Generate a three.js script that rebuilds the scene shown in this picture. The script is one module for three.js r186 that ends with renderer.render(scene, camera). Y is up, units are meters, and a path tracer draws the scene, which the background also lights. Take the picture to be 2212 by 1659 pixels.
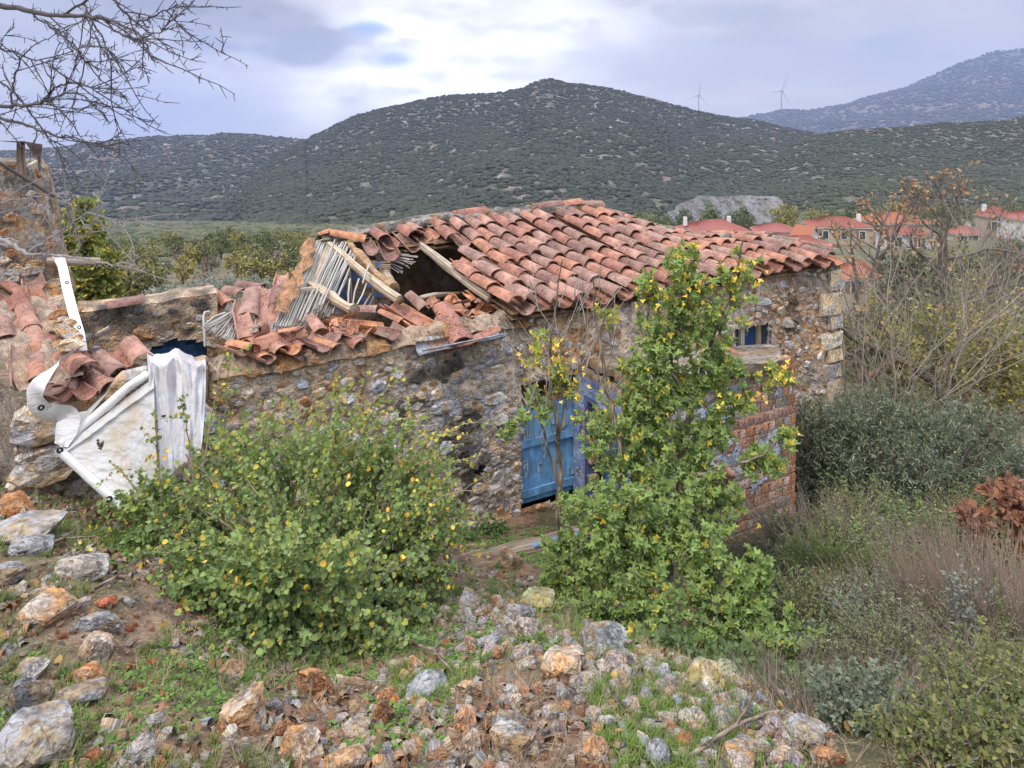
import * as THREE from 'three';
import { mergeGeometries } from 'three/addons/utils/BufferGeometryUtils.js';

// ---------------------------------------------------------------- camera, sky, sun, exposure
const W = 2212, HT = 1659, CX = 1106, HY = 265, F = 1560, EYE = 1.5;   // picture size, principal point and focal length in the same unit
const scene = new THREE.Scene();
const renderer = new THREE.WebGLRenderer({ antialias: true });
renderer.setSize(1024, 768);
renderer.toneMapping = THREE.LinearToneMapping;
renderer.toneMappingExposure = 1.5;
renderer.shadowMap.enabled = true;
const full = 2 * (HT - HY);
const camera = new THREE.PerspectiveCamera(2 * Math.atan((HT - HY) / F) * 180 / Math.PI, W / full, 0.05, 14000);
camera.position.set(0, EYE, 0);
camera.lookAt(0, EYE, -10);
camera.setViewOffset(W, full, 0, full - HT, W, HT);                     // the lens is shifted: the uprights stay upright
camera.updateProjectionMatrix();
scene.add(camera);

// ---------------------------------------------------------------- random numbers and noise
let seed_ = 12345;
const reseed = s => { seed_ = s | 0; };
function rnd() { seed_ = seed_ + 0x6D2B79F5 | 0; let t = Math.imul(seed_ ^ seed_ >>> 15, 1 | seed_); t = t + Math.imul(t ^ t >>> 7, 61 | t) ^ t; return ((t ^ t >>> 14) >>> 0) / 4294967296; }
const rr = (a, b) => a + (b - a) * rnd();
const gauss = () => (rnd() + rnd() + rnd() + rnd() - 2) * 0.866;
const pick = a => a[Math.floor(rnd() * a.length)];
const clamp = (v, a = 0, b = 1) => v < a ? a : v > b ? b : v;
const lerp = (a, b, t) => a + (b - a) * t;
const smooth = (a, b, v) => { const t = clamp((v - a) / (b - a)); return t * t * (3 - 2 * t); };
function hash3(x, y, z) { let h = Math.imul(x, 374761393) + Math.imul(y, 668265263) + Math.imul(z, 1274126177) | 0; h = Math.imul(h ^ h >>> 13, 1274126177); return ((h ^ h >>> 16) >>> 0) / 4294967296; }
function noise(x, y = 0, z = 0) {
  const i = Math.floor(x), j = Math.floor(y), k = Math.floor(z); let u = x - i, v = y - j, w = z - k;
  u = u * u * (3 - 2 * u); v = v * v * (3 - 2 * v); w = w * w * (3 - 2 * w);
  const a = lerp(lerp(hash3(i, j, k), hash3(i + 1, j, k), u), lerp(hash3(i, j + 1, k), hash3(i + 1, j + 1, k), u), v);
  const b = lerp(lerp(hash3(i, j, k + 1), hash3(i + 1, j, k + 1), u), lerp(hash3(i, j + 1, k + 1), hash3(i + 1, j + 1, k + 1), u), v);
  return lerp(a, b, w);
}
function fbm(x, y, z = 0, o = 4) { let s = 0, a = 0.5, n = 0; for (let i = 0; i < o; i++) { s += a * noise(x, y, z + i * 7.3); n += a; x *= 2.03; y *= 2.03; z *= 2.03; a *= 0.5; } return s / n; }
function pnoise(x, y, p, s) { const i = Math.floor(x), j = Math.floor(y); let u = x - i, v = y - j; u = u * u * (3 - 2 * u); v = v * v * (3 - 2 * v); const m = q => ((q % p) + p) % p;
  return lerp(lerp(hash3(m(i), m(j), s), hash3(m(i + 1), m(j), s), u), lerp(hash3(m(i), m(j + 1), s), hash3(m(i + 1), m(j + 1), s), u), v); }
function pfbm(u, v, p, s, o = 5) { let t = 0, a = 0.5, n = 0; for (let i = 0; i < o; i++) { t += a * pnoise(u * p, v * p, p, s + i); n += a; p *= 2; a *= 0.55; } return t / n; }
const srgb = (r, g, b) => { const c = new THREE.Color(); c.setRGB(r / 255, g / 255, b / 255, THREE.SRGBColorSpace); return c; };
const mix = (a, b, t) => [lerp(a[0], b[0], t), lerp(a[1], b[1], t), lerp(a[2], b[2], t)];

// ---------------------------------------------------------------- the sky: broken grey cloud, brighter where it is thin
{
  const TILT = 2.4, w = 1792, h = 896, data = new Float32Array(w * h * 4);
  const blob = (az, el, a0, e0, sa, se) => Math.exp(-(((az - a0) / sa) ** 2) - ((el - e0) / se) ** 2);
  for (let j = 0; j < h; j++) {
    const elv = ((j + 0.5) / h - 0.5) * 180, sy = Math.sin(elv * Math.PI / 180);
    for (let i = 0; i < w; i++) {
      const az = ((i + 0.5) / w - 0.5) * 360, el = elv - TILT * Math.cos(az * Math.PI / 180);                       // 0 degrees straight ahead (towards -z), positive to the right
      const dx = Math.sin(az * Math.PI / 180) * Math.cos(elv * Math.PI / 180), dz = Math.cos(az * Math.PI / 180) * Math.cos(elv * Math.PI / 180);
      if (elv < 0) { const q = 4 * (j * w + i); data[q] = 0.33; data[q + 1] = 0.38; data[q + 2] = 0.54; data[q + 3] = 1; continue; }
      // cloud noise on a sheet seen from below, squeezed towards the horizon
      const k = 1 / (0.12 + Math.max(sy, 0.0));
      const n1 = fbm(dx * k * 1.1 + 3.1, dz * k * 1.1 + 9.2, 1.5, 5), n2 = fbm(az * 0.11 + 31, el * 0.33 + 7, 4.2, 5), n3 = fbm(az * 0.32 + 3, el * 0.8, 9.1, 5);
      let base = [0.67, 0.69, 0.76];                                // thin pale blue-grey cloud
      base = mix(base, [0.86, 0.86, 0.90], smooth(0.42, 0.72, n1) * 0.7);
      base = mix(base, [0.42, 0.485, 0.70], smooth(0.5, 0.66, n2) * 0.35 * smooth(2, 6, el));
      // the thin, bright part of the cloud in front of the sun
      const glow = clamp(blob(az, el, -7, 3.6, 11, 4.4) * 1.05 + blob(az, el, -14, 7.4, 7, 2.2) * 0.55 + blob(az, el, 4, 8.5, 8, 2.5) * 0.45);
      base = mix(base, [2.0, 1.97, 1.90], clamp(glow * (0.5 + 1.5 * (n3 - 0.35)) * 1.15));
      // the grey clouds beside it
      const n5 = fbm(az * 0.21 + 8, el * 0.62 + 3, 2.2, 6), band = smooth(0.47, 0.60, n5);
      base = mix(base, [0.39, 0.42, 0.52], band * blob(az, el, -20, 7.2, 12, 3.2) * 0.9 + band * blob(az, el, 14, 8, 16, 3) * 0.35);
      const dark = blob(az, el, -18.5, 7.6, 5.5, 2.1) * 0.95 + blob(az, el, -16, 5.4, 3.4, 1.25) * 1.0 + blob(az, el, -25, 8.4, 6, 1.4) * 0.6 + blob(az, el, 10, 9.2, 8, 1.4) * 0.3;
      base = mix(base, [0.33, 0.36, 0.46], clamp(1.45 * dark * (0.35 + 1.35 * (n3 - 0.12))) * 0.85);
      // small holes of blue
      const hole = blob(az, el, -11.4, 7.2, 1.6, 0.8) + blob(az, el, -9.6, 4.9, 1.9, 0.7) + blob(az, el, -20, 10.5, 2, 0.8);
      base = mix(base, [0.40, 0.60, 0.95], clamp(hole * (n3 - 0.3) * 3.2) * 0.8);
      // low veil to the west
      base = mix(base, [0.49, 0.57, 0.83], blob(az, el, -27, 0.5, 11, 3.0) * 0.75);
      const lift = 0.66 + 1.55 * smooth(0.12, 0.9, sy);  // an overcast sky is about three times as bright overhead as at the horizon
      const q = 4 * (j * w + ((i - w / 4 + w) % w));                 // straight ahead (-z) lies a quarter of the way round the map
      data[q] = base[0] * lift; data[q + 1] = base[1] * lift; data[q + 2] = base[2] * lift; data[q + 3] = 1;
    }
  }
  const t = new THREE.DataTexture(data, w, h, THREE.RGBAFormat, THREE.FloatType);
  t.mapping = THREE.EquirectangularReflectionMapping; t.magFilter = t.minFilter = THREE.LinearFilter; t.needsUpdate = true;
  scene.background = t; scene.environment = t;
  scene.backgroundRotation.x = scene.environmentRotation.x = -1 * TILT * Math.PI / 180;   // the far skyline lies a little below eye level, and the sky reaches down to it
}
const sun = new THREE.DirectionalLight(0xfff1dd, 1.5);
sun.position.set(-17, 38, 13);                                     // high behind the thin cloud, a little to one side of the view
sun.target.position.set(0, 0, -8); scene.add(sun, sun.target);
sun.castShadow = true; sun.shadow.radius = 22; sun.shadow.mapSize.set(2048, 2048);
Object.assign(sun.shadow.camera, { left: -20, right: 20, top: 20, bottom: -20, near: 1, far: 120 });
scene.fog = new THREE.FogExp2(0xa2b1dc, 0.00012);

// ---------------------------------------------------------------- places: a picture point at a distance, and the house's own axes
const P = (x, y, Z) => new THREE.Vector3((x - CX) * Z / F, EYE - (y - HY) * Z / F, -Z);
const K = 0.8, Z0 = 6.8, X0 = (1130 - CX) * Z0 / F, BASE = 3.66, TH = 29 * Math.PI / 180;   // the front wall runs 29 degrees off the picture plane
const UX = Math.cos(TH), UZ = Math.sin(TH);
// local house point (s along the wall, height above its foot, -w outwards) under a picture point, w metres behind the front wall
function L(x, y, w = 0) {
  const r = (x - CX) / F, ax = X0 - UZ * w, az = Z0 + UX * w;
  const s = (r * az - ax) / (UX - r * UZ), Z = az + UZ * s;
  return new THREE.Vector3(s, BASE - (y - HY) * Z / F, -w);
}
const houseWorld = v => new THREE.Vector3(X0 + UX * v.x + UZ * v.z, EYE - BASE + v.y, -(Z0 + UZ * v.x - UX * v.z));
const toPic = v => [CX + F * v.x / -v.z, HY + F * (EYE - v.y) / -v.z];
const inPoly = (x, y, p) => { let c = false; for (let i = 0, j = p.length - 1; i < p.length; j = i++) if ((p[i][1] > y) !== (p[j][1] > y) && x < (p[j][0] - p[i][0]) * (y - p[i][1]) / (p[j][1] - p[i][1]) + p[i][0]) c = !c; return c; };

// ---------------------------------------------------------------- naming
const taken = {};
function numbered(n) { const k = taken[n] = (taken[n] ?? -1) + 1; return k ? n + '_' + String(k).padStart(3, '0') : n; }
function tag(o, label, category, group, kind) { o.userData.label = label; if (category) o.userData.category = category; if (group) o.userData.group = group; if (kind) o.userData.kind = kind; return o; }
function shadows(o) { o.castShadow = o.receiveShadow = true; return o; }
function mesh(name, geo, mat, parent) { const m = shadows(new THREE.Mesh(geo, mat)); m.name = parent ? name : numbered(name); (parent ?? scene).add(m); return m; }
function thing(name, label, category, pos, turn = 0, group) { const g = new THREE.Group(); g.name = numbered(name); if (pos) g.position.copy(pos); g.rotation.y = turn; scene.add(g); return tag(g, label, category, group); }
function structure(name, geo, mat) { const m = mesh(name, geo, mat); m.userData.kind = 'structure'; return m; }

// ---------------------------------------------------------------- geometry builder
class MB {
  constructor() { this.p = []; this.c = []; this.u = []; this.i = []; }
  get n() { return this.p.length / 3; }
  v(x, y, z, c, u = 0, w = 0) { this.p.push(x, y, z); this.c.push(c[0], c[1], c[2]); this.u.push(u, w); return this.p.length / 3 - 1; }
  t(a, b, c) { this.i.push(a, b, c); }
  q(a, b, c, d) { this.i.push(a, b, c, a, c, d); }
  tube(pts, r0, r1, c, sides = 5, wob = 0) {                         // a tapering limb through points
    let ref = new THREE.Vector3(0.31, 0.2, 0.93), L0 = 0; const N = pts.length, rings = [];
    for (let k = 0; k < N; k++) {
      const d = new THREE.Vector3().subVectors(pts[Math.min(k + 1, N - 1)], pts[Math.max(k - 1, 0)]).normalize();
      const a = new THREE.Vector3().crossVectors(d, ref); if (a.lengthSq() < 1e-4) a.set(1, 0, 0); a.normalize(); const b = new THREE.Vector3().crossVectors(d, a);
      const r = lerp(r0, r1, k / (N - 1)) * (1 + wob * (rnd() - 0.5)); if (k) L0 += pts[k].distanceTo(pts[k - 1]); const ring = [];
      for (let s = 0; s <= sides; s++) { const t = s / sides * 6.2832, x = Math.cos(t) * r, y = Math.sin(t) * r; ring.push(this.v(pts[k].x + a.x * x + b.x * y, pts[k].y + a.y * x + b.y * y, pts[k].z + a.z * x + b.z * y, c, s / sides * 6.28 * r0, L0)); }
      rings.push(ring);
    }
    for (let k = 0; k < N - 1; k++) for (let s = 0; s < sides; s++) this.q(rings[k][s], rings[k + 1][s], rings[k + 1][s + 1], rings[k][s + 1]);
    for (const [ring, f] of [[rings[0], 1], [rings[N - 1], 0]]) for (let s = 1; s < sides - 1; s++) f ? this.t(ring[0], ring[s], ring[s + 1]) : this.t(ring[0], ring[s + 1], ring[s]);
  }
  leaf(o, d, nrm, len, wid, c, kind = 0) {                           // o stalk end, d along the leaf, nrm its face
    const s = new THREE.Vector3().crossVectors(d, nrm).normalize(), f = len * 0.18;
    const at = (a, b, e) => this.v(o.x + d.x * a * len + s.x * b * wid + nrm.x * e * f, o.y + d.y * a * len + s.y * b * wid + nrm.y * e * f, o.z + d.z * a * len + s.z * b * wid + nrm.z * e * f, c, a, b);
    if (kind === 0) { const a = at(0, 0, 0), b = at(0.42, 0.5, 1), e = at(1, 0, 0.3), g = at(0.42, -0.5, 1); this.t(a, b, e); this.t(a, e, g); }
    else if (kind === 1) { const m = at(0.3, 0, -0.2), k = [[0, 0.04, 0], [0.12, 0.42, .7], [0.5, 0.52, 1], [0.85, 0.28, .7], [1, 0, .2], [0.85, -0.28, .7], [0.5, -0.52, 1], [0.12, -0.42, .7]].map(q => at(...q)); for (let j = 0; j < 8; j++) this.t(m, k[j], k[(j + 1) % 8]); }
    else { const m = at(0.28, 0, -0.2), k = [[0, 0, 0], [0.16, 0.6, 1], [0.45, 0.5, .8], [0.42, 0.22, .3], [0.95, 0.18, .5], [1, -0.1, .3], [0.42, -0.22, .3], [0.45, -0.5, .8], [0.16, -0.6, 1]].map(q => at(...q)); for (let j = 0; j < 9; j++) this.t(m, k[j], k[(j + 1) % 9]); }
  }
  box(cx, cy, cz, x, y, z, c, jit = 0) {
    const j = () => (rnd() - 0.5) * jit, P8 = []; for (const sx of [-1, 1]) for (const sy of [-1, 1]) for (const sz of [-1, 1]) P8.push([cx + sx * x / 2 + j(), cy + sy * y / 2 + j(), cz + sz * z / 2 + j()]);
    for (const [a, b, d, e] of [[0, 1, 3, 2], [4, 6, 7, 5], [0, 4, 5, 1], [2, 3, 7, 6], [0, 2, 6, 4], [1, 5, 7, 3]]) { const o = [a, b, d, e].map(k => P8[k]), l1 = Math.hypot(o[1][0] - o[0][0], o[1][1] - o[0][1], o[1][2] - o[0][2]), l2 = Math.hypot(o[3][0] - o[0][0], o[3][1] - o[0][1], o[3][2] - o[0][2]); const uo = rnd() * 3, ids = [[0, 0], [l1, 0], [l1, l2], [0, l2]].map((uv, k) => this.v(...o[k], c, uv[0] + uo, uv[1] + uo)); this.q(...ids); }
  }
  geo(flat = false) {
    let g = new THREE.BufferGeometry(); g.setAttribute('position', new THREE.Float32BufferAttribute(this.p, 3)); g.setAttribute('color', new THREE.Float32BufferAttribute(this.c, 3)); g.setAttribute('uv', new THREE.Float32BufferAttribute(this.u, 2)); g.setIndex(this.i);
    if (flat) g = g.toNonIndexed(); g.computeVertexNormals(); return g;
  }
}
const V = (x, y, z) => new THREE.Vector3(x, y, z);
const randDir = () => { const z = rr(-1, 1), a = rr(0, 6.2832), r = Math.sqrt(1 - z * z); return V(r * Math.cos(a), z, r * Math.sin(a)); };

// ---------------------------------------------------------------- textures (what surfaces are made of)
const NORM = 1 / 0.66;                                              // textures are levelled to one mean, so that colours stay what they say
function tex(n, fn, color = true) {
  const d = new Uint8Array(n * n * 4), f = new Float32Array(n * n * 3); let sum = 0; const lin = v => Math.pow(clamp(v), 2.2);
  for (let j = 0; j < n; j++) for (let i = 0; i < n; i++) { const c = fn(i / n, j / n), q = 3 * (j * n + i); f[q] = c[0]; f[q + 1] = c[1]; f[q + 2] = c[2]; sum += lin(c[0]) * 0.3 + lin(c[1]) * 0.6 + lin(c[2]) * 0.1; }
  const k = color ? Math.pow(0.66 / (sum / (n * n)), 1 / 2.2) : 1;
  for (let q = 0; q < n * n; q++) { for (let e = 0; e < 3; e++) d[4 * q + e] = clamp(f[3 * q + e] * k) * 255; d[4 * q + 3] = 255; }
  const t = new THREE.DataTexture(d, n, n); t.wrapS = t.wrapT = THREE.RepeatWrapping; t.magFilter = THREE.LinearFilter; t.minFilter = THREE.LinearMipmapLinearFilter; t.generateMipmaps = true; if (color) t.colorSpace = THREE.SRGBColorSpace; t.needsUpdate = true; return t;
}
const rep = (t, x, y) => { const c = t.clone(); c.repeat.set(x, y ?? x); c.needsUpdate = true; return c; };
const g3 = v => [v, v, v];
const grainTex = tex(512, (u, v) => { const a = pfbm(u, v, 8, 3, 6), b = pnoise(u * 128, v * 128, 128, 17); return g3(0.62 + 0.55 * (a - 0.5) + 0.3 * (b - 0.35)); });
const bumpTex = tex(512, (u, v) => { const a = pfbm(u, v, 6, 23, 6), r = 1 - Math.abs(2 * pfbm(u, v, 10, 41, 5) - 1); return g3(0.6 * a + 0.4 * r * r); }, false);
const rockTex = tex(512, (u, v) => { const a = pfbm(u, v, 6, 51, 6), b = pfbm(u, v, 24, 57, 4), cr = Math.abs(2 * pfbm(u, v, 5, 71, 5) - 1); let c = 0.66 + 0.5 * (a - 0.5) + 0.45 * (b - 0.5); c *= 0.72 + 0.28 * smooth(0.0, 0.07, cr); const o = smooth(0.55, 0.7, pfbm(u, v, 4, 91, 5)); return [c, c * lerp(1, 0.88, o), c * lerp(1, 0.72, o)]; });
const tileTex = tex(512, (u, v) => {
  const a = pfbm(u, v, 6, 101, 6), sp = pnoise(u * 64, v * 64, 64, 107) * 0.6 + pnoise(u * 128, v * 128, 128, 109) * 0.4, pt = pfbm(u, v, 5, 113, 5);
  let c = [0.80 + 0.3 * (a - 0.5), 0.80 + 0.3 * (a - 0.5), 0.80 + 0.3 * (a - 0.5)];
  c = mix(c, [0.42, 0.38, 0.38], smooth(0.45, 0.68, sp) * smooth(0.38, 0.6, pt) * 0.95);      // black lichen specks
  c = mix(c, [0.98, 0.99, 1.0], smooth(0.66, 0.8, 1 - sp) * smooth(0.5, 0.4, pt) * 0.55);       // pale crusts
  return c;
});
const woodTex = tex(512, (u, v) => { const f = pnoise(u * 96, v * 4, 96, 131) * 0.6 + pnoise(u * 32, v * 2, 32, 133) * 0.4, k = pfbm(u, v, 8, 139, 4); const c = 0.5 + 0.55 * (f - 0.35) + 0.25 * (k - 0.5); return [c, c * 0.96, c * 0.9]; });
const barkTex = tex(512, (u, v) => { const f = 1 - Math.abs(2 * pnoise(u * 20 + pfbm(u, v, 8, 3) * 2, v * 5, 20, 151) - 1), k = pfbm(u, v, 12, 157, 5); const c = 0.35 + 0.4 * f + 0.5 * (k - 0.5); return [c, c * 0.97, c * 0.92]; });
const plasterTex = tex(512, (u, v) => { const a = pfbm(u, v, 5, 171, 6), b = pnoise(u * 40, v * 9, 40, 173), p = smooth(0.5, 0.62, pfbm(u, v, 6, 179, 5)); const c = 0.8 + 0.35 * (a - 0.5) + 0.12 * (b - 0.5); return mix(g3(c), [c * 1.08, c * 1.1, c * 1.12], p); });
const soilTex = tex(512, (u, v) => { const a = pfbm(u, v, 10, 191, 6), b = pnoise(u * 90, v * 90, 90, 193), s = smooth(0.72, 0.82, b); const c = 0.55 + 0.6 * (a - 0.5); return mix([c, c, c], [0.95, 0.92, 0.88], s * 0.6); });

const std = (o) => new THREE.MeshStandardMaterial({ roughness: 0.95, metalness: 0, vertexColors: true, side: THREE.DoubleSide, ...(o.map ? { color: new THREE.Color(NORM, NORM, NORM) } : {}), ...o });
const M = {
  leaf: new THREE.MeshPhysicalMaterial({ roughness: 1, vertexColors: true, side: THREE.DoubleSide, transmission: 0.3, thickness: 0 }), needle: std({ roughness: 0.8 }), plain: std({}),
  rock: std({ map: rep(rockTex, 2.2), bumpMap: rep(bumpTex, 2.5), bumpScale: 0.03 }),
  wallstone: std({ map: rep(rockTex, 2.6), bumpMap: rep(bumpTex, 4), bumpScale: 0.02 }),
  mortar: std({ map: rep(grainTex, 1.5), bumpMap: rep(bumpTex, 3), bumpScale: 0.03 }),
  bark: std({ map: rep(barkTex, 4, 1.5), bumpMap: rep(barkTex, 4, 1.5), bumpScale: 0.012 }),
  twig: std({}),
  wood: std({ map: rep(woodTex, 2, 0.8), bumpMap: rep(woodTex, 2, 0.8), bumpScale: 0.006 }),
  soil: std({ map: rep(soilTex, 1.1), bumpMap: rep(bumpTex, 2.2), bumpScale: 0.03 }),
  hill: std({ map: rep(grainTex, 0.02), }),
  blue: std({ map: rep(plasterTex, 1.3), roughness: 0.7, bumpMap: rep(bumpTex, 3), bumpScale: 0.004 }),
  concrete: std({ map: rep(rockTex, 1.4), bumpMap: rep(bumpTex, 4), bumpScale: 0.02 }),
  tarp: std({ roughness: 0.6, bumpMap: rep(bumpTex, 1.6), bumpScale: 0.008 }),
  metal: std({ metalness: 0.6, roughness: 0.5, map: rep(grainTex, 3) }),
  dark2: new THREE.MeshStandardMaterial({ color: 0x1a1d2c, roughness: 0.35, side: THREE.DoubleSide }),
  dark: new THREE.MeshStandardMaterial({ color: 0x1c1c1e, roughness: 0.6 }),
  rust: std({ roughness: 0.9, map: rep(grainTex, 5) }),
};
const tileTones = [[0.39, 0.195, 0.14], [0.32, 0.155, 0.115], [0.42, 0.235, 0.18], [0.25, 0.145, 0.12], [0.41, 0.20, 0.13], [0.35, 0.215, 0.175], [0.30, 0.185, 0.15]];
const tileMats = tileTones.map((t, k) => new THREE.MeshStandardMaterial({ color: new THREE.Color(...t).multiplyScalar(NORM * 0.92), map: rep(tileTex, 2.2), bumpMap: rep(bumpTex, 6), bumpScale: 0.006, roughness: 0.92, side: THREE.DoubleSide }));
const freshMat = new THREE.MeshStandardMaterial({ color: new THREE.Color(0.46, 0.21, 0.11).multiplyScalar(NORM), map: rep(grainTex, 2), bumpMap: rep(bumpTex, 5), bumpScale: 0.004, roughness: 0.9, side: THREE.DoubleSide });
const glass = new THREE.MeshPhysicalMaterial({ color: 0xffffff, roughness: 0.06, transmission: 1, thickness: 0, ior: 1.5 });
// ================================================================ the land
// depth of the ground below the eye, from sighted points (picture x, picture y, distance), smoothly joined
const sights = [];
for (const x of [-900, -300, 300, 900, 1500, 2100, 2700, 3300]) sights.push([x, 577 + 2340 / 2.1, 2.1], [x, 577 + 2340 / 1.2, 1.2], [x, 577 + 2340 / 0.5, 0.5]);
sights.push([-700, 1245, 3.5], [-700, 1060, 4.9], [0, 1428, 2.75], [0, 1245, 3.5], [0, 1150, 4.1], [0, 1062, 4.9], [420, 1400, 3.15], [450, 1250, 4.2], [620, 1480, 3.1], [620, 1300, 4.5], [850, 1460, 3.15], [850, 1290, 4.5], [1000, 1430, 3.2], [300, 1300, 3.4], [250, 1098, 5.1], [600, 1128, 5.75], [800, 1135, 6.1],
  [1000, 1140, 6.5], [1130, 1108, 6.8], [1250, 1110, 6.9], [1000, 1290, 4.2], [1150, 1330, 3.9], [1300, 1370, 3.5], [1450, 1420, 3.25], [1560, 1462, 3.0], [1690, 1590, 2.5],
  [1080, 1235, 5.4], [1350, 1330, 4.9], [1400, 1418, 4.3], [1600, 1480, 3.6], [1750, 1560, 3.0], [1540, 1240, 6.2], [1712, 1125, 7.1], [1800, 1130, 8.2], [1900, 1450, 3.6], [2000, 1260, 5.5], [2260, 1260, 5.5], [2260, 1500, 3.2], [2800, 1450, 3.4],
  [2000, 1150, 7.5], [2260, 1010, 10], [2260, 860, 15], [2000, 760, 25], [1900, 640, 55], [2260, 590, 70], [2900, 900, 12],
  [1600, 900, 12], [1130, 900, 11], [600, 880, 10], [0, 850, 9], [-700, 850, 9], [300, 690, 22], [-300, 690, 22], [300, 620, 45], [700, 640, 40], [1500, 600, 60], [400, 560, 85], [650, 548, 95], [-400, 560, 90],
  [1500, 515, 135], [1800, 520, 125], [2150, 512, 125], [2800, 500, 130], [1000, 520, 160], [300, 523, 200], [600, 520, 200], [-500, 520, 220], [2000, 470, 300], [1200, 490, 320], [300, 490, 420], [2700, 450, 350], [-600, 470, 420], [1700, 470, 380]);
const gq = (x, Z) => [clamp(x, -900, 3300) / 420, Math.log(Z) * 2.1];
const gp = sights.map(([x, y, Z]) => [...gq(x, Z), (y - HY) / F]);     // the tangent of the angle below the horizon varies smoothly
let gw;
{
  const n = gp.length, N = n + 3, A = Array.from({ length: N }, () => new Float64Array(N + 1));
  const U = (a, b) => { const d = (a[0] - b[0]) ** 2 + (a[1] - b[1]) ** 2; return d > 0 ? d * Math.log(d) * 0.5 : 0; };
  for (let i = 0; i < n; i++) { for (let j = 0; j < n; j++) A[i][j] = U(gp[i], gp[j]) + (i === j ? 0.02 : 0); A[i][n] = A[n][i] = 1; A[i][n + 1] = A[n + 1][i] = gp[i][0]; A[i][n + 2] = A[n + 2][i] = gp[i][1]; A[i][N] = gp[i][2] * Math.exp(gp[i][1] / 2.1); }
  for (let i = 0; i < n; i++) A[i][N] = Math.log(A[i][N]);
  for (let c = 0; c < N; c++) { let p = c; for (let r = c; r < N; r++) if (Math.abs(A[r][c]) > Math.abs(A[p][c])) p = r; [A[c], A[p]] = [A[p], A[c]]; for (let r = 0; r < N; r++) if (r !== c) { const f = A[r][c] / A[c][c]; if (f) for (let k = c; k <= N; k++) A[r][k] -= f * A[c][k]; } }
  gw = A.map((r, i) => r[N] / r[i]);
}
function groundDrop(X, Z) {
  Z = Math.max(Z, 0.4); const q = gq(CX + F * X / Z, Z), n = gp.length; let s = gw[n] + gw[n + 1] * q[0] + gw[n + 2] * q[1];
  for (let i = 0; i < n; i++) { const d = (q[0] - gp[i][0]) ** 2 + (q[1] - gp[i][1]) ** 2; if (d > 0) s += gw[i] * d * Math.log(d) * 0.5; }
  return Math.exp(s);
}
const lumps = (X, Z) => 0.10 * (fbm(X * 1.3 + 5, Z * 1.3, 2, 3) - 0.5) + 0.05 * (fbm(X * 6, Z * 6, 8, 3) - 0.5) * smooth(40, 8, Z) + 1.2 * smooth(20, 80, Z) * (fbm(X * 0.06, Z * 0.06, 1, 3) - 0.5);
const groundY = (X, Z) => EYE - groundDrop(X, Z) + lumps(X, Z);
function groundHit(x, y) {                                            // where the line of sight meets the ground
  let a = 1.2, b; const dir = (y - HY) / F;
  for (let Z = 1.2; Z < 400; Z *= 1.02) { if (EYE - dir * Z < groundY((x - CX) / F * Z, Z)) { b = Z; break; } a = Z; }
  if (!b) b = a; const Z = (a + b) / 2, X = (x - CX) / F * Z; return V(X, groundY(X, Z), -Z);
}
{
  const NA = 340, m = new MB(), Zs = [-60, -20, -8, -3, -1, -0.2]; for (let Z = 0.3; Z < 520; Z *= 1.0175) Zs.push(Z);
  for (const Z of Zs) for (let i = 0; i <= NA; i++) {
    const a = (i / NA - 0.5) * 4.6, X = a * (Z < 0 ? 1.2 - Z * 0.9 : Math.max(Z, 1.2)), y = groundY(X, Z), n = fbm(X * 1.7, Z * 1.7, 3, 4), n2 = fbm(X * 7, Z * 7, 5, 3), n4 = fbm(X * 0.5 + 4, Z * 0.5, 9, 3);
    let c = mix([0.145, 0.092, 0.062], [0.25, 0.175, 0.12], n2);
    c = mix(c, [0.26, 0.145, 0.085], smooth(0.5, 0.7, n) * 0.5);
    c = mix(c, [0.065, 0.085, 0.028], smooth(0.45, 0.62, fbm(X * 2.6 + 9, Z * 2.6, 7, 4)) * 0.7);
    if (Z > 9) c = mix(c, mix([0.10, 0.10, 0.055], [0.19, 0.15, 0.10], n4), smooth(9, 20, Z));
    if (Z > 60 && X > 15) c = mix(c, [0.085, 0.12, 0.04], smooth(0.45, 0.6, n4) * 0.5);
    if (Z > 100) c = mix(c, mix([0.055, 0.062, 0.036], [0.10, 0.095, 0.06], n4), smooth(100, 150, Z) * (X > 20 && Z < 170 ? 0.3 : 0.9));
    m.v(X, y, -Z, c, X, Z);
  }
  for (let j = 0; j < Zs.length - 1; j++) for (let i = 0; i < NA; i++) { const k = j * (NA + 1) + i; m.q(k, k + 1, k + NA + 2, k + NA + 1); }
  tag(structure('ground', m.geo(), M.soil), 'reddish stony slope falling towards the ruined house', 'ground');
}

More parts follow.
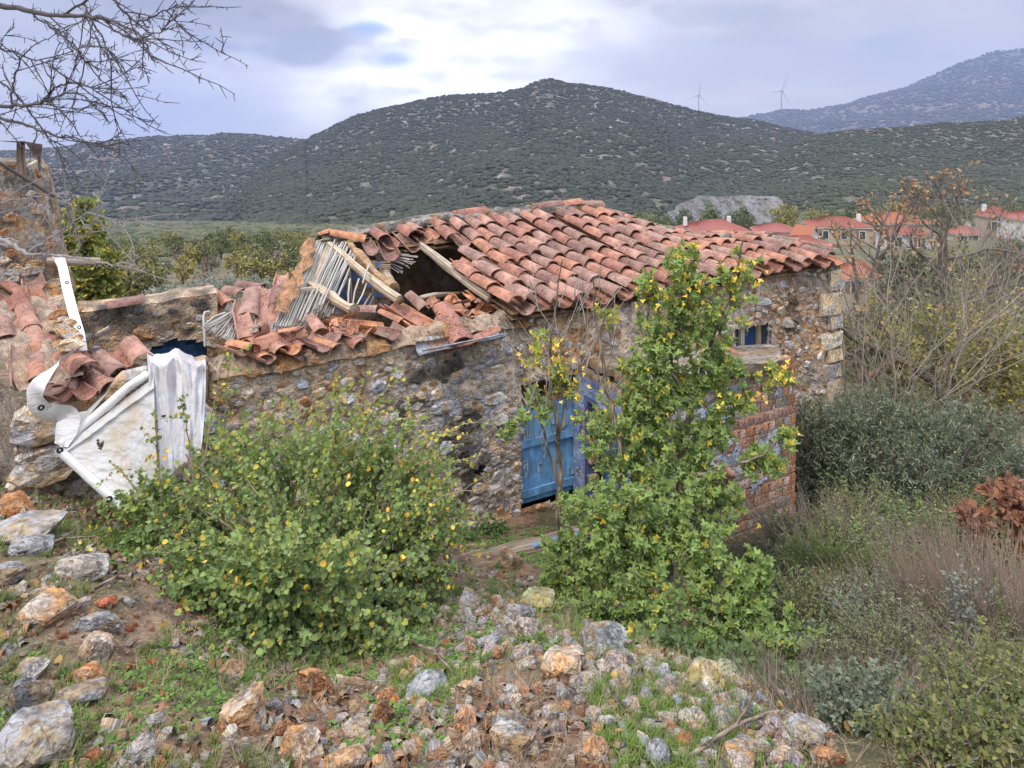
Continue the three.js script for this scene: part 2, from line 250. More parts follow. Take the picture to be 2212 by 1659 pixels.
// ---------------------------------------------------------------- the hills
function curve(pts) { return x => { if (x <= pts[0][0]) return pts[0][1]; for (let i = 1; i < pts.length; i++) if (x <= pts[i][0]) { const [a, b] = [pts[i - 1], pts[i]], t = (x - a[0]) / (b[0] - a[0]); const p0 = pts[Math.max(i - 2, 0)][1], p3 = pts[Math.min(i + 1, pts.length - 1)][1]; const m1 = (b[1] - p0) / 2, m2 = (p3 - a[1]) / 2, t2 = t * t, t3 = t2 * t; return (2 * t3 - 3 * t2 + 1) * a[1] + (t3 - 2 * t2 + t) * m1 + (-2 * t3 + 3 * t2) * b[1] + (t3 - t2) * m2; } return pts[pts.length - 1][1]; }; }
function hill(name, label, x0, x1, crestPts, Zc, Zb, yb, opt = {}) {
  const crest = curve(crestPts), zc = typeof Zc === 'function' ? Zc : () => Zc, NX = opt.nx ?? 560, NT = 150, m = new MB();
  const back = opt.back ?? 14;
  const at = (x, t) => {                                               // t 0 foot, 1 crest, above 1 the far side
    const zcx = zc(x), e = Math.min(t, 1), Z = lerp(Zb, zcx, t <= 1 ? t : 1 + (t - 1) * 1.5);
    const yp = lerp(yb, crest(x), Math.pow(e, opt.pow ?? 0.72));
    const X = (x - CX) * Z / F, amp = (opt.amp ?? 1.7) * zcx * 0.012;
    let y = EYE - (yp - HY) * Z / F; if (t > 1) y -= (t - 1) * (t - 1) * zcx * 0.5;
    const sh = opt.sh ?? 1, n = fbm(X * 0.006 * sh + 3, Z * 0.003 * sh, 5, 4), g = 1 - Math.abs(2 * fbm(X * 0.0045 * sh + 17, Z * 0.0012 * sh, 2, 3) - 1);
    const fade = smooth(0, 0.15, e) * (1 - 0.75 * smooth(0.8, 1, e));
    y += ((n - 0.5) * 1.6 - (g - 0.6) * 1.3) * amp * fade + (fbm(X * 0.03 * sh, Z * 0.03 * sh, 8, 3) - 0.5) * amp * 0.22;
    return V(X, y, -Z);
  };
  for (let j = 0; j <= NT + back; j++) for (let i = 0; i <= NX; i++) {
    const x = lerp(x0, x1, i / NX), v = at(x, j / NT), sh = opt.sh ?? 1, n = fbm(v.x * 0.012 * sh, v.z * 0.012 * sh, 3, 4), n2 = fbm(v.x * 0.09 * sh, v.y * 0.2 * sh, v.z * 0.05 * sh, 4);
    let c = mix([0.062, 0.066, 0.044], [0.125, 0.112, 0.085], n2);
    c = mix(c, [0.27, 0.26, 0.265], smooth(0.54, 0.68, n2 * 0.8 + n * 0.2) * (opt.rock ?? 0.75));
    c = mix(c, [0.19, 0.115, 0.08], smooth(0.58, 0.7, fbm(v.x * 0.008 * sh + 40, v.z * 0.008 * sh, 6, 3)) * 0.55);
    m.v(v.x, v.y, v.z, c, v.x, v.z);
  }
  for (let j = 0; j < NT + back; j++) for (let i = 0; i < NX; i++) { const k = j * (NX + 1) + i; m.q(k, k + 1, k + NX + 2, k + NX + 1); }
  tag(structure(name, m.geo(), M.hill), label, 'hill');
  return { at, x0, x1, zc, Zb };
}
const hillMain = hill('hill', 'broad scrub-covered hill with a rounded rocky summit', 330, 1840, [[330, 530], [380, 522], [440, 508], [478, 492], [500, 468], [520, 420], [560, 368], [600, 335], [660, 299], [700, 283], [760, 256], [820, 236], [900, 220], [960, 209], [1020, 203], [1100, 197], [1130, 190], [1160, 174], [1190, 170], [1225, 177], [1300, 186], [1360, 198], [1420, 211], [1500, 233], [1560, 246], [1610, 256], [1700, 272], [1760, 287], [1840, 310]], x => x < 660 ? lerp(560, 1300, smooth(330, 720, x)) : 1300, 330, 530);
const hillWest = hill('hill', 'long low scrub-covered hill behind the foot of the summit hill', -500, 760, [[-500, 350], [-100, 335], [60, 325], [130, 317], [200, 307], [300, 297], [400, 290], [480, 288], [560, 292], [640, 301], [700, 309], [760, 330]], 1900, 360, 528, { pow: 0.8 });
const hillEast = hill('hill', 'green scrub slope rising behind the village roofs', 1250, 3000, [[1250, 520], [1330, 488], [1400, 466], [1480, 436], [1560, 396], [1640, 352], [1700, 322], [1760, 294], [1830, 282], [1920, 276], [2000, 268], [2100, 261], [2212, 253], [2400, 240], [3000, 230]], x => lerp(520, 900, smooth(1250, 1800, x)), 230, 520, { pow: 0.85, rock: 0.45 });
const hillFar = hill('mountain', 'blue distant mountain speckled with pale rock', 1500, 3000, [[1500, 300], [1560, 268], [1610, 252], [1660, 240], [1700, 236], [1760, 235], [1820, 228], [1870, 213], [1950, 188], [2010, 163], [2060, 140], [2130, 116], [2212, 104], [2300, 96], [2600, 90], [3000, 120]], 4600, 2400, 330, { sh: 0.4, rock: 0.6, nx: 300, amp: 1 });
// evergreen scrub: rounded bushes by the ten thousand
{
  reseed(77);
  const bush = k => { const g = new THREE.IcosahedronGeometry(1, 1), p = g.attributes.position; for (let i = 0; i < p.count; i++) { const d = V(p.getX(i), p.getY(i), p.getZ(i)), s = 0.72 + 0.55 * noise(d.x * 2.1 + k * 9, d.y * 2.1, d.z * 2.1); p.setXYZ(i, d.x * s, (d.y * 0.75 + 0.25) * s, d.z * s); } g.computeVertexNormals(); return g; };
  const shrub = std({ vertexColors: false });
  const scrub = (hl, label, n, size, cov, cols, cut = 0.43) => {
    const im = shadows(new THREE.InstancedMesh(bush(n % 7), shrub, n)); let k = 0; const mt = new THREE.Matrix4(), col = new THREE.Color();
    for (let tries = 0; tries < n * 6 && k < n; tries++) {
      const x = rr(hl.x0, hl.x1), t = Math.pow(rnd(), 0.85), v = hl.at(x, t * 1.005), f = fbm(v.x * cov, v.z * cov, 3, 3) * 0.18 + fbm(v.x * cov * 8, v.y * cov * 14, v.z * cov * 5, 3) * 0.82;
      if (f < cut + 0.05 * rnd()) continue; if (x < -150 || x > 2360) continue;
      const s = size * (0.4 + 1.1 * Math.pow(rnd(), 2)) * (0.7 + f * 0.6); mt.makeRotationY(rr(0, 6.3)).scale(V(s * rr(0.9, 1.5), s * rr(0.6, 1), s * rr(0.9, 1.4))).setPosition(v.x, v.y + s * 0.1, v.z); im.setMatrixAt(k, mt);
      const c = mix(pick(cols), [0.045, 0.054, 0.03], rnd() * 0.5); col.setRGB(c[0] * 0.85, c[1] * 0.85, c[2] * 0.85); im.setColorAt(k, col); k++;
    }
    im.count = k; im.name = numbered('scrub'); tag(im, label, 'scrub', null, 'stuff'); scene.add(im);
  };
  const dk = [[0.036, 0.045, 0.028], [0.045, 0.056, 0.033], [0.055, 0.062, 0.04], [0.03, 0.039, 0.027]], gr = [[0.05, 0.062, 0.03], [0.062, 0.073, 0.036], [0.04, 0.052, 0.028]];
  scrub(hillMain, 'dark evergreen scrub dotted over the summit hill', 85000, 2.05, 0.018, dk, 0.40);
  scrub(hillWest, 'dark evergreen scrub dotted over the long low hill', 42000, 2.7, 0.014, dk, 0.40);
  scrub(hillEast, 'green evergreen scrub on the slope above the village', 60000, 1.4, 0.026, gr, 0.40);
  scrub(hillFar, 'dark scrub patches on the distant blue mountain', 16000, 7.5, 0.004, dk, 0.36);
}
// low scrub of the valley floor before the hills
{
  reseed(83); const n = 9000, g = new THREE.IcosahedronGeometry(1, 1), p = g.attributes.position; for (let i = 0; i < p.count; i++) { const d = V(p.getX(i), p.getY(i), p.getZ(i)), s = 0.7 + 0.6 * noise(d.x * 2.3 + 4, d.y * 2.3, d.z * 2.3); p.setXYZ(i, d.x * s, (d.y * 0.7 + 0.25) * s, d.z * s); } g.computeVertexNormals();
  const im = shadows(new THREE.InstancedMesh(g, std({ vertexColors: false }), n)), mt = new THREE.Matrix4(), col = new THREE.Color(); let k = 0;
  while (k < n) { const x = rr(-150, 2360), Z = 95 + 330 * Math.pow(rnd(), 0.8); if (x > 1400 && Z < 175) { if (rnd() < 0.2) k++; continue; } const X = (x - CX) * Z / F, s = rr(0.6, 1.5) * (1 + smooth(150, 350, Z)); mt.makeRotationY(rr(0, 6.3)).scale(V(s * rr(1, 1.5), s, s * rr(1, 1.5))).setPosition(X, groundY(X, Z), -Z); im.setMatrixAt(k, mt); col.setRGB(...mix([0.05, 0.065, 0.032], [0.13, 0.125, 0.06], Math.pow(rnd(), 1.6))); im.setColorAt(k, col); k++; }
  im.name = numbered('scrub'); tag(im, 'low mixed scrub on the valley floor before the hills', 'scrub', null, 'stuff'); scene.add(im);
}
// grey limestone cliff above the village
{
  reseed(5); const m = new MB(), NX = 90, NY = 40;
  for (let j = 0; j <= NY; j++) for (let i = 0; i <= NX; i++) {
    const u = i / NX, t = j / NY, x = lerp(1425, 1715, u), top = lerp(462, 424, smooth(0, 0.35, u)) + 46 * smooth(0.86, 1, u), y = lerp(500, top, t), Z = lerp(212, 236, t);
    const v = P(x, y, Z), r = fbm(v.x * 0.25, v.y * 0.4, 3, 5), cr = Math.abs(2 * fbm(v.x * 0.12, v.y * 0.09, 7, 4) - 1); v.z += (r - 0.5) * 7 + smooth(0.25, 0, cr) * -3.5;
    let c = mix([0.10, 0.098, 0.102], [0.15, 0.147, 0.152], r); c = mix(c, [0.07, 0.085, 0.045], smooth(0.52, 0.6, fbm(v.x * 0.16 + 9, v.y * 0.2, 1, 4)) * 0.9);
    m.v(v.x, v.y, v.z, c, v.x, v.y);
  }
  for (let j = 0; j < NY; j++) for (let i = 0; i < NX; i++) { const k = j * (NX + 1) + i; m.q(k, k + 1, k + NX + 2, k + NX + 1); }
  tag(structure('cliff', m.geo(true), M.hill), 'grey limestone crag at the foot of the slope above the village', 'cliff');
}
// ================================================================ the ruined house
const GREY = [[0.52, 0.52, 0.55], [0.45, 0.44, 0.46], [0.62, 0.61, 0.63], [0.54, 0.48, 0.41], [0.61, 0.55, 0.45], [0.41, 0.39, 0.38], [0.58, 0.53, 0.46]];
// rubble stones: a few shapes, cut by random planes, about fifty triangles each
function chip(k) {
  reseed(900 + k * 13); const m = new MB(), N = 7 + k % 3, c = [1, 1, 1], ang = [], R = []; for (let i = 0; i < N; i++) { ang.push((i + rr(-0.33, 0.33)) / N * 6.2832); R.push(rr(0.72, 1.12)); }
  const ring = (f, z, jz) => ang.map((t, i) => { const x = Math.cos(t) * R[i] * f, y = Math.sin(t) * R[i] * f; return m.v(x, y, z + rr(-jz, jz), c, x * 0.12 + k * 0.17, y * 0.12 + k * 0.31); });
  const r0 = ring(1.0, -0.5, 0), r1 = ring(1.0, 0.12, 0.14), r2 = ring(rr(0.74, 0.86), 0.5, 0.16), ce = m.v(rr(-0.2, 0.2), rr(-0.2, 0.2), rr(0.5, 0.7), c, k * 0.17, k * 0.31);
  for (let i = 0; i < N; i++) { const j = (i + 1) % N; m.q(r0[i], r0[j], r1[j], r1[i]); m.q(r1[i], r1[j], r2[j], r2[i]); m.t(r2[i], r2[j], ce); }
  return m.geo(true);
}
const chips = Array.from({ length: 14 }, (_, k) => chip(k));
function stoneMats(cols) { return cols.map(c => { const m = M.wallstone.clone(); m.color = new THREE.Color(...c).multiplyScalar(NORM); return m; }); }
const greyMats = stoneMats(GREY), blueMats = stoneMats([[0.50, 0.54, 0.62], [0.58, 0.60, 0.66], [0.47, 0.49, 0.55]]), darkMats = stoneMats([[0.12, 0.115, 0.11], [0.17, 0.16, 0.15], [0.09, 0.085, 0.08]]), ochreMats = stoneMats([[0.44, 0.27, 0.15], [0.52, 0.35, 0.21], [0.38, 0.22, 0.12]]);

// a rubble wall in its own plane: face(a, b) gives the point at a along and b up; mortar sheet + separate stones
function rubble(parent, name, a0, a1, top, bottom, opt) {
  const wall = new THREE.Group(); wall.name = name; parent.add(wall);
  const m = new MB(), st = opt.step ?? 0.03, NA = Math.ceil((a1 - a0) / st), T = opt.thick ?? 0.5, inside = opt.hole ?? (() => false), stain = opt.stain ?? (() => 0);
  const face = opt.face ?? ((a, b, o) => V(a, b, o));
  let bmin = 1e9, bmax = -1e9; for (let i = 0; i <= NA; i++) { const a = lerp(a0, a1, i / NA); bmin = Math.min(bmin, bottom(a)); bmax = Math.max(bmax, top(a)); }
  const NB = Math.ceil((bmax - bmin) / st), out = (a, b) => (fbm(a * 3.1, b * 3.1, 2, 3) - 0.5) * 0.07 + (fbm(a * 13, b * 13, 4, 3) - 0.5) * 0.04 - 0.015;
  const color = (a, b) => { const n = fbm(a * 2.2, b * 2.2, 6, 4), n2 = fbm(a * 9, b * 9, 3, 3); let c = mix([0.58, 0.35, 0.18], [0.68, 0.56, 0.43], smooth(0.34, 0.6, n)); c = mix(c, [0.30, 0.16, 0.08], smooth(0.54, 0.7, n2) * 0.7); if (opt.tint) c = opt.tint(c, a, b, n, n2); const s = stain(a, b); return mix(c, [0.075, 0.068, 0.06], clamp(s * (0.5 + 1.1 * n2))); };
  for (let j = 0; j <= NB; j++) for (let i = 0; i <= NA; i++) { const a = lerp(a0, a1, i / NA), tb = top(a) , b = lerp(bottom(a), tb, j / NB), v = face(a, b, out(a, b)); m.v(v.x, v.y, v.z, color(a, b), a, b); }
  for (let j = 0; j < NB; j++) for (let i = 0; i < NA; i++) { const a = lerp(a0, a1, (i + 0.5) / NA), b = lerp(bottom(a), top(a), (j + 0.5) / NB); if (inside(a, b)) continue; const k = j * (NA + 1) + i; m.q(k, k + 1, k + NA + 2, k + NA + 1); }
  // the top and the back of the wall
  const k0 = m.n; for (let i = 0; i <= NA; i++) { const a = lerp(a0, a1, i / NA), b = top(a); for (const [o, db] of [[out(a, b), 0], [-T * 0.3, 0.05 * noise(a * 5, 1)], [-T * 0.7, 0.05 * noise(a * 5, 7)], [-T, 0]]) { const v = face(a, b + db, o); m.v(v.x, v.y, v.z, color(a, b + o), a, o + 7); } const v = face(a, bottom(a), -T); m.v(v.x, v.y, v.z, color(a, b - 1), a, bottom(a)); }
  for (let i = 0; i < NA; i++) for (let j = 0; j < 4; j++) { if (j === 3 && inside(lerp(a0, a1, (i + 0.5) / NA), lerp(bottom(a0), top(a0), 0.55))) continue; const k = k0 + i * 5 + j; m.q(k, k + 5, k + 6, k + 1); }
  for (const i of [0, NA]) { const a = i ? a1 : a0, k = m.n; for (const [b, o] of [[bottom(a), 0], [top(a), 0], [top(a), -T], [bottom(a), -T]]) { const v = face(a, b, o); m.v(v.x, v.y, v.z, color(a, b), o, b); } m.q(k, k + 1, k + 2, k + 3); }
  mesh('mortar', m.geo(), M.mortar, wall);
  // stones packed big first
  reseed(opt.seed ?? 3); const got = [], cell = new Map(), key = (x, y) => Math.floor(x / 0.3) + ',' + Math.floor(y / 0.3);
  const sizes = opt.sizes ?? [[0.10, 36], [0.072, 190], [0.052, 1000], [0.037, 3200], [0.025, 7000]];
  for (const [sz, tries] of sizes) for (let t = 0; t < tries; t++) {
    const a = rr(a0 + 0.03, a1 - 0.03), b = rr(Math.max(bottom(a), opt.low ?? -9), top(a) - 0.02); if (inside(a, b)) continue; const rx = sz * rr(0.75, 1.35), ry = sz * rr(0.5, 0.8); let ok = true;
    const ka = Math.floor(a / 0.3), kb = Math.floor(b / 0.3);
    for (let i = -1; i <= 1 && ok; i++) for (let j = -1; j <= 1 && ok; j++) for (const s of cell.get((ka + i) + ',' + (kb + j)) ?? []) { const dx = (a - s[0]) / (rx + s[2]) , dy = (b - s[1]) / (ry + s[3]); if (dx * dx + dy * dy < (opt.gap ?? 0.92)) { ok = false; break; } }
    if (!ok) continue; const s = [a, b, rx, ry]; got.push(s); const kk = key(a, b); if (!cell.has(kk)) cell.set(kk, []); cell.get(kk).push(s);
  }
  got.sort((p, q) => q[2] * q[3] - p[2] * p[3]);
  const rest = {}, dummy = new THREE.Object3D(); let n = 0;
  for (const [a, b, rx, ry] of got) {
    const v = face(a, b, out(a, b) + 0.002), st_ = stain(a, b), g = pick(chips); let mats = greyMats; const q = rnd(); if (st_ > 0.35 + 0.4 * rnd()) mats = darkMats; else if (opt.blue && q < opt.blue(a, b)) mats = blueMats; else if (rnd() < (opt.ochre ?? 0.16)) mats = ochreMats;
    const mat = pick(mats), dp = Math.min(rx, ry) * rr(0.55, 0.95);
    dummy.position.copy(v); dummy.rotation.set(rr(-0.3, 0.3), rr(-0.3, 0.3) + (opt.turn ?? 0), rr(-0.5, 0.5)); dummy.scale.set(rx * 1.06, ry * 1.12, dp * 0.95);
    if (n < opt.parts) { const o = mesh('stone', g, mat, wall); o.position.copy(dummy.position); o.rotation.copy(dummy.rotation); o.scale.copy(dummy.scale); n++; }
    else { dummy.updateMatrix(); const id = mats === greyMats ? 0 : mats === blueMats ? 1 : mats === darkMats ? 2 : 3; const gg = g.clone().applyMatrix4(dummy.matrix), cc = gg.attributes.color, col = mat.color; for (let i = 0; i < cc.count; i++) cc.setXYZ(i, col.r / NORM, col.g / NORM, col.b / NORM); (rest.all ??= []).push(gg); }
  }
  if (rest.all) { const o = mesh('small_stones', mergeGeometries(rest.all), fillMat, wall); o.userData.kind = 'stuff'; }
  return wall;
}
const fillMat = M.wallstone.clone(); fillMat.color = new THREE.Color(NORM, NORM, NORM);

const house = thing('ruined_house', 'derelict rubble stone house with a partly collapsed terracotta tile roof', 'house', V(X0, EYE - BASE, -Z0), TH);
const EAVE = 1.884, RIDGE = 2.35, RW = 2.56, SR = 4.56, RS0 = -1.214, RS1 = 2.614, SL = -2.74;   // eave and ridge heights, ridge setback, ends along the wall
const roofH = w => EAVE + (RIDGE - EAVE) * w / RW;
// front wall
const frontTop = a => EAVE - 0.06 + 0.02 * a - 0.06 * smooth(0.7, 0.1, a) + 0.09 * (fbm(a * 5, 1, 4, 4) - 0.5);
const doorA = [L(1126, 900, 0).x, L(1252, 900, 0).x], doorTop = L(1190, 822, 0).y, winA = [L(1586, 720, 0).x, L(1664, 720, 0).x], winB = [L(1625, 775, 0).y, L(1625, 704, 0).y];
const lichen = (a, b) => { const p = toPic(houseWorld(V(a, b, 0))), n = fbm(a * 4, b * 4, 9, 4); return clamp((Math.exp(-(((p[0] - 930) / 115) ** 2) - ((p[1] - 885) / 70) ** 2) * 1.15 + Math.exp(-(((p[0] - 1000) / 60) ** 2) - ((p[1] - 800) / 50) ** 2) * 0.5 + Math.exp(-(((p[0] - 1000) / 70) ** 2) - ((p[1] - 1030) / 70) ** 2) * 0.7 + Math.exp(-(((p[0] - 1705) / 50) ** 2) - ((p[1] - 690) / 130) ** 2) * 0.45) * smooth(0.3, 0.62, n) * 1.35); };
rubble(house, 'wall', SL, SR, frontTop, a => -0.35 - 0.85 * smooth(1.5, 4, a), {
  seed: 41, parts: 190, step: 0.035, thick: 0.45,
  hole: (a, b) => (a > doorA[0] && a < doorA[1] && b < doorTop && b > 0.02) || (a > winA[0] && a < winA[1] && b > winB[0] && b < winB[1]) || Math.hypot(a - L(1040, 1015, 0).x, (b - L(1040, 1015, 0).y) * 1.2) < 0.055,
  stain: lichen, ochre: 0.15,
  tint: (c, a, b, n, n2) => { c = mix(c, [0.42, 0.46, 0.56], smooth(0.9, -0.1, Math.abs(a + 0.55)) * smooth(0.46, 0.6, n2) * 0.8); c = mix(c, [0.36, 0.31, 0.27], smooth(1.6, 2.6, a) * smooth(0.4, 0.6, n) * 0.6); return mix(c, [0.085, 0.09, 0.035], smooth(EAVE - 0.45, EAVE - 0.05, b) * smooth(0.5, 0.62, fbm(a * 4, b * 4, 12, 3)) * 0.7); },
  blue: (a, b) => a > -1.1 && a < 0.1 ? 0.4 : a < -1.1 && a > -2.3 && b < 1.5 ? 0.2 : 0.04,
});
// big corner stones
{
  reseed(8); let b = -0.9, k = 0; while (b < EAVE - 0.12) { const h = rr(0.17, 0.3), w = k % 2 ? rr(0.2, 0.28) : rr(0.3, 0.4); const mb = new MB(); mb.box(0, 0, 0, w, h - 0.015, 0.2, [1, 1, 1], 0.035); mb.box(0, 0, 0.004, w - 0.03, h - 0.05, 0.225, [1, 1, 1], 0.03); const o = mesh('corner_stone', mb.geo(true), pick(greyMats), house); o.position.set(SR - w * 0.5 + 0.015, b + h / 2, -0.085); o.rotation.set(rr(-0.03, 0.03), rr(-0.05, 0.05), rr(-0.04, 0.04)); b += h; k++; }
}
// side and back walls, plain rubble with mortar
for (const [nm, p0, p1] of [['side_wall', [SR, -0.45], [SR, -2 * RW]], ['side_wall', [SL, -2 * RW], [SL, -1.2]], ['back_wall', [SR, -2 * RW], [SL, -2 * RW]]]) {
  const m = new MB(), N = 60, len = Math.hypot(p1[0] - p0[0], p1[1] - p0[1]), d = [(p1[0] - p0[0]) / len, (p1[1] - p0[1]) / len], nx = -d[1], nz = d[0];
  for (let j = 0; j <= 24; j++) for (let i = 0; i <= N; i++) { const t = i / N * len, sx = p0[0] + d[0] * t, b = lerp(-1.2, sx < RS0 + 0.7 ? lerp(0.95, EAVE - 0.08, smooth(RS0 + 0.5, RS0 + 0.7, sx)) + 0.12 * noise(i * 0.4) : EAVE - 0.08, j / 24), o = (fbm(t * 4, b * 4, 3, 3) - 0.5) * 0.1 * -1, n = fbm(t * 7, b * 7, 5, 3); m.v(p0[0] + d[0] * t + nx * o, b, p0[1] + d[1] * t + nz * o, mix([0.30, 0.19, 0.11], [0.4, 0.38, 0.36], smooth(0.4, 0.6, n)), t, b); }
  for (let j = 0; j < 24; j++) for (let i = 0; i < N; i++) { const k = j * (N + 1) + i; m.q(k, k + 1, k + N + 2, k + N + 1); }
  const M2 = new MB(); Object.assign(M2, m); mesh(nm, m.geo(), M.mortar, house);
}
{ const m = new MB(), k = [[SL, -2 * RW], [SR, -2 * RW], [SR, -0.1], [SL, -0.1]].map(([x, z]) => m.v(x, 0.02, z, [0.12, 0.08, 0.05], x, z)); m.q(...k); mesh('floor', m.geo(), M.soil, house); }

// ---------------------------------------------------------------- roof tiles
function tileGeo(k, len = 0.46, r0 = 0.102, r1 = 0.082, th = 0.013, arc = 2.75, cut = 0) {   // barrel tile along +z (wide end at +len/2), crown up
  reseed(300 + k * 7); const m = new MB(), N = 10, NL = 3, uo = k * 0.37, sk = rr(-0.03, 0.03), c = [1, 1, 1];
  const pt = (r, i, j) => { const t = -arc / 2 + arc * i / N, f = j / NL, rad = lerp(r1, r0, f) + (r ? -th : 0) + 0.004 * (noise(i * 0.7 + k * 5, j * 1.3, r) - 0.5), e = (j === 0 || j === NL) ? 0.02 * (noise(i * 0.8 + k * 9, j * 4) - 0.5) : 0, cutz = cut && j === NL ? -cut * smooth(0.2, 0.9, noise(i * 0.45 + k * 3, 5)) : 0; return [Math.sin(t) * rad * 1.02 + sk * f * 0.4, Math.cos(t) * rad * 0.86 - rad * 0.2, (f - 0.5) * len + e + cutz]; };
  const id = [0, 1].map(r => { const a = []; for (let j = 0; j <= NL; j++) for (let i = 0; i <= N; i++) { const p = pt(r, i, j); a.push(m.v(...p, c, uo + i / N * 0.27, uo * 1.7 + j / NL * len)); } return a; });
  for (let j = 0; j < NL; j++) for (let i = 0; i < N; i++) { const k2 = j * (N + 1) + i; m.q(id[0][k2], id[0][k2 + N + 1], id[0][k2 + N + 2], id[0][k2 + 1]); m.q(id[1][k2], id[1][k2 + 1], id[1][k2 + N + 2], id[1][k2 + N + 1]); }
  const edge = (f, g) => { const b = m.n; for (const a of [f, g]) for (const r of [0, 1]) { const p = pt(r, ...a); m.v(...p, c, uo + r * 0.02, uo + a[0] * 0.03 + a[1] * 0.1); } m.q(b, b + 1, b + 3, b + 2); };
  for (const j of [0, NL]) for (let i = 0; i < N; i++) edge([i, j], [i + 1, j]); for (const i of [0, N]) for (let j = 0; j < NL; j++) edge([i, j], [i, j + 1]);
  return m.geo();
}
const tileGeos = Array.from({ length: 6 }, (_, k) => tileGeo(k)), brokenGeos = Array.from({ length: 5 }, (_, k) => tileGeo(20 + k, 0.30, 0.1, 0.088, 0.013, 2.6, 0.12)), shardGeos = Array.from({ length: 4 }, (_, k) => tileGeo(40 + k, 0.2, 0.1, 0.09, 0.013, 1.5, 0.12));
// a tile from p (narrow, upper end) to q (wide end); roll turns it about its own length (pi: hollow side up)
function layTile(o, p, q, roll = 0, size) {
  const z = V(0, 0, 0).subVectors(q, p), len = z.length(); z.normalize(); const y0 = V(0, 1, 0), x = V(0, 0, 0).crossVectors(y0, z).normalize(), y = V(0, 0, 0).crossVectors(z, x);
  o.matrix.makeBasis(x, y, z); o.quaternion.setFromRotationMatrix(o.matrix); o.rotateZ(roll); o.position.copy(p).lerp(q, 0.5); const s = size ?? clamp(len / 0.46, 0.75, 1.35); o.scale.set(s, s, size ? size : len / 0.46); return o;
}
const roof = new THREE.Group(); roof.name = 'roof'; house.add(roof);
const hole = [[560, 540], [680, 470], [735, 470], [790, 512], [840, 522], [885, 524], [925, 516], [975, 512], [1030, 524], [1015, 540], [972, 556], [1000, 590], [1035, 622], [1100, 668], [1010, 700], [900, 745], [700, 775], [430, 800], [350, 700]];
const sag = (s, w) => 0.02 * s - 0.10 * smooth(0.4, -1.3, s) * smooth(1.2, 2.5, w) - 0.15 * Math.exp(-(((s - RS1 - 0.75) / 0.6) ** 2)) * smooth(0.2, 1.5, w) - 0.05 * Math.sin(clamp((s + 2) / 6) * 3.14) * Math.sin(clamp(w / RW) * 3.14) - 0.03 * (fbm(s * 1.4, w * 1.4, 3, 2) - 0.5) * 2;
const maxW = s => s > RS1 ? RW * (SR - s) / (SR - RS1) : s < RS0 ? RW * (s - SL) / (RS0 - SL) : RW;
const roofP = (s, w, up = 0) => V(s, roofH(w) + sag(s, w) + up, -w);
const holeAt = (s, w) => { const p = toPic(houseWorld(roofP(s, w, 0.05))); return inPoly(p[0], p[1], hole); };
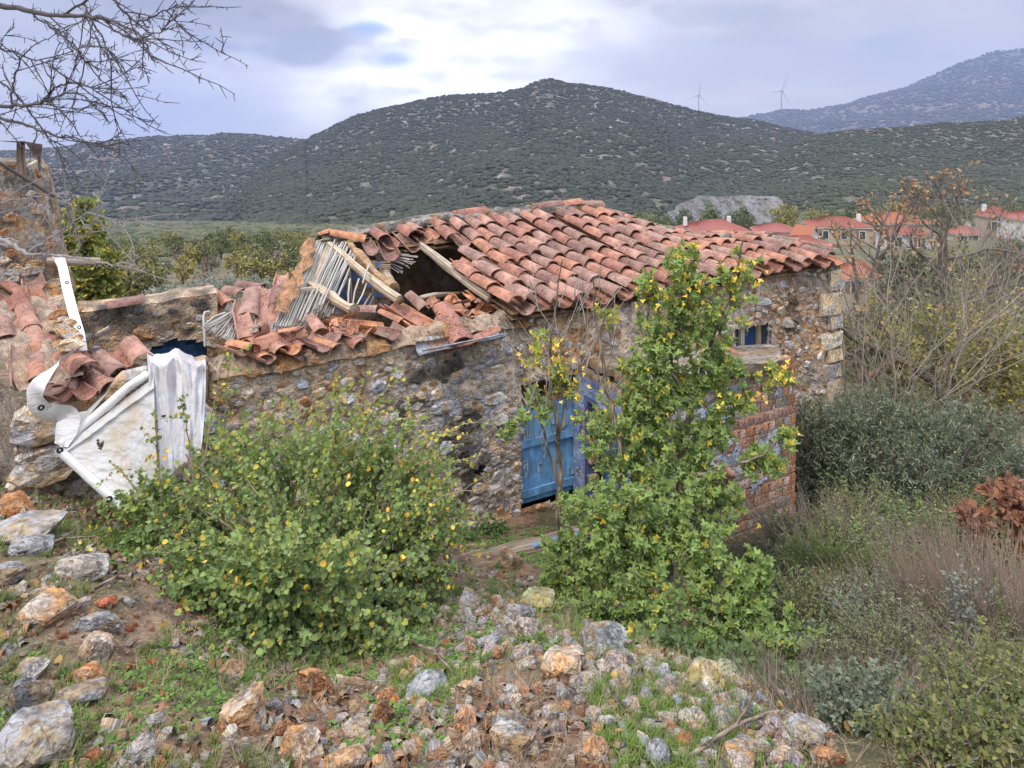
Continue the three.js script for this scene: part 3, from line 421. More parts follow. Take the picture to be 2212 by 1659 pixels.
{
  // the bed of cane and earth under the tiles
  const m = new MB(), NS = 150, NW = 52, idx = {}; const c = (s, w) => mix([0.28, 0.16, 0.085], [0.16, 0.10, 0.06], fbm(s * 8, w * 8, 2, 3));
  for (const [o, up] of [[0, 0.0], [1, -0.05]]) for (let j = 0; j <= NW; j++) for (let i = 0; i <= NS; i++) { const s = lerp(SL, SR, i / NS), w = lerp(-0.05, 1, j / NW) * (j ? maxW(s) : 1), v = roofP(s, w, up); idx[o + ',' + i + ',' + j] = m.v(v.x, v.y, v.z, c(s, w + o), s, w); }
  for (let j = 0; j < NW; j++) for (let i = 0; i < NS; i++) { const s = lerp(SL, SR, (i + 0.5) / NS), w = (j + 0.5) / NW * maxW(s); if (holeAt(s, w)) continue; for (const o of [0, 1]) m.q(idx[[o, i, j]], idx[[o, i + 1, j]], idx[[o, i + 1, j + 1]], idx[[o, i, j + 1]]); }
  mesh('roof_bed', m.geo(), M.mortar, roof);
  // the far slopes, closing the roof
  const f = new MB(); for (const [a, b, cc, d] of [[[RS0, RIDGE, -RW], [RS1, RIDGE, -RW], [SR, EAVE, -2 * RW], [RS0 + 0.6, EAVE, -2 * RW]], [[RS1, RIDGE, -RW], [SR, EAVE, 0], [SR, EAVE, -2 * RW], [RS1, RIDGE, -RW]]]) { const k = [a, b, cc, d].map(v => f.v(v[0], v[1] - 0.03, v[2], [0.36, 0.15, 0.095], v[0], v[2])); f.q(...k); }
  mesh('back_slope', f.geo(), M.mortar, roof);
  // tiles: pans hollow side up, covers over the joints
  reseed(61); const COL = 0.228, ROW = 0.375, pans = [], cov = [], bb = new THREE.Object3D(); let nT = 0;
  for (let s = SL + 0.1; s < SR - 0.05; s += COL) for (const kind of [0, 1]) {
    const sc = s + (kind ? 0 : COL / 2), top = maxW(sc), drift = rr(-0.045, 0.045), off = rr(-0.08, 0.05); if (top < 0.25) continue;
    for (let w = -0.1 + off; w + 0.2 < top + 0.12; w += ROW * rr(0.93, 1.05)) {
      const wm = w + 0.23, s1 = sc + drift * w + rr(-0.012, 0.012); if (wm - 0.2 > top) break; if (holeAt(s1, clamp(wm, 0, top))) continue;
      const low = roofP(s1 + rr(-0.01, 0.01), w, 0), hi = roofP(s1 + rr(-0.01, 0.01), Math.min(w + 0.46, top + 0.12), 0);
      if (hi.distanceTo(low) < 0.2) continue;
      low.y += kind ? 0.105 : 0.06; hi.y += kind ? 0.075 : 0.035; if (kind === 0) { const o = layTile(bb, hi, low, Math.PI); o.updateMatrix(); const g = pick(tileGeos).clone().applyMatrix4(o.matrix), t = pick(tileTones), cc = g.attributes.color; for (let i = 0; i < cc.count; i++) cc.setXYZ(i, ...t); pans.push(g); }
      else { const o = new THREE.Mesh(pick(tileGeos), pick(tileMats)); shadows(o); o.name = 'tile'; layTile(o, hi, low, rr(-0.12, 0.12)); o.scale.x *= rr(0.84, 0.94); o.rotateY(rr(-0.07, 0.07)); o.position.y += rr(-0.008, 0.01); cov.push(o); }
    }
  }
  cov.slice(0, 300).forEach(o => roof.add(o));
  console.log('cover tiles', cov.length);
  for (const o of cov.slice(300)) { o.updateMatrix(); const g = o.geometry.clone().applyMatrix4(o.matrix), t = pick(tileTones), cc = g.attributes.color; for (let i = 0; i < cc.count; i++) cc.setXYZ(i, ...t); pans.push(g); }
  const pm = tileMats[0].clone(); pm.color.setRGB(NORM, NORM, NORM); pm.vertexColors = true; mesh('under_tiles', mergeGeometries(pans), pm, roof).userData.kind = 'stuff';
}
// ridge and hips: lichen-grey mortar humps with a few cap tiles left
{
  reseed(71);
  const hump = (name, a, b, r) => { const m = new MB(), N = 90, S = 10; for (let i = 0; i <= N; i++) for (let j = 0; j <= S; j++) { const t = i / N, p = a.clone().lerp(b, t); p.y += sag(p.x, -p.z) ; const ang = -0.3 + 3.74 * j / S, d = V(0, 0, 0).subVectors(b, a).setY(0).normalize(), side = V(-d.z, 0, d.x), n = fbm(t * a.distanceTo(b) * 5, j * 0.7, r * 30, 4), R = r * (0.75 + 0.65 * n); const lich = fbm(t * 30, j * 1.1, 4, 3); m.v(p.x + side.x * Math.cos(ang) * R * 1.25, p.y + Math.sin(ang) * R * 0.95 + 0.02, p.z + side.z * Math.cos(ang) * R * 1.25, mix([0.10, 0.095, 0.085], [0.30, 0.275, 0.24], smooth(0.35, 0.7, lich)), t * a.distanceTo(b), j * 0.05); }
    for (let i = 0; i < N; i++) for (let j = 0; j < S; j++) { const k = i * (S + 1) + j; m.q(k, k + 1, k + S + 2, k + S + 1); } mesh(name, m.geo(), M.concrete, roof); };
  hump('ridge_mortar', V(RS0 - 0.05, RIDGE + 0.05, -RW), V(RS1, RIDGE + 0.05, -RW), 0.085);
  hump('hip_mortar', V(RS1, RIDGE + 0.05, -RW), V(SR - 0.1, EAVE + 0.05, -0.1), 0.08);
  const cap = (x0, y0, x1, y1, t0, t1) => { };
  const along = (a, b, t, up) => { const p = a.clone().lerp(b, t); return p.add(V(0, up + sag(p.x, -p.z), 0)); }, R0 = V(RS0, RIDGE, -RW), R1 = V(RS1, RIDGE, -RW), H1 = V(SR, EAVE, 0);
  for (const [t, u] of [[0.44, 0.54], [0.74, 0.855], [0.86, 0.9], [0.93, 1.02]]) { const o = mesh('ridge_tile', pick(tileGeos), pick(tileMats), roof); layTile(o, along(R0, R1, t, 0.12), along(R0, R1, u, 0.13), rr(-0.15, 0.15), 1.05); }
  for (const [t, u] of [[0.02, 0.14], [0.34, 0.43], [0.50, 0.58], [0.62, 0.7], [0.74, 0.84], [0.86, 0.96]]) { const o = mesh('hip_tile', pick(tileGeos), pick(tileMats), roof); layTile(o, along(R1, H1, t, 0.09), along(R1, H1, u, 0.10), rr(-0.3, 0.3), rr(0.8, 1.0)); }
}
// zoom-in coordinates of the collapsed part -> house
const c3 = (zx, zy, w) => L(382.7 + 0.3244 * zx, 411.4 + 0.3244 * zy, w);
// rafters and laths of the fallen corner
{
  reseed(19); const GW = [0.36, 0.32, 0.28];
  const beam = (name, a, b, r0, r1, mat = M.wood, col = GW, wob = 0.25) => { const m = new MB(), pts = []; for (let i = 0; i <= 8; i++) { const p = a.clone().lerp(b, i / 8); p.x += (noise(i * 0.6, r0 * 99) - 0.5) * 0.03; p.y += (noise(i * 0.6, r0 * 77 + 4) - 0.5) * 0.03; pts.push(p); } m.tube(pts, r0, r1, col, 9, wob); return mesh(name, m.geo(), mat, roof); };
  beam('rafter', c3(1615, 360, 2.15), c3(2090, 720, 0.35), 0.046, 0.05);
  beam('rafter', c3(1880, 350, 2.2), c3(2010, 470, 1.5), 0.05, 0.05);
  beam('rafter', c3(1020, 370, 2.3), c3(1480, 730, 0.5), 0.046, 0.05, M.wood, [0.42, 0.36, 0.30]);
  beam('earth_crusted_rafter', c3(1150, 370, 2.3), c3(1440, 660, 0.9), 0.045, 0.055, M.mortar, [0.38, 0.24, 0.13], 0.8);
  beam('rafter', c3(1020, 380, 2.3), c3(900, 700, 1.2), 0.05, 0.05);
  beam('tie_beam', c3(890, 625, 1.3), c3(1180, 800, 0.45), 0.045, 0.055, M.wood, [0.40, 0.34, 0.28], 0.6);
  beam('tie_beam', c3(1620, 715, 1.0), c3(1980, 670, 1.4), 0.03, 0.03);
  beam('rafter', c3(1350, 470, 2.4), c3(1440, 640, 1.6), 0.05, 0.055);
  beam('tie_beam', L(1000, 690, 1.2), L(1060, 660, 1.9), 0.05, 0.05);
  // earth slope of the end of the roof
  { const m = new MB(), A = c3(940, 330, 2.4), B = c3(870, 330, 2.75), C = c3(640, 830, 0.55), D = c3(760, 830, 0.5), N = 24; for (let j = 0; j <= N; j++) for (let i = 0; i <= 8; i++) { const t = j / N, u = i / 8, p = B.clone().lerp(C, t).lerp(A.clone().lerp(D, t), u); p.y += 0.09 * (fbm(u * 4, t * 14, 3, 3) - 0.5) + 0.02; p.x += (fbm(t * 17, u * 2, 9, 3) - 0.5) * 0.16; m.v(p.x, p.y, p.z, mix([0.40, 0.22, 0.11], [0.28, 0.15, 0.08], fbm(u * 6, t * 18, 7, 3)), u * 0.3, t * 1.6); } for (let j = 0; j < N; j++) for (let i = 0; i < 8; i++) { const k = j * 9 + i; m.q(k, k + 1, k + 10, k + 9); } mesh('earth_bed', m.geo(), M.mortar, roof); }
  // canes: each one a piece
  const cane = (a, b, r = 0.0075) => { const m = new MB(), k = rr(0.75, 1.1), c = [0.50 * k, 0.475 * k, 0.43 * k], md = a.clone().lerp(b, 0.5).add(V(rr(-1, 1) * 0.02, rr(-1, 1) * 0.02, rr(-1, 1) * 0.02)); m.tube([a, md, b], r, r * 0.75, c, 5); mesh('cane', m.geo(), M.plain, roof); };
  for (let i = 0; i < 26; i++) { const t = i / 25; cane(c3(1040 + 100 * t + rr(-12, 12), 330 + rr(-10, 50) + 20 * t, 2.25), c3(790 + 170 * t + rr(-20, 25), 900 - 120 * t + rr(-30, 40), 0.55)); }
  for (let i = 0; i < 24; i++) { const t = i / 23; cane(c3(925 + 60 * t + rr(-8, 8), 345 + rr(-15, 15), 2.5), c3(640 + 130 * t + rr(-15, 15), 900 + 40 * t * rr(0, 1) + rr(-20, 20), 0.45)); }
  for (let i = 0; i < 9; i++) { const t = i / 8; cane(c3(1150 + 40 * t + rr(-10, 10), 400 + 40 * t, 1.9), c3(930 + 90 * t + rr(-12, 12), 830 + rr(-30, 20), 0.6)); }
  for (let i = 0; i < 26; i++) { const t = i / 25; cane(c3(330 + 90 * t + rr(-15, 15), 810 + 60 * t + rr(-12, 12), 0.75), c3(170 + 190 * t + rr(-20, 20), 900 + 120 * t + rr(-15, 15), 0.3)); }
  for (let i = 0; i < 18; i++) { const t = i / 17; cane(c3(500 + 190 * t, 900 + rr(-20, 10) - 10 * t, 0.65), c3(480 + 190 * t + rr(-10, 10), 945 + rr(-10, 20), 0.35)); }
  for (let i = 0; i < 16; i++) { const t = i / 15; cane(c3(1240 + 60 * t + rr(-10, 10), 400 + 10 * t + rr(-10, 10), 2.35), c3(1590 + rr(-50, 20) - 100 * t * t, 430 + 120 * t + rr(-10, 10), 2.0)); }
  for (let i = 0; i < 9; i++) { const t = i / 8; cane(c3(1680 + 20 * t, 370 + 40 * t * rr(0, 1), 2.2), c3(1880 + rr(-10, 160), 340 + rr(0, 50), 2.1)); }
  for (const [a, b, c, d] of [[1150, 590, 1140, 780], [1210, 590, 1165, 790], [1265, 610, 1180, 790], [1290, 690, 1230, 790], [1305, 710, 1250, 790], [1275, 500, 1235, 620]]) cane(c3(a, b, 1.2), c3(c, d, 0.8), 0.011);
  for (let i = 0; i < 5; i++) cane(c3(860 + rr(0, 40), 380 - i * 8, 2.6), c3(960 + rr(0, 60), 330 + rr(-10, 20), 2.4));
  // rope of twisted twigs across the canes
  { const m = new MB(); for (let i = 0; i < 4; i++) m.tube([c3(800, 660 + i * 6, 1.1), c3(900, 645 + i * 5, 1.12), c3(1000, 700 + i * 6, 1.0), c3(1100, 770 + i * 5, 0.8), c3(1160, 790 + i * 4, 0.7)], 0.012, 0.01, [0.45, 0.41, 0.36], 5, 0.3); mesh('twisted_binding', m.geo(), M.plain, roof); }
  // the painted lath partition inside
  const part = new THREE.Group(); part.name = 'partition'; house.add(part);
  { const m = new MB(), n = 30; const A = c3(1030, 470, 2.15), B = c3(1420, 470, 1.9), C = c3(1420, 800, 1.9), D = c3(1030, 800, 2.15); for (let j = 0; j <= n; j++) for (let i = 0; i <= n; i++) { const p = A.clone().lerp(B, i / n).lerp(D.clone().lerp(C, i / n), j / n); m.v(p.x, p.y, p.z, [0.13, 0.19, 0.42], i / n, j / n); }
    for (let j = 0; j < n; j++) for (let i = 0; i < n; i++) { if (i > 7 && fbm(i * 0.21, j * 0.3, 5, 3) > 0.44) continue; const k = j * (n + 1) + i; m.q(k, k + 1, k + n + 2, k + n + 1); } mesh('blue_plaster', m.geo(), M.blue, part); }
  for (let i = 0; i < 26; i++) { const m = new MB(), y = 480 + i * 12.5; m.tube([c3(1040, y, 2.2), c3(1240, y + rr(-4, 4), 2.08), c3(1420, y + rr(-4, 4), 1.96)], 0.010, 0.009, mix([0.30, 0.22, 0.14], [0.42, 0.35, 0.26], rnd()), 5); mesh('lath', m.geo(), M.plain, part); }
  for (const x of [1135, 1300]) { const m = new MB(); m.tube([c3(x, 470, 2.0), c3(x + 10, 640, 2.0), c3(x + 15, 800, 2.0)], 0.035, 0.035, [0.30, 0.25, 0.21], 6, 0.2); mesh('stud', m.geo(), M.wood, part); }
}
// ---------------------------------------------------------------- door and small window of the house
{
  const door = new THREE.Group(); door.name = 'door'; house.add(door); const z = -0.10;
  const a = doorA[0], b = doorA[1], t = L(1190, 862, 0.1).y, n = 5, BL = [0.19, 0.42, 0.70];
  reseed(4); for (let i = 0; i < n; i++) { const m = new MB(), x0 = lerp(a, b, i / n), x1 = lerp(a, b, (i + 1) / n); m.box((x0 + x1) / 2, t / 2 + 0.01, z + rr(-0.002, 0.002), x1 - x0 - 0.003, t - 0.02, 0.03, [BL[0] * rr(0.9, 1.1), BL[1] * rr(0.93, 1.07), BL[2] * rr(0.95, 1.05)]); mesh('plank', m.geo(true), M.blue, door); }
  { const m = new MB(); m.box((a + b) / 2, t * 0.62, z + 0.03, b - a - 0.02, 0.07, 0.02, [0.17, 0.39, 0.67]); mesh('batten', m.geo(true), M.blue, door); }
  { const m = new MB(); m.box((a + b) / 2, t * 0.12, z + 0.03, b - a - 0.02, 0.07, 0.02, [0.17, 0.39, 0.67]); mesh('batten', m.geo(true), M.blue, door); }
  for (let i = 0; i < 26; i++) { const m = new MB(), w_ = rr(0.015, 0.06), h_ = rr(0.02, 0.12); m.box(0, 0, 0, w_, h_, 0.002, pick([[0.30, 0.45, 0.62], [0.34, 0.31, 0.27], [0.22, 0.40, 0.66]]), 0.018); const o = mesh('worn_patch', m.geo(true), M.wood, door); o.position.set(lerp(a + 0.04, b - 0.04, rnd()), lerp(0.08, t - 0.08, Math.pow(rnd(), 1.5)), z + 0.0175); }
  { const m = new MB(); m.box((a + b) / 2, t + 0.012, z, b - a, 0.03, 0.05, [0.26, 0.13, 0.09]); mesh('worn_top_rail', m.geo(true), M.wood, door); }
  { const m = new MB(); m.box((a + b) / 2, doorTop + 0.03, -0.16, b - a + 0.3, 0.07, 0.2, [0.22, 0.17, 0.13]); mesh('lintel', m.geo(true), M.wood, house); }
  const win = new THREE.Group(); win.name = 'window'; house.add(win); const wz = -0.16, [w0, w1] = winA, [h0, h1] = winB, wc = [0.62, 0.57, 0.48];
  for (const [cx, cy, sx, sy] of [[(w0 + w1) / 2, h1 - 0.02, w1 - w0, 0.04], [(w0 + w1) / 2, h0 + 0.02, w1 - w0, 0.04], [w0 + 0.02, (h0 + h1) / 2, 0.04, h1 - h0 - 0.08], [w1 - 0.02, (h0 + h1) / 2, 0.04, h1 - h0 - 0.08], [lerp(w0, w1, 0.48), (h0 + h1) / 2, 0.06, h1 - h0 - 0.08]]) { const m = new MB(); m.box(cx, cy, wz, sx, sy, 0.05, wc); mesh('frame', m.geo(true), M.wood, win); }
  for (const [x0, x1] of [[w0 + 0.04, lerp(w0, w1, 0.48) - 0.03], [lerp(w0, w1, 0.48) + 0.03, w1 - 0.04]]) { const m = new MB(); m.box((x0 + x1) / 2, (h0 + h1) / 2, wz - 0.012, x1 - x0, h1 - h0 - 0.08, 0.004, [1, 1, 1]); mesh('pane', m.geo(true), glass, win); const q = new MB(), N = 10; for (let i = 0; i <= N; i++) for (const y of [h0, h1]) { const x = lerp(x0, x1, i / N); q.v(x, y, wz - 0.05 + 0.012 * Math.sin(i * 2.1), [0.05, 0.12, 0.34], x, y); } for (let i = 0; i < N; i++) q.q(2 * i, 2 * i + 1, 2 * i + 3, 2 * i + 2); mesh('blue_curtain', q.geo(), M.plain, win); }
  { const m = new MB(); m.box(w1 + 0.02, (h0 + h1) / 2, -0.08, 0.03, h1 - h0, 0.14, [0.10, 0.14, 0.24]); mesh('shutter', m.geo(true), M.wood, win); }
  { const m = new MB(); m.box((w0 + w1) / 2, h1 + 0.03, -0.12, w1 - w0 + 0.16, 0.06, 0.22, [0.35, 0.28, 0.21]); mesh('lintel', m.geo(true), M.wood, win); }
}
// eave mortar scallops left where tiles have gone
{
  reseed(33); const m = new MB();
  for (let i = 0; i < 150; i++) for (let j = 0; j <= 6; j++) { const s = lerp(SL, 0.35, i / 149), n = fbm(s * 6, j * 0.4, 2, 3), sc = Math.abs(Math.sin(s / 0.228 * Math.PI)); const w = lerp(-0.02, 0.34, j / 6), h = (j === 0 ? frontTop(s) - 0.012 : EAVE - 0.13 + 0.02 * s) + 0.11 * Math.sin(j / 6 * 3.14) * (0.35 + n) + 0.03 * sc * Math.sin(j / 6 * 3.14); m.v(s, h, -w + 0.02 * n, mix([0.30, 0.25, 0.20], [0.24, 0.15, 0.085], fbm(s * 9, j, 8, 3)), s, w); }
  for (let i = 0; i < 149; i++) for (let j = 0; j < 6; j++) { const k = i * 7 + j; m.q(k, k + 7, k + 8, k + 1); } mesh('eave_mortar', m.geo(), M.concrete, house);
}
{ reseed(37); for (let i = 0; i < 54; i++) { const s = lerp(SL + 0.05, 0.45, (i + rr(-0.3, 0.3)) / 53), o = mesh('coping_stone', pick(chips), rnd() < 0.35 ? pick(ochreMats) : pick(greyMats), house); o.position.set(s, frontTop(s) + rr(-0.03, 0.02), rr(-0.12, 0.0)); o.scale.set(rr(0.05, 0.1), rr(0.025, 0.05), rr(0.05, 0.09)); o.rotation.set(rr(-0.9, 0.1), rr(-0.4, 0.4), rr(-0.3, 0.3)); } }
// ---------------------------------------------------------------- loose and fallen tiles lying on the collapsed eave
const PI = Math.PI;
function looseTile(p, q, roll, geo, mat, label, group) { const o = new THREE.Mesh(geo, mat); shadows(o); o.name = numbered('clay_tile'); layTile(o, houseWorld(p), houseWorld(q), roll); scene.add(o); return tag(o, label, 'tile', group); }
{
  reseed(12);
  // zx0, zy0, w0, zx1, zy1, w1, hollow side up?, fresh colour?
  const T = [[205, 655, 1.5, 345, 765, 1.2, 0], [140, 690, 1.5, 290, 775, 1.2, 1], [400, 628, 1.9, 570, 655, 1.7, 0], [320, 662, 1.7, 430, 690, 1.5, 0], [500, 670, 1.3, 470, 850, 0.9, 0], [440, 720, 1.2, 405, 900, 0.8, 1], [610, 620, 1.3, 595, 860, 0.8, 1], [665, 655, 1.1, 660, 770, 0.9, 0], [700, 545, 1.6, 690, 640, 1.3, 1], [420, 800, 0.7, 470, 1000, 0.3, 1], [830, 945, 0.25, 475, 1050, 0.1, 0], [560, 920, 0.45, 640, 985, 0.3, 0], [400, 1030, 0.2, 620, 1120, -0.05, 1], [720, 1030, 0.2, 850, 1100, 0.0, 1], [760, 960, 0.3, 700, 1060, 0.1, 0], [890, 850, 0.5, 960, 950, 0.25, 0], [1000, 900, 0.4, 1110, 960, 0.25, 1], [860, 960, 0.3, 1010, 1045, 0.0, 1], [1010, 850, 0.6, 1360, 900, 0.35, 1, 1], [1170, 795, 0.7, 1330, 800, 0.6, 0], [1350, 815, 0.6, 1500, 885, 0.4, 0], [1400, 740, 0.8, 1700, 930, 0.15, 1, 1], [1420, 750, 0.65, 1680, 915, 0.25, 1], [1540, 690, 0.8, 1650, 790, 0.6, 0], [1660, 770, 0.7, 1730, 710, 0.7, 1], [1400, 890, 0.35, 1570, 1005, 0.0, 1], [1770, 780, 0.45, 1910, 1030, -0.12, 0], [1800, 720, 0.7, 1930, 800, 0.5, 0, 1], [1840, 870, 0.3, 1990, 900, 0.15, 1, 1], [1990, 800, 0.35, 2160, 870, 0.1, 1], [2070, 720, 0.5, 2230, 810, 0.3, 0, 1], [1020, 285, 2.4, 1250, 330, 2.3, 0, 1], [1255, 330, 2.3, 1305, 410, 2.05, 1], [1350, 280, 2.35, 1440, 440, 1.95, 1], [1460, 270, 2.35, 1580, 390, 2.0, 1], [950, 300, 2.55, 1030, 275, 2.5, 0, 1], [70, 690, 1.6, 140, 765, 1.4, 1, 1], [20, 685, 1.65, 60, 740, 1.5, 0], [880, 350, 2.7, 850, 410, 2.4, 0, 1], [2050, 350, 2.0, 2080, 440, 1.7, 1, 1]];
  T.forEach(([a, b, w0, c, d, w1, hol, fr], i) => looseTile(c3(a, b, w0), c3(c, d, w1), (hol ? PI : 0) + rr(-0.35, 0.35), pick(tileGeos), fr ? freshMat : pick(tileMats),
    i === 10 ? 'lichen-spotted tile lying crosswise on top of the heap at the torn eave' : i === 26 ? 'tile leaning down over the grey metal gutter' : i === 18 ? 'wide orange-brown tile lying hollow side up on the eave mortar' : i === 31 ? 'clean brown tile lying along the broken ridge end' : fr ? 'clean orange tile slipped out of place beside the roof hole' : 'weathered terracotta tile slipped out of place beside the roof hole', fr ? 'clean slipped tiles' : i === 10 || i === 26 ? null : 'weathered slipped tiles'));
  for (let i = 0; i < 15; i++) { const x = lerp(500, 890, (i + rr(-0.3, 0.3)) / 14), y = lerp(768, 738, (x - 500) / 390) + rr(-14, 6), a = rr(-0.5, 0.9), p = L(x - 22, y - 20, 0.26), q = L(x + 22 * Math.cos(a) + 6, y + 22 * Math.sin(a), -0.03 + rr(-0.05, 0.08)); looseTile(p, q, rnd() < 0.6 ? PI + rr(-0.4, 0.4) : rr(-0.4, 0.4), rnd() < 0.65 ? pick(tileGeos) : pick(brokenGeos), rnd() < 0.25 ? freshMat : pick(tileMats), 'terracotta tile tipped over the front edge of the torn eave', 'tiles along the torn eave edge'); }
  for (let i = 0; i < 26; i++) { const zx = rr(1720, 2180), zy = 790 + (zx - 1720) * 0.02 + rr(-70, 90), w = lerp(0.7, 0.05, clamp((zy - 720) / 190)), p = c3(zx, zy, w); looseTile(p, p.clone().add(V(rr(-0.12, 0.12), rr(-0.05, 0.02), rr(-0.1, 0.14))), rr(-PI, PI), pick(shardGeos), rnd() < 0.6 ? freshMat : pick(tileMats), 'broken tile shard in the heap above the metal gutter', 'tile shards above the gutter').scale.setScalar(rr(0.7, 1)); }
  for (let i = 0; i < 16; i++) { const zx = rr(440, 1350), zy = 960 - (zx - 440) * 0.09 + rr(-40, 60), p = c3(zx, zy, rr(0.1, 0.5)); looseTile(p, p.clone().add(V(rr(-0.12, 0.12), rr(-0.05, 0.02), rr(-0.1, 0.14))), rr(-PI, PI), pick(shardGeos), rnd() < 0.4 ? freshMat : pick(tileMats), 'broken tile shard among the whole tiles on the torn eave', 'tile shards on the torn eave').scale.setScalar(rr(0.6, 1)); }
}
// metal gutter piece under the eave
{
  const g = thing('metal_gutter', 'short length of grey metal gutter hanging under the torn eave', 'gutter'), A = houseWorld(L(905, 752, -0.12)), B = houseWorld(L(1085, 716, -0.12)), m = new MB(), N = 12, S = 8, r = 0.075, d = V(0, 0, 0).subVectors(B, A).normalize(), s = V(d.z, 0, -d.x).multiplyScalar(-1);
  for (let i = 0; i <= N; i++) for (let j = 0; j <= S; j++) { const p = A.clone().lerp(B, i / N), t = 0.55 + 3.0 * j / S; m.v(p.x + s.x * Math.cos(t) * r, p.y - Math.sin(t) * r * 0.8 + (noise(i * 0.5, j * 0.3) - 0.5) * 0.012, p.z + s.z * Math.cos(t) * r, mix([0.26, 0.28, 0.31], [0.20, 0.11, 0.08], smooth(0.44, 0.58, fbm(i * 0.4, j * 0.5, 3, 3))), i * 0.1, j * 0.03); }
  for (let i = 0; i < N; i++) for (let j = 0; j < S; j++) { const k = i * (S + 1) + j; m.q(k, k + 1, k + S + 2, k + S + 1); } mesh('channel', m.geo(), M.metal, g);
  const e = new MB(); e.tube([A.clone().addScaledVector(s, r), B.clone().addScaledVector(s, r)], 0.008, 0.008, [0.28, 0.30, 0.33], 6); mesh('rolled_rim', e.geo(), M.metal, g);
  const f = new MB(); f.box(0, 0, 0, 0.55, 0.004, 0.09, [0.30, 0.14, 0.10]); const o = mesh('rusty_inner_sheet', f.geo(true), M.rust, g); o.position.copy(A.clone().lerp(B, 0.62).add(V(0, -0.02, 0.0))); o.rotation.set(0.35, TH, 0.12);
}
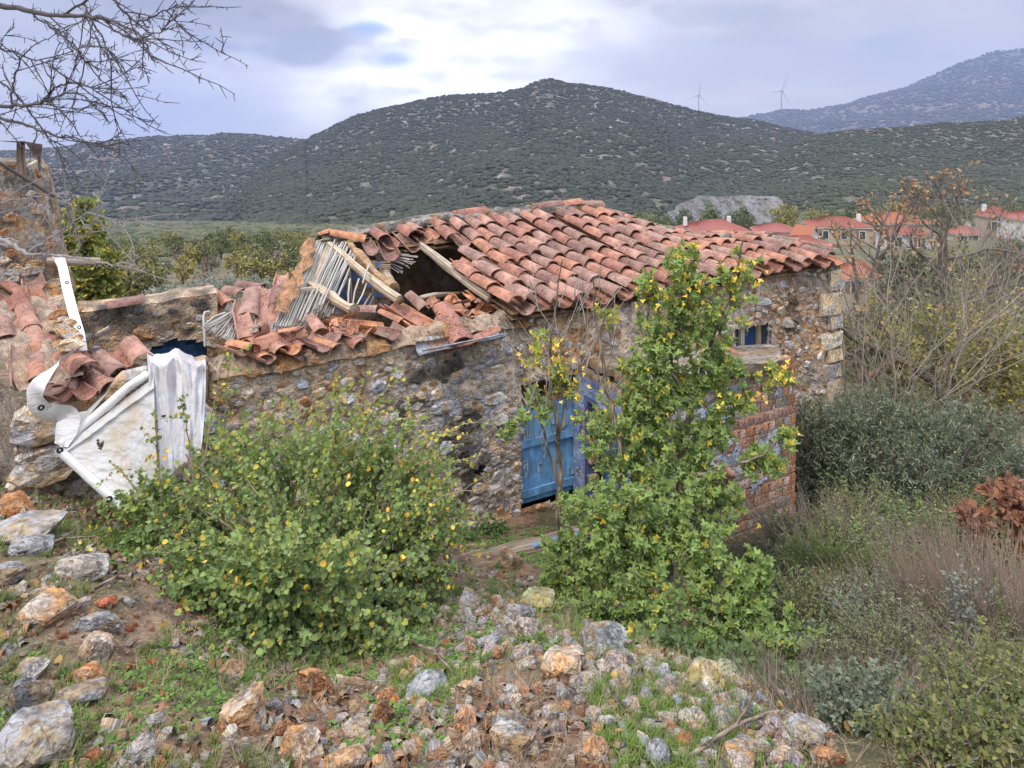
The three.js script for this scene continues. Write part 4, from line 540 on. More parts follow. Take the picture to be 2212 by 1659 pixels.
// ================================================================ the brick lean-to against the house
{
  const RX = 0.66, PR = 1.0, RTs = L(1712, 900, -PR).x, TOP0 = L(1712, 800, -PR).y, BOT = L(1712, 1150, -PR).y - 0.5;
  const shed = thing('brick_shed', 'small lean-to of hollow red bricks with a sagging concrete slab roof', 'shed', V(X0, EYE - BASE, -Z0), TH);
  const BM = [[0.43, 0.26, 0.20], [0.50, 0.33, 0.27], [0.38, 0.245, 0.20], [0.50, 0.385, 0.325], [0.48, 0.28, 0.20]].map(c => { const m = M.wallstone.clone(); m.vertexColors = false; m.color = new THREE.Color(...c).multiplyScalar(NORM); return m; });
  const grey = [[0.36, 0.33, 0.31], [0.28, 0.26, 0.25]].map(c => { const m = M.wallstone.clone(); m.vertexColors = false; m.color = new THREE.Color(...c).multiplyScalar(NORM); return m; });
  const brickBox = (w, h, d, k) => { reseed(700 + k); const m = new MB(), b = 0.006; m.box(0, 0, 0, w, h - 2 * b, d, [1, 1, 1], 0.006); m.box(0, 0, 0, w - 2 * b, h, d - 2 * b, [1, 1, 1], 0.004); return m.geo(true); };
  const CH = 0.098, BL = 0.2, stretch = [0, 1, 2].map(k => brickBox(BL - 0.011, CH - 0.011, 0.09, k));
  // end-on hollow brick with six holes
  const hollow = (() => { const w = 0.09, h = CH - 0.011, sh = new THREE.Shape([new THREE.Vector2(-w / 2, -h / 2), new THREE.Vector2(w / 2, -h / 2), new THREE.Vector2(w / 2, h / 2), new THREE.Vector2(-w / 2, h / 2)]); for (let i = 0; i < 2; i++) for (let j = 0; j < 3; j++) { const x = (i - 0.5) * 0.04, y = (j - 1) * 0.026, p = new THREE.Path(); p.moveTo(x - 0.013, y - 0.008); p.lineTo(x - 0.013, y + 0.008); p.lineTo(x + 0.013, y + 0.008); p.lineTo(x + 0.013, y - 0.008); p.closePath(); sh.holes.push(p); } const g = new THREE.ExtrudeGeometry(sh, { depth: 0.19, bevelEnabled: false }); return g; })();
  const wallOf = (name, len, pos, turn, plasterFn, skip) => {
    const wl = new THREE.Group(); wl.name = name; shed.add(wl); wl.position.copy(pos); wl.rotation.y = turn; reseed(31 + name.length);
    const hgt = TOP0 - BOT, N = Math.ceil(hgt / CH);
    const m = new MB(), st = 0.05, NX = Math.ceil(len / st), NY = Math.ceil(hgt / st);   // the mortar the bricks lie in
    for (let j = 0; j <= NY; j++) for (let i = 0; i <= NX; i++) { const x = i / NX * len, y = BOT + j / NY * hgt; m.v(x, y, 0.035 + 0.006 * (noise(x * 20, y * 20) - 0.5), mix([0.30, 0.285, 0.27], [0.42, 0.40, 0.38], noise(x * 9, y * 9)), x, y); }
    for (let j = 0; j < NY; j++) for (let i = 0; i < NX; i++) { const x = (i + 0.5) / NX * len, y = BOT + (j + 0.5) / NY * hgt; if (skip && skip(x, y)) continue; const k = j * (NX + 1) + i; m.q(k, k + 1, k + NX + 2, k + NX + 1); }
    const kb = m.n; for (const [x, y] of [[0, BOT], [len, BOT], [len, TOP0], [0, TOP0]]) m.v(x, y, -0.045, [0.35, 0.33, 0.31], x, y); if (!skip) m.q(kb, kb + 1, kb + 2, kb + 3); mesh('mortar', m.geo(), M.mortar, wl);
    for (let r = 0; r < N; r++) {
      const y = BOT + (r + 0.5) * CH, odd = r % 2, rowTop = TOP0 - y < 0.05;
      for (let x = odd ? -BL / 2 : 0; x < len - 0.02; x += BL) {
        let x0 = Math.max(x, 0), x1 = Math.min(x + BL, len); if (x1 - x0 < 0.05) continue; if (skip && skip((x0 + x1) / 2, y)) continue;
        const o = mesh('brick', stretch[r % 3], rnd() < 0.36 ? pick(grey) : pick(BM), wl); o.scale.x = (x1 - x0) / BL; o.position.set((x0 + x1) / 2, y + rr(-0.003, 0.003), rr(-0.004, 0.006)); o.rotation.set(rr(-0.02, 0.02), rr(-0.02, 0.02), rr(-0.015, 0.015));
      }
    }
    // remains of plaster and paint: thin crusts over the bricks
    const p = new MB(), q = 0.022, PX = Math.ceil(len / q), PY = Math.ceil(hgt / q); for (let j = 0; j <= PY; j++) for (let i = 0; i <= PX; i++) { const x = i / PX * len, y = BOT + j / PY * hgt; p.v(x, y, 0.056 + 0.006 * fbm(x * 8, y * 8, 3, 3), plasterFn(x, y)[1], x, y); }
    for (let j = 0; j < PY; j++) for (let i = 0; i < PX; i++) { const x = (i + 0.5) / PX * len, y = BOT + (j + 0.5) / PY * hgt; if (!plasterFn(x, y)[0] || (skip && skip(x, y))) continue; const k = j * (PX + 1) + i; p.q(k, k + 1, k + PX + 2, k + PX + 1); } mesh('plaster', p.geo(), M.mortar, wl);
    return wl;
  };
  const front = wallOf('front_wall', RTs - RX, V(RX, 0, PR - 0.05), 0, (x, y) => {
    const t = x / (RTs - RX), n = fbm(x * 5, y * 5, 4, 4), pb = fbm(x * 4 + 7, y * 4, 9, 4), bl = smooth(0.62, 0.2, t) * smooth(0.2, 0.75, (y - BOT) / (TOP0 - BOT));
    const c = pb > 0.5 ? mix([0.34, 0.42, 0.66], [0.55, 0.58, 0.66], fbm(x * 11, y * 11, 2, 3)) : mix([0.44, 0.43, 0.42], [0.20, 0.19, 0.18], smooth(0.42, 0.6, fbm(x * 14, y * 14, 6, 3)));
    return [n < 0.30 + 0.36 * bl + 0.12 * smooth(0.95, 0.5, t), c];
  });
  // the end of the front wall: header bricks showing their holes on the corner
  { const N = Math.ceil((TOP0 - BOT) / CH); reseed(6); for (let r = 0; r < N; r++) { const y = BOT + (r + 0.5) * CH; if (r % 2 === 0) { const o = mesh('hollow_brick', hollow, pick(BM), front); o.position.set(RTs - RX - 0.05 + 0.053, y, -0.145); } else { const o = mesh('brick', stretch[r % 3], pick(BM), front); o.rotation.y = PI / 2; o.position.set(RTs - RX + 0.003, y, -0.055); } } }
  wallOf('side_wall', PR - 0.1, V(RX, 0, -0.05), -PI / 2, (x, y) => { const n = fbm(x * 4, y * 4, 14, 4); return [n < 0.60, mix([0.14, 0.24, 0.55], [0.36, 0.42, 0.60], fbm(x * 6, y * 6, 2, 4))]; }, (x, y) => x > 0.2 && x < 0.72 && y < TOP0 - 0.22 && y > -0.2);
  { const m = new MB(); m.box(RTs - 0.05, (TOP0 + BOT) / 2, PR / 2 - 0.1, 0.09, TOP0 - BOT, PR - 0.12, [0.42, 0.22, 0.15]); mesh('end_wall', m.geo(true), M.mortar, shed); }
  // doorway of the side wall: blue jambs, lintel and a half-open leaf
  const dj = new THREE.Group(); dj.name = 'doorway'; shed.add(dj);
  for (const [z, w] of [[0.17, 0.05], [0.70, 0.05]]) { const m = new MB(); m.box(RX + 0.0, (TOP0 - 0.22) / 2 - 0.1, z, 0.12, TOP0 - 0.02, w, [0.075, 0.11, 0.28]); mesh('jamb', m.geo(true), M.wood, dj); }
  { const m = new MB(); m.box(RX, TOP0 - 0.2, 0.44, 0.12, 0.05, 0.6, [0.075, 0.11, 0.28]); mesh('lintel', m.geo(true), M.wood, dj); }
  { const m = new MB(); m.box(RX + 0.16, 0.42, 0.30, 0.03, 1.15, 0.26, [0.10, 0.20, 0.50]); const o = mesh('door_leaf', m.geo(true), M.blue, dj); }
  // concrete slab with a ragged edge
  const A = L(1268, 770, -0.02), B = L(1390, 828, -PR - 0.13), C = L(1690, 778, -PR - 0.1), D = L(1690, 742, 0.0), m = new MB(), N = 40;
  const sl = (i, j) => { const u = i / N, v = j / N, p = A.clone().lerp(D, u).lerp(B.clone().lerp(C, u), v); const e = (fbm(u * 7, 3, 1, 4) - 0.5) * 0.22 * smooth(0.8, 1, v); p.z += e; p.x += (u < 0.02 || u > 0.98) ? (noise(v * 14, 5) - 0.5) * 0.07 : 0; p.y += 0.03 * (fbm(u * 9, v * 5, 3, 3) - 0.5) - 0.03 * Math.sin(v * 3) * Math.sin(u * 3); return p; };
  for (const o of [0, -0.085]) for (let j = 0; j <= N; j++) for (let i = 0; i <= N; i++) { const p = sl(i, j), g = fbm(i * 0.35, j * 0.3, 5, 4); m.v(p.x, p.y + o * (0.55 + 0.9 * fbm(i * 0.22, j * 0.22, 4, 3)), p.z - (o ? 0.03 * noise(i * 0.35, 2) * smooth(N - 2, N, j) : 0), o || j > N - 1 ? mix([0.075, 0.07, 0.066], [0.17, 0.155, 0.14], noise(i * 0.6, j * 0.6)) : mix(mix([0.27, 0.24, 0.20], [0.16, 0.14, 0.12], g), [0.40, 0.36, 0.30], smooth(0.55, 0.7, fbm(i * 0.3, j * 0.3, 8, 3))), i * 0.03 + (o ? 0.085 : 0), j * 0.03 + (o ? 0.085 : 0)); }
  const id = (o, i, j) => o * (N + 1) * (N + 1) + j * (N + 1) + i; for (let j = 0; j < N; j++) for (let i = 0; i < N; i++) for (const o of [0, 1]) m.q(id(o, i, j), id(o, i + 1, j), id(o, i + 1, j + 1), id(o, i, j + 1)); for (let i = 0; i < N; i++) { m.q(id(0, i, N), id(0, i + 1, N), id(1, i + 1, N), id(1, i, N)); m.q(id(0, 0, i), id(0, 0, i + 1), id(1, 0, i + 1), id(1, 0, i)); m.q(id(0, N, i), id(0, N, i + 1), id(1, N, i + 1), id(1, N, i)); }
  mesh('slab_roof', m.geo(), M.concrete, shed);
  { const o = mesh('brick', stretch[0], BM[0], shed); o.position.copy(L(1694, 782, -PR + 0.02)); o.scale.set(0.75, 1.15, 1.1); }
}

// ================================================================ the low wing beside the tarpaulin
const wing = thing('stone_wing', 'low ruined stone wing with curved tiles along its wall top', 'outbuilding', V(X0, EYE - BASE, -Z0), TH);
const c2 = (zx, zy, w) => L(0.375 * zx, 478.4 + 0.375 * zy, w);
{
  const a0 = L(38, 900, 0).x, a1 = SL - 0.005;
  rubble(wing, 'wall', a0, a1, a => L(260, 868, 0).y + 0.10 * (a - a0) + 0.04 * noise(a * 6), () => 0.55, { seed: 91, parts: 60, step: 0.035, thick: 0.4, sizes: [[0.2, 60], [0.13, 80], [0.08, 300], [0.05, 700], [0.03, 1400]], ochre: 0.2, tint: (c, a, b, n) => mix(c, [0.36, 0.32, 0.27], 0.5) });
  // large blocks at the foot of the corner
  reseed(17); for (const [x, y, w, h] of [[95, 930, 95, 60], [88, 988, 80, 50], [100, 1010, 110, 70], [60, 905, 60, 40]]) { const o = mesh('corner_block', pick(chips), pick(greyMats), wing), p = L(x, y, -0.05); o.position.copy(p); o.scale.set(w * 5 / F * 0.62, h * 5 / F * 0.62, 0.12); }
  // return wall running back from the corner, and the wall carrying the white edging
  const back = new MB(), pA = L(38, 870, 0), pB = L(-160, 640, 1.6), n = 30; for (let j = 0; j <= n; j++) for (let i = 0; i <= n; i++) { const t = i / n, p = pA.clone().lerp(pB, t), y = lerp(0.4, p.y, j / n); back.v(p.x + (fbm(t * 9, y * 6, 3, 3) - 0.5) * 0.08, y, p.z, mix([0.24, 0.23, 0.22], [0.34, 0.24, 0.16], fbm(t * 12, y * 8, 5, 3)), t * 2, y); }
  for (let j = 0; j < n; j++) for (let i = 0; i < n; i++) { const k = j * (n + 1) + i; back.q(k, k + 1, k + n + 2, k + n + 1); } mesh('return_wall', back.geo(), M.mortar, wing);
  // sloping wall top on which the tiles lie
  const tp = new MB(), N = 30; const q0 = [c2(110, 960, 0.05), c2(480, 860, 0.05), c2(330, 180, 2.9), c2(-300, 150, 2.9)];
  for (let j = 0; j <= N; j++) for (let i = 0; i <= N; i++) { const u = i / N, t = j / N, p = q0[0].clone().lerp(q0[1], u).lerp(q0[3].clone().lerp(q0[2], u), t); p.y += 0.05 * (fbm(u * 5, t * 12, 2, 3) - 0.5) - 0.03; tp.v(p.x, p.y, p.z, mix([0.36, 0.21, 0.12], [0.42, 0.37, 0.31], fbm(u * 7, t * 16, 5, 3)), u, t * 3); }
  for (let j = 0; j < N; j++) for (let i = 0; i < N; i++) { const k = j * (N + 1) + i; tp.q(k, k + 1, k + N + 2, k + N + 1); } mesh('wall_top', tp.geo(), M.mortar, wing);
  // stones of the wall top beside the tiles, down to the ground on the far side
  reseed(23); for (let i = 0; i < 26; i++) { const t = i / 25, p = c2(lerp(300, 400, t) + rr(-25, 35), lerp(290, 720, t) + rr(-14, 14), lerp(2.4, 0.35, t)); const o = mesh('stone', pick(chips), rnd() < 0.3 ? pick(ochreMats) : pick(greyMats), wing); o.position.copy(p); o.scale.set(rr(0.06, 0.11), rr(0.03, 0.055), 0.06); o.rotation.set(rr(-0.6, 0), rr(-0.3, 0.3), rr(-0.4, 0.3)); }
  { const m = new MB(), a = c2(330, 180, 2.9), b = c2(480, 860, 0.06); const k = []; for (let i = 0; i <= 12; i++) { const p = a.clone().lerp(b, i / 12); m.v(p.x, p.y, p.z, [0.36, 0.30, 0.24], i * 0.2, 0); m.v(p.x + 0.04, 0.3, p.z, [0.32, 0.26, 0.2], i * 0.2, 2); } for (let i = 0; i < 12; i++) m.q(2 * i, 2 * i + 2, 2 * i + 3, 2 * i + 1); mesh('inner_face', m.geo(), M.mortar, wing); }
  // tiles along the wall top
  const T = [[110, 425, 1.5, 165, 555, 1.2, 0], [135, 500, 1.25, 190, 620, 1.0, 0], [175, 600, 1.05, 235, 735, 0.75, 0], [205, 715, 0.75, 225, 810, 0.55, 0], [215, 780, 0.55, 225, 870, 0.35, 0], [215, 830, 0.4, 225, 925, 0.15, 0], [165, 250, 2.2, 200, 370, 1.8, 1], [190, 370, 1.8, 215, 480, 1.5, 1], [0, 330, 1.9, 110, 400, 1.7, 1], [40, 410, 1.7, 20, 500, 1.4, 1], [260, 480, 1.4, 300, 640, 1.0, 1], [300, 600, 1.0, 330, 760, 0.7, 1], [60, 560, 1.1, 120, 690, 0.85, 1], [110, 700, 0.7, 120, 830, 0.4, 1], [110, 820, 0.4, 140, 940, 0.15, 1], [0, 560, 1.1, 30, 680, 0.9, 0], [150, 180, 2.4, 170, 260, 2.2, 0], [300, 640, 0.9, 330, 700, 0.8, 0]];
  reseed(29); for (const [a, b, w0, c, d, w1, h] of T) { const o = mesh('tile', pick(tileGeos), pick(tileMats), wing); layTile(o, c2(a, b, w0), c2(c, d, w1), (h ? PI : 0) + rr(-0.2, 0.2)); }
  for (const [a, b, w0, c, d, w1, h] of [[360, 760, 0.5, 500, 860, 0.1, 0], [400, 810, 0.3, 290, 960, -0.1, 1], [470, 850, 0.3, 350, 980, 0, 0], [520, 880, 0.3, 630, 960, 0, 0], [560, 770, 0.5, 680, 870, 0.2, 0], [560, 820, 0.4, 690, 880, 0.1, 0], [650, 730, 0.6, 700, 810, 0.4, 1], [740, 690, 0.6, 830, 800, 0.25, 0], [545, 750, 0.5, 500, 890, 0.2, 1], [420, 930, 0.1, 510, 990, -0.08, 1], [640, 860, 0.3, 800, 880, 0.15, 1], [390, 740, 0.55, 430, 840, 0.3, 0], [270, 960, 0.0, 390, 995, -0.1, 1], [430, 830, 0.35, 480, 900, 0.15, 0], [670, 840, 0.3, 740, 800, 0.3, 1]]) { const p = houseWorld(c2(a, b, w0)), q = houseWorld(c2(c, d, w1)), o = new THREE.Mesh(pick(tileGeos), pick(tileMats)); shadows(o); o.name = numbered('clay_tile'); layTile(o, p, q, (h ? PI : 0) + rr(-0.4, 0.4)); scene.add(o); tag(o, 'curved terracotta tile heaped on the wall top beside the white tarpaulin', 'tile', 'tiles heaped beside the tarpaulin'); }
}
// white edging strip hung down the wing wall
{ const t = thing('edging_strip', 'narrow white plastic strip with eyelets hanging down the wing wall', 'strip'), m = new MB(), pts = [[330, 190, 2.0], [360, 260, 1.8], [385, 380, 1.5], [420, 520, 1.1], [455, 640, 0.8], [470, 740, 0.55]].map(q => houseWorld(c2(...q))); for (let i = 0; i < pts.length; i++) for (const o of [-1, -0.2, 0.5, 1]) m.v(pts[i].x + o * (i ? 0.045 : 0.06), pts[i].y, pts[i].z + 0.02 * (1 - o * o), [0.72, 0.72, 0.70], o * 0.05, i * 0.3); for (let i = 0; i < pts.length - 1; i++) for (let j = 0; j < 3; j++) m.q(4 * i + j, 4 * i + 4 + j, 4 * i + 5 + j, 4 * i + j + 1); mesh('strip', m.geo(), M.tarp, t);
  for (const i of [2, 4]) { const g = mesh('eyelet', new THREE.TorusGeometry(0.012, 0.005, 6, 12), M.dark, t); g.position.copy(pts[i]).add(V(0.02, 0.05, 0.03)); } }
// the round masonry stack behind with its rusty cap
{
  const t = thing('stone_stack', 'rounded plastered stone chimney stack with a rusty sheet-metal cap', 'chimney'), m = new MB(), N = 40, H = 40, cx = P(-45, 400, 6.9).x, cz = -6.9;
  for (let j = 0; j <= H; j++) for (let i = 0; i <= N; i++) { const f = j / H, y = lerp(P(0, 640, 6.9).y, P(0, 347, 6.9).y, f), a = i / N * 6.2832, r = lerp(0.80, 0.56, Math.pow(f, 0.8)) * (j > H - 2 ? 0.93 : 1) + (fbm(Math.cos(a) * 3 + 5, y * 5, Math.sin(a) * 3, 4) - 0.5) * 0.10; const n = fbm(Math.cos(a) * 5, y * 4, Math.sin(a) * 5, 4); let c = mix([0.20, 0.187, 0.17], [0.38, 0.345, 0.30], smooth(0.4, 0.66, n)); c = mix(c, [0.36, 0.21, 0.10], smooth(0.58, 0.68, fbm(a * 4, y * 5, 7, 3)) * 0.7); m.v(cx + Math.cos(a) * r, y, cz + Math.sin(a) * r, c, a * 0.6, y); }
  for (let j = 0; j < H; j++) for (let i = 0; i < N; i++) { const k = j * (N + 1) + i; m.q(k, k + N + 1, k + N + 2, k + 1); } const kc = m.v(cx, P(0, 350, 6.9).y, cz, [0.2, 0.19, 0.17], 0, 0); for (let i = 0; i < N; i++) m.t(H * (N + 1) + i, kc, H * (N + 1) + i + 1); mesh('shaft', m.geo(), M.concrete, t);
  reseed(57); for (let i = 0; i < 60; i++) { const f = rnd(), a = rr(-0.2, 1.9), y = lerp(P(0, 600, 6.9).y, P(0, 352, 6.9).y, f), r = lerp(0.80, 0.56, Math.pow(f, 0.8)) - 0.01, o = mesh('stone', pick(chips), rnd() < 0.3 ? pick(ochreMats) : pick(greyMats), t); o.position.set(cx + Math.cos(a) * r, y, cz + Math.sin(a) * r); o.rotation.set(rr(-0.2, 0.2), PI / 2 - a, rr(-0.4, 0.4)); o.scale.set(rr(0.04, 0.1), rr(0.03, 0.06), 0.03); }
  { const q = new MB(); q.tube([P(45, 305, 6.6), P(45, 345, 6.6), P(47, 385, 6.6)], 0.035, 0.036, [0.30, 0.24, 0.20], 7, 0.15); mesh('post', q.geo(), M.wood, t); }
  { const q = new MB(), a = P(-30, 303, 6.7), b = P(92, 312, 6.6), c = P(86, 352, 6.6), d = P(52, 305, 6.3), e = P(-30, 305, 6.2); const k = [a, d, b, c, e].map(p => q.v(p.x, p.y, p.z, [0.12, 0.075, 0.06], p.x, p.y)); q.t(k[0], k[1], k[2]); q.t(k[1], k[3], k[2]); q.t(k[0], k[4], k[1]); mesh('cap_sheet', q.geo(true), M.rust, t); }
  { const q = new MB(); q.tube([P(85, 340, 6.6), P(86, 366, 6.6)], 0.012, 0.012, [0.16, 0.12, 0.10], 5); mesh('stay', q.geo(), M.rust, t); }
  { const q = new MB(); q.tube([P(-20, 340, 5.9), P(118, 425, 6.1)], 0.014, 0.014, [0.07, 0.06, 0.055], 6); mesh('iron_bar', q.geo(), M.rust, t); }
  { const q = new MB(); q.tube([P(100, 566, 6.6), P(215, 564, 6.9)], 0.04, 0.038, [0.33, 0.29, 0.25], 8, 0.1); mesh('projecting_beam', q.geo(), M.wood, t); }
}
// the wall set back between wing and house, with its arched blue window
{
  const back = thing('window_wall', 'crumbling plastered wall with a blue window under a shallow arch', 'wall', V(X0, EYE - BASE, -Z0), TH), w = 1.15, a0 = L(165, 700, w).x, a1 = L(470, 700, w).x;
  const arch = a => { const x0 = L(318, 740, w).x, x1 = L(446, 740, w).x, t = (a - x0) / (x1 - x0); return t > 0 && t < 1 ? L(380, 752, w).y + 0.075 * Math.sin(t * PI) : -9; };
  rubble(back, 'wall', a0, a1, a => lerp(L(180, 682, w).y, L(450, 642, w).y, (a - a0) / (a1 - a0)) + 0.05 * noise(a * 7), () => 0.2, { seed: 55, parts: 30, step: 0.03, thick: 0.4, face: (a, b, o) => V(a, b, o - w), hole: (a, b) => b < arch(a), sizes: [[0.09, 22], [0.055, 90], [0.035, 160]], ochre: 0.4, tint: (c, a, b, n, n2) => mix(c, [0.40, 0.30, 0.20], smooth(0.4, 0.6, n) * 0.8), stain: (a, b) => smooth(0.52, 0.7, fbm(a * 3, b * 5, 21, 4)) * 0.8 });
  const win = new THREE.Group(); win.name = 'window'; back.add(win); const x0 = L(318, 740, w).x, x1 = L(446, 740, w).x, y1 = L(380, 740, w).y;
  for (const [cx, cy, sx, sy, cz] of [[(x0 + x1) / 2, y1 - 0.25, x1 - x0, 0.6, -w - 0.2]]) { const m = new MB(); m.box(cx, cy, cz, sx, sy, 0.03, [0.045, 0.14, 0.36]); mesh('shutter', m.geo(true), M.blue, win); }
  for (const u of [0.3, 0.62]) { const m = new MB(); m.box(lerp(x0, x1, u), y1 - 0.25, -w - 0.17, 0.05, 0.58, 0.03, [0.05, 0.17, 0.42]); mesh('stile', m.geo(true), M.blue, win); }
  { const m = new MB(); m.box((x0 + x1) / 2, y1 - 0.1, -w - 0.165, x1 - x0 - 0.02, 0.05, 0.03, [0.05, 0.17, 0.42]); mesh('rail', m.geo(true), M.blue, win); }
  // thin grey pipe bent over the wall
  const p = thing('bent_pipe', 'thin grey pipe bent over the wall beside the blue window', 'pipe'), q = new MB(); q.tube([[205, 520, 0.95], [180, 523, 0.95], [172, 545, 0.9], [176, 620, 0.85], [182, 720, 0.8]].map(v => houseWorld(c2(1000 + v[0] * 1, v[1], v[2]))), 0.011, 0.011, [0.45, 0.45, 0.44], 7); mesh('pipe', q.geo(), M.plain, p);
  const o = new THREE.Mesh(tileGeos[2], tileMats[3]); shadows(o); o.name = numbered('clay_tile'); layTile(o, houseWorld(L(232, 662, w)), houseWorld(L(312, 648, w)), 0.1); scene.add(o); tag(o, 'single long tile lying flat on top of the window wall', 'tile');
  const o2 = new THREE.Mesh(shardGeos[1], freshMat); shadows(o2); o2.name = numbered('clay_tile'); layTile(o2, houseWorld(L(160, 668, w)), houseWorld(L(178, 680, w)), 0.6); scene.add(o2); tag(o2, 'orange tile shard at the end of the window wall', 'tile');
}

// ================================================================ the white tarpaulin
{
  const t = thing('tarpaulin', 'torn white tarpaulin with a hemmed edge hanging from the wall top', 'tarpaulin');
  const W3 = (zx, zy, w) => houseWorld(c2(zx, zy, w)), c0 = [0.52, 0.515, 0.50];
  // taut sheet: four corners, fine grid, a small torn hole
  const A = W3(345, 1310, -0.32), B = W3(730, 1660, -0.72), C = W3(905, 1500, -0.55), D = W3(885, 900, -0.12), m = new MB(), N = 70;
  const hl = [[552, 1255], [562, 1250], [570, 1282], [583, 1262], [598, 1268], [592, 1290], [580, 1315], [562, 1308], [553, 1280]].map(q => { const p = toPic(houseWorld(c2(q[0], q[1], -0.3))); return p; });
  for (let j = 0; j <= N; j++) for (let i = 0; i <= N; i++) { const u = i / N, v = j / N, p = A.clone().lerp(D, u).lerp(B.clone().lerp(C, u), v), dg = u - v; const wr = 0.02 * Math.sin((u * 0.8 + v * 0.15) * 7) * (1 - u) + 0.03 * (fbm(u * 3 + v * 3, (u - v) * 11, 3, 4) - 0.5) + 0.012 * (fbm(u * 16, v * 16, 5, 3) - 0.5) * smooth(0.5, 0.1, Math.hypot(u - 0.62, v - 0.45)) + 0.03 * Math.exp(-(((v - 0.05 - u * 0.04) / 0.025) ** 2)); p.x += wr * 0.5; p.z += wr; const st = smooth(0.48, 0.68, fbm(u * 4, v * 4, 8, 4)) * 0.75 * smooth(0.7, 0.1, Math.hypot(u - 0.6, v - 0.45)) + 0.35 * smooth(0.5, 0.65, fbm(u * 13, v * 6, 28, 4)); m.v(p.x, p.y, p.z, mix(c0, [0.46, 0.38, 0.28], st), u * 1.4, v * 1.2); }
  for (let j = 0; j < N; j++) for (let i = 0; i < N; i++) { const k = j * (N + 1) + i, q = toPic(V(m.p[3 * k], m.p[3 * k + 1], m.p[3 * k + 2])); if (inPoly(q[0], q[1], hl)) continue; m.q(k, k + 1, k + N + 2, k + N + 1); } mesh('sheet', m.geo(), M.tarp, t);
  // gathered folds over the wall top
  const f = new MB(), NX = 70, NY = 50; for (let j = 0; j <= NY; j++) for (let i = 0; i <= NX; i++) { const u = i / NX, v = j / NY; const top = lerp(735, 770, u) + 14 * Math.sin(u * 9), x = lerp(845, 1185, u) + 20 * v * (0.5 - u) - 60 * v * v * u + 35 * v, y = lerp(top, lerp(1500, 1330, u), v), w = v < 0.08 ? lerp(0.42, 0, v / 0.08) : -0.05 - 0.42 * (v - 0.08); const p = W3(x, y, w), fold = 0.14 * (fbm(u * 6 + v * 0.8, v * 1.1, 2, 2) - 0.5) + 0.07 * (fbm(u * 17 - v * 1.5, v * 2.2, 6, 3) - 0.5) + 0.012 * Math.sin(u * 60) * smooth(0.3, 0.1, u) + 0.05 * (fbm(u * 9, v * 9, 4, 3) - 0.5) * smooth(0.4, 0, v); p.z += fold; p.x += fold * 0.5; f.v(p.x, p.y, p.z, mix([0.54, 0.54, 0.56], [0.42, 0.36, 0.36], smooth(0.56, 0.7, fbm(u * 9, v * 7, 9, 4)) * 0.5), u, v * 1.3); }
  for (let j = 0; j < NY; j++) for (let i = 0; i < NX; i++) { const k = j * (NX + 1) + i; f.q(k, k + 1, k + NX + 2, k + NX + 1); } mesh('gathered_folds', f.geo(), M.tarp, t);
  // rolled hem and loose loop
  { const h = new MB(), pts = []; for (let i = 0; i <= 14; i++) { const p = A.clone().lerp(B, i / 14); p.z += 0.012; pts.push(p); } h.tube(pts, 0.028, 0.03, [0.60, 0.61, 0.63], 7, 0.1); mesh('bottom_hem', h.geo(), M.tarp, t); }
  { const h = new MB(), pts = [[350, 1290, -0.32], [480, 1180, -0.25], [620, 1060, -0.2], [740, 950, -0.15], [850, 880, -0.1]].map(q => W3(...q)); h.tube(pts, 0.035, 0.03, [0.68, 0.67, 0.64], 7, 0.3); mesh('upper_hem', h.geo(), M.tarp, t); }
  { const h = new MB(), pts = [[440, 742, 0.2], [360, 790, 0.05], [290, 850, -0.1], [235, 910, -0.2], [205, 970, -0.24], [215, 1040, -0.24], [255, 1095, -0.22], [330, 1100, -0.22], [395, 1115, -0.24], [385, 1190, -0.28], [350, 1290, -0.32]].map(q => W3(...q)), cv = new THREE.CatmullRomCurve3(pts), n = 50; for (let i = 0; i <= n; i++) { const p = cv.getPoint(i / n), d = cv.getTangent(i / n), s = V(d.y, -d.x, 0).normalize(), wd = 0.05 + 0.02 * noise(i * 0.3); for (const o of [-1, -0.3, 0.4, 1]) h.v(p.x + s.x * o * wd, p.y + s.y * o * wd, p.z + 0.02 * Math.cos(o * 2 + i * 0.4), [0.66, 0.66, 0.66], o * 0.06, i * 0.05); } for (let i = 0; i < n; i++) for (let j = 0; j < 3; j++) h.q(4 * i + j, 4 * i + 4 + j, 4 * i + 5 + j, 4 * i + 1 + j); mesh('loose_border', h.geo(), M.tarp, t); }
  { const h = new MB(), q = [[385, 1110, -0.23], [515, 1080, -0.2], [640, 960, -0.12], [420, 1235, -0.28], [350, 1290, -0.32]].map(v => W3(...v)), k = q.map((p, i) => h.v(p.x, p.y, p.z + (i === 1 ? 0.03 : 0), [0.66, 0.64, 0.60], p.x, p.y)); h.t(k[0], k[1], k[3]); h.t(k[1], k[2], k[3]); h.t(k[0], k[3], k[4]); mesh('torn_flap', h.geo(), M.tarp, t); }
  for (const [x, y, w] of [[237, 1072, -0.27], [345, 1318, -0.37], [628, 1600, -0.70]]) { const g = mesh('eyelet', new THREE.TorusGeometry(0.014, 0.007, 8, 14), M.dark, t); g.position.copy(W3(x, y, w)); g.rotation.y = TH; }
}
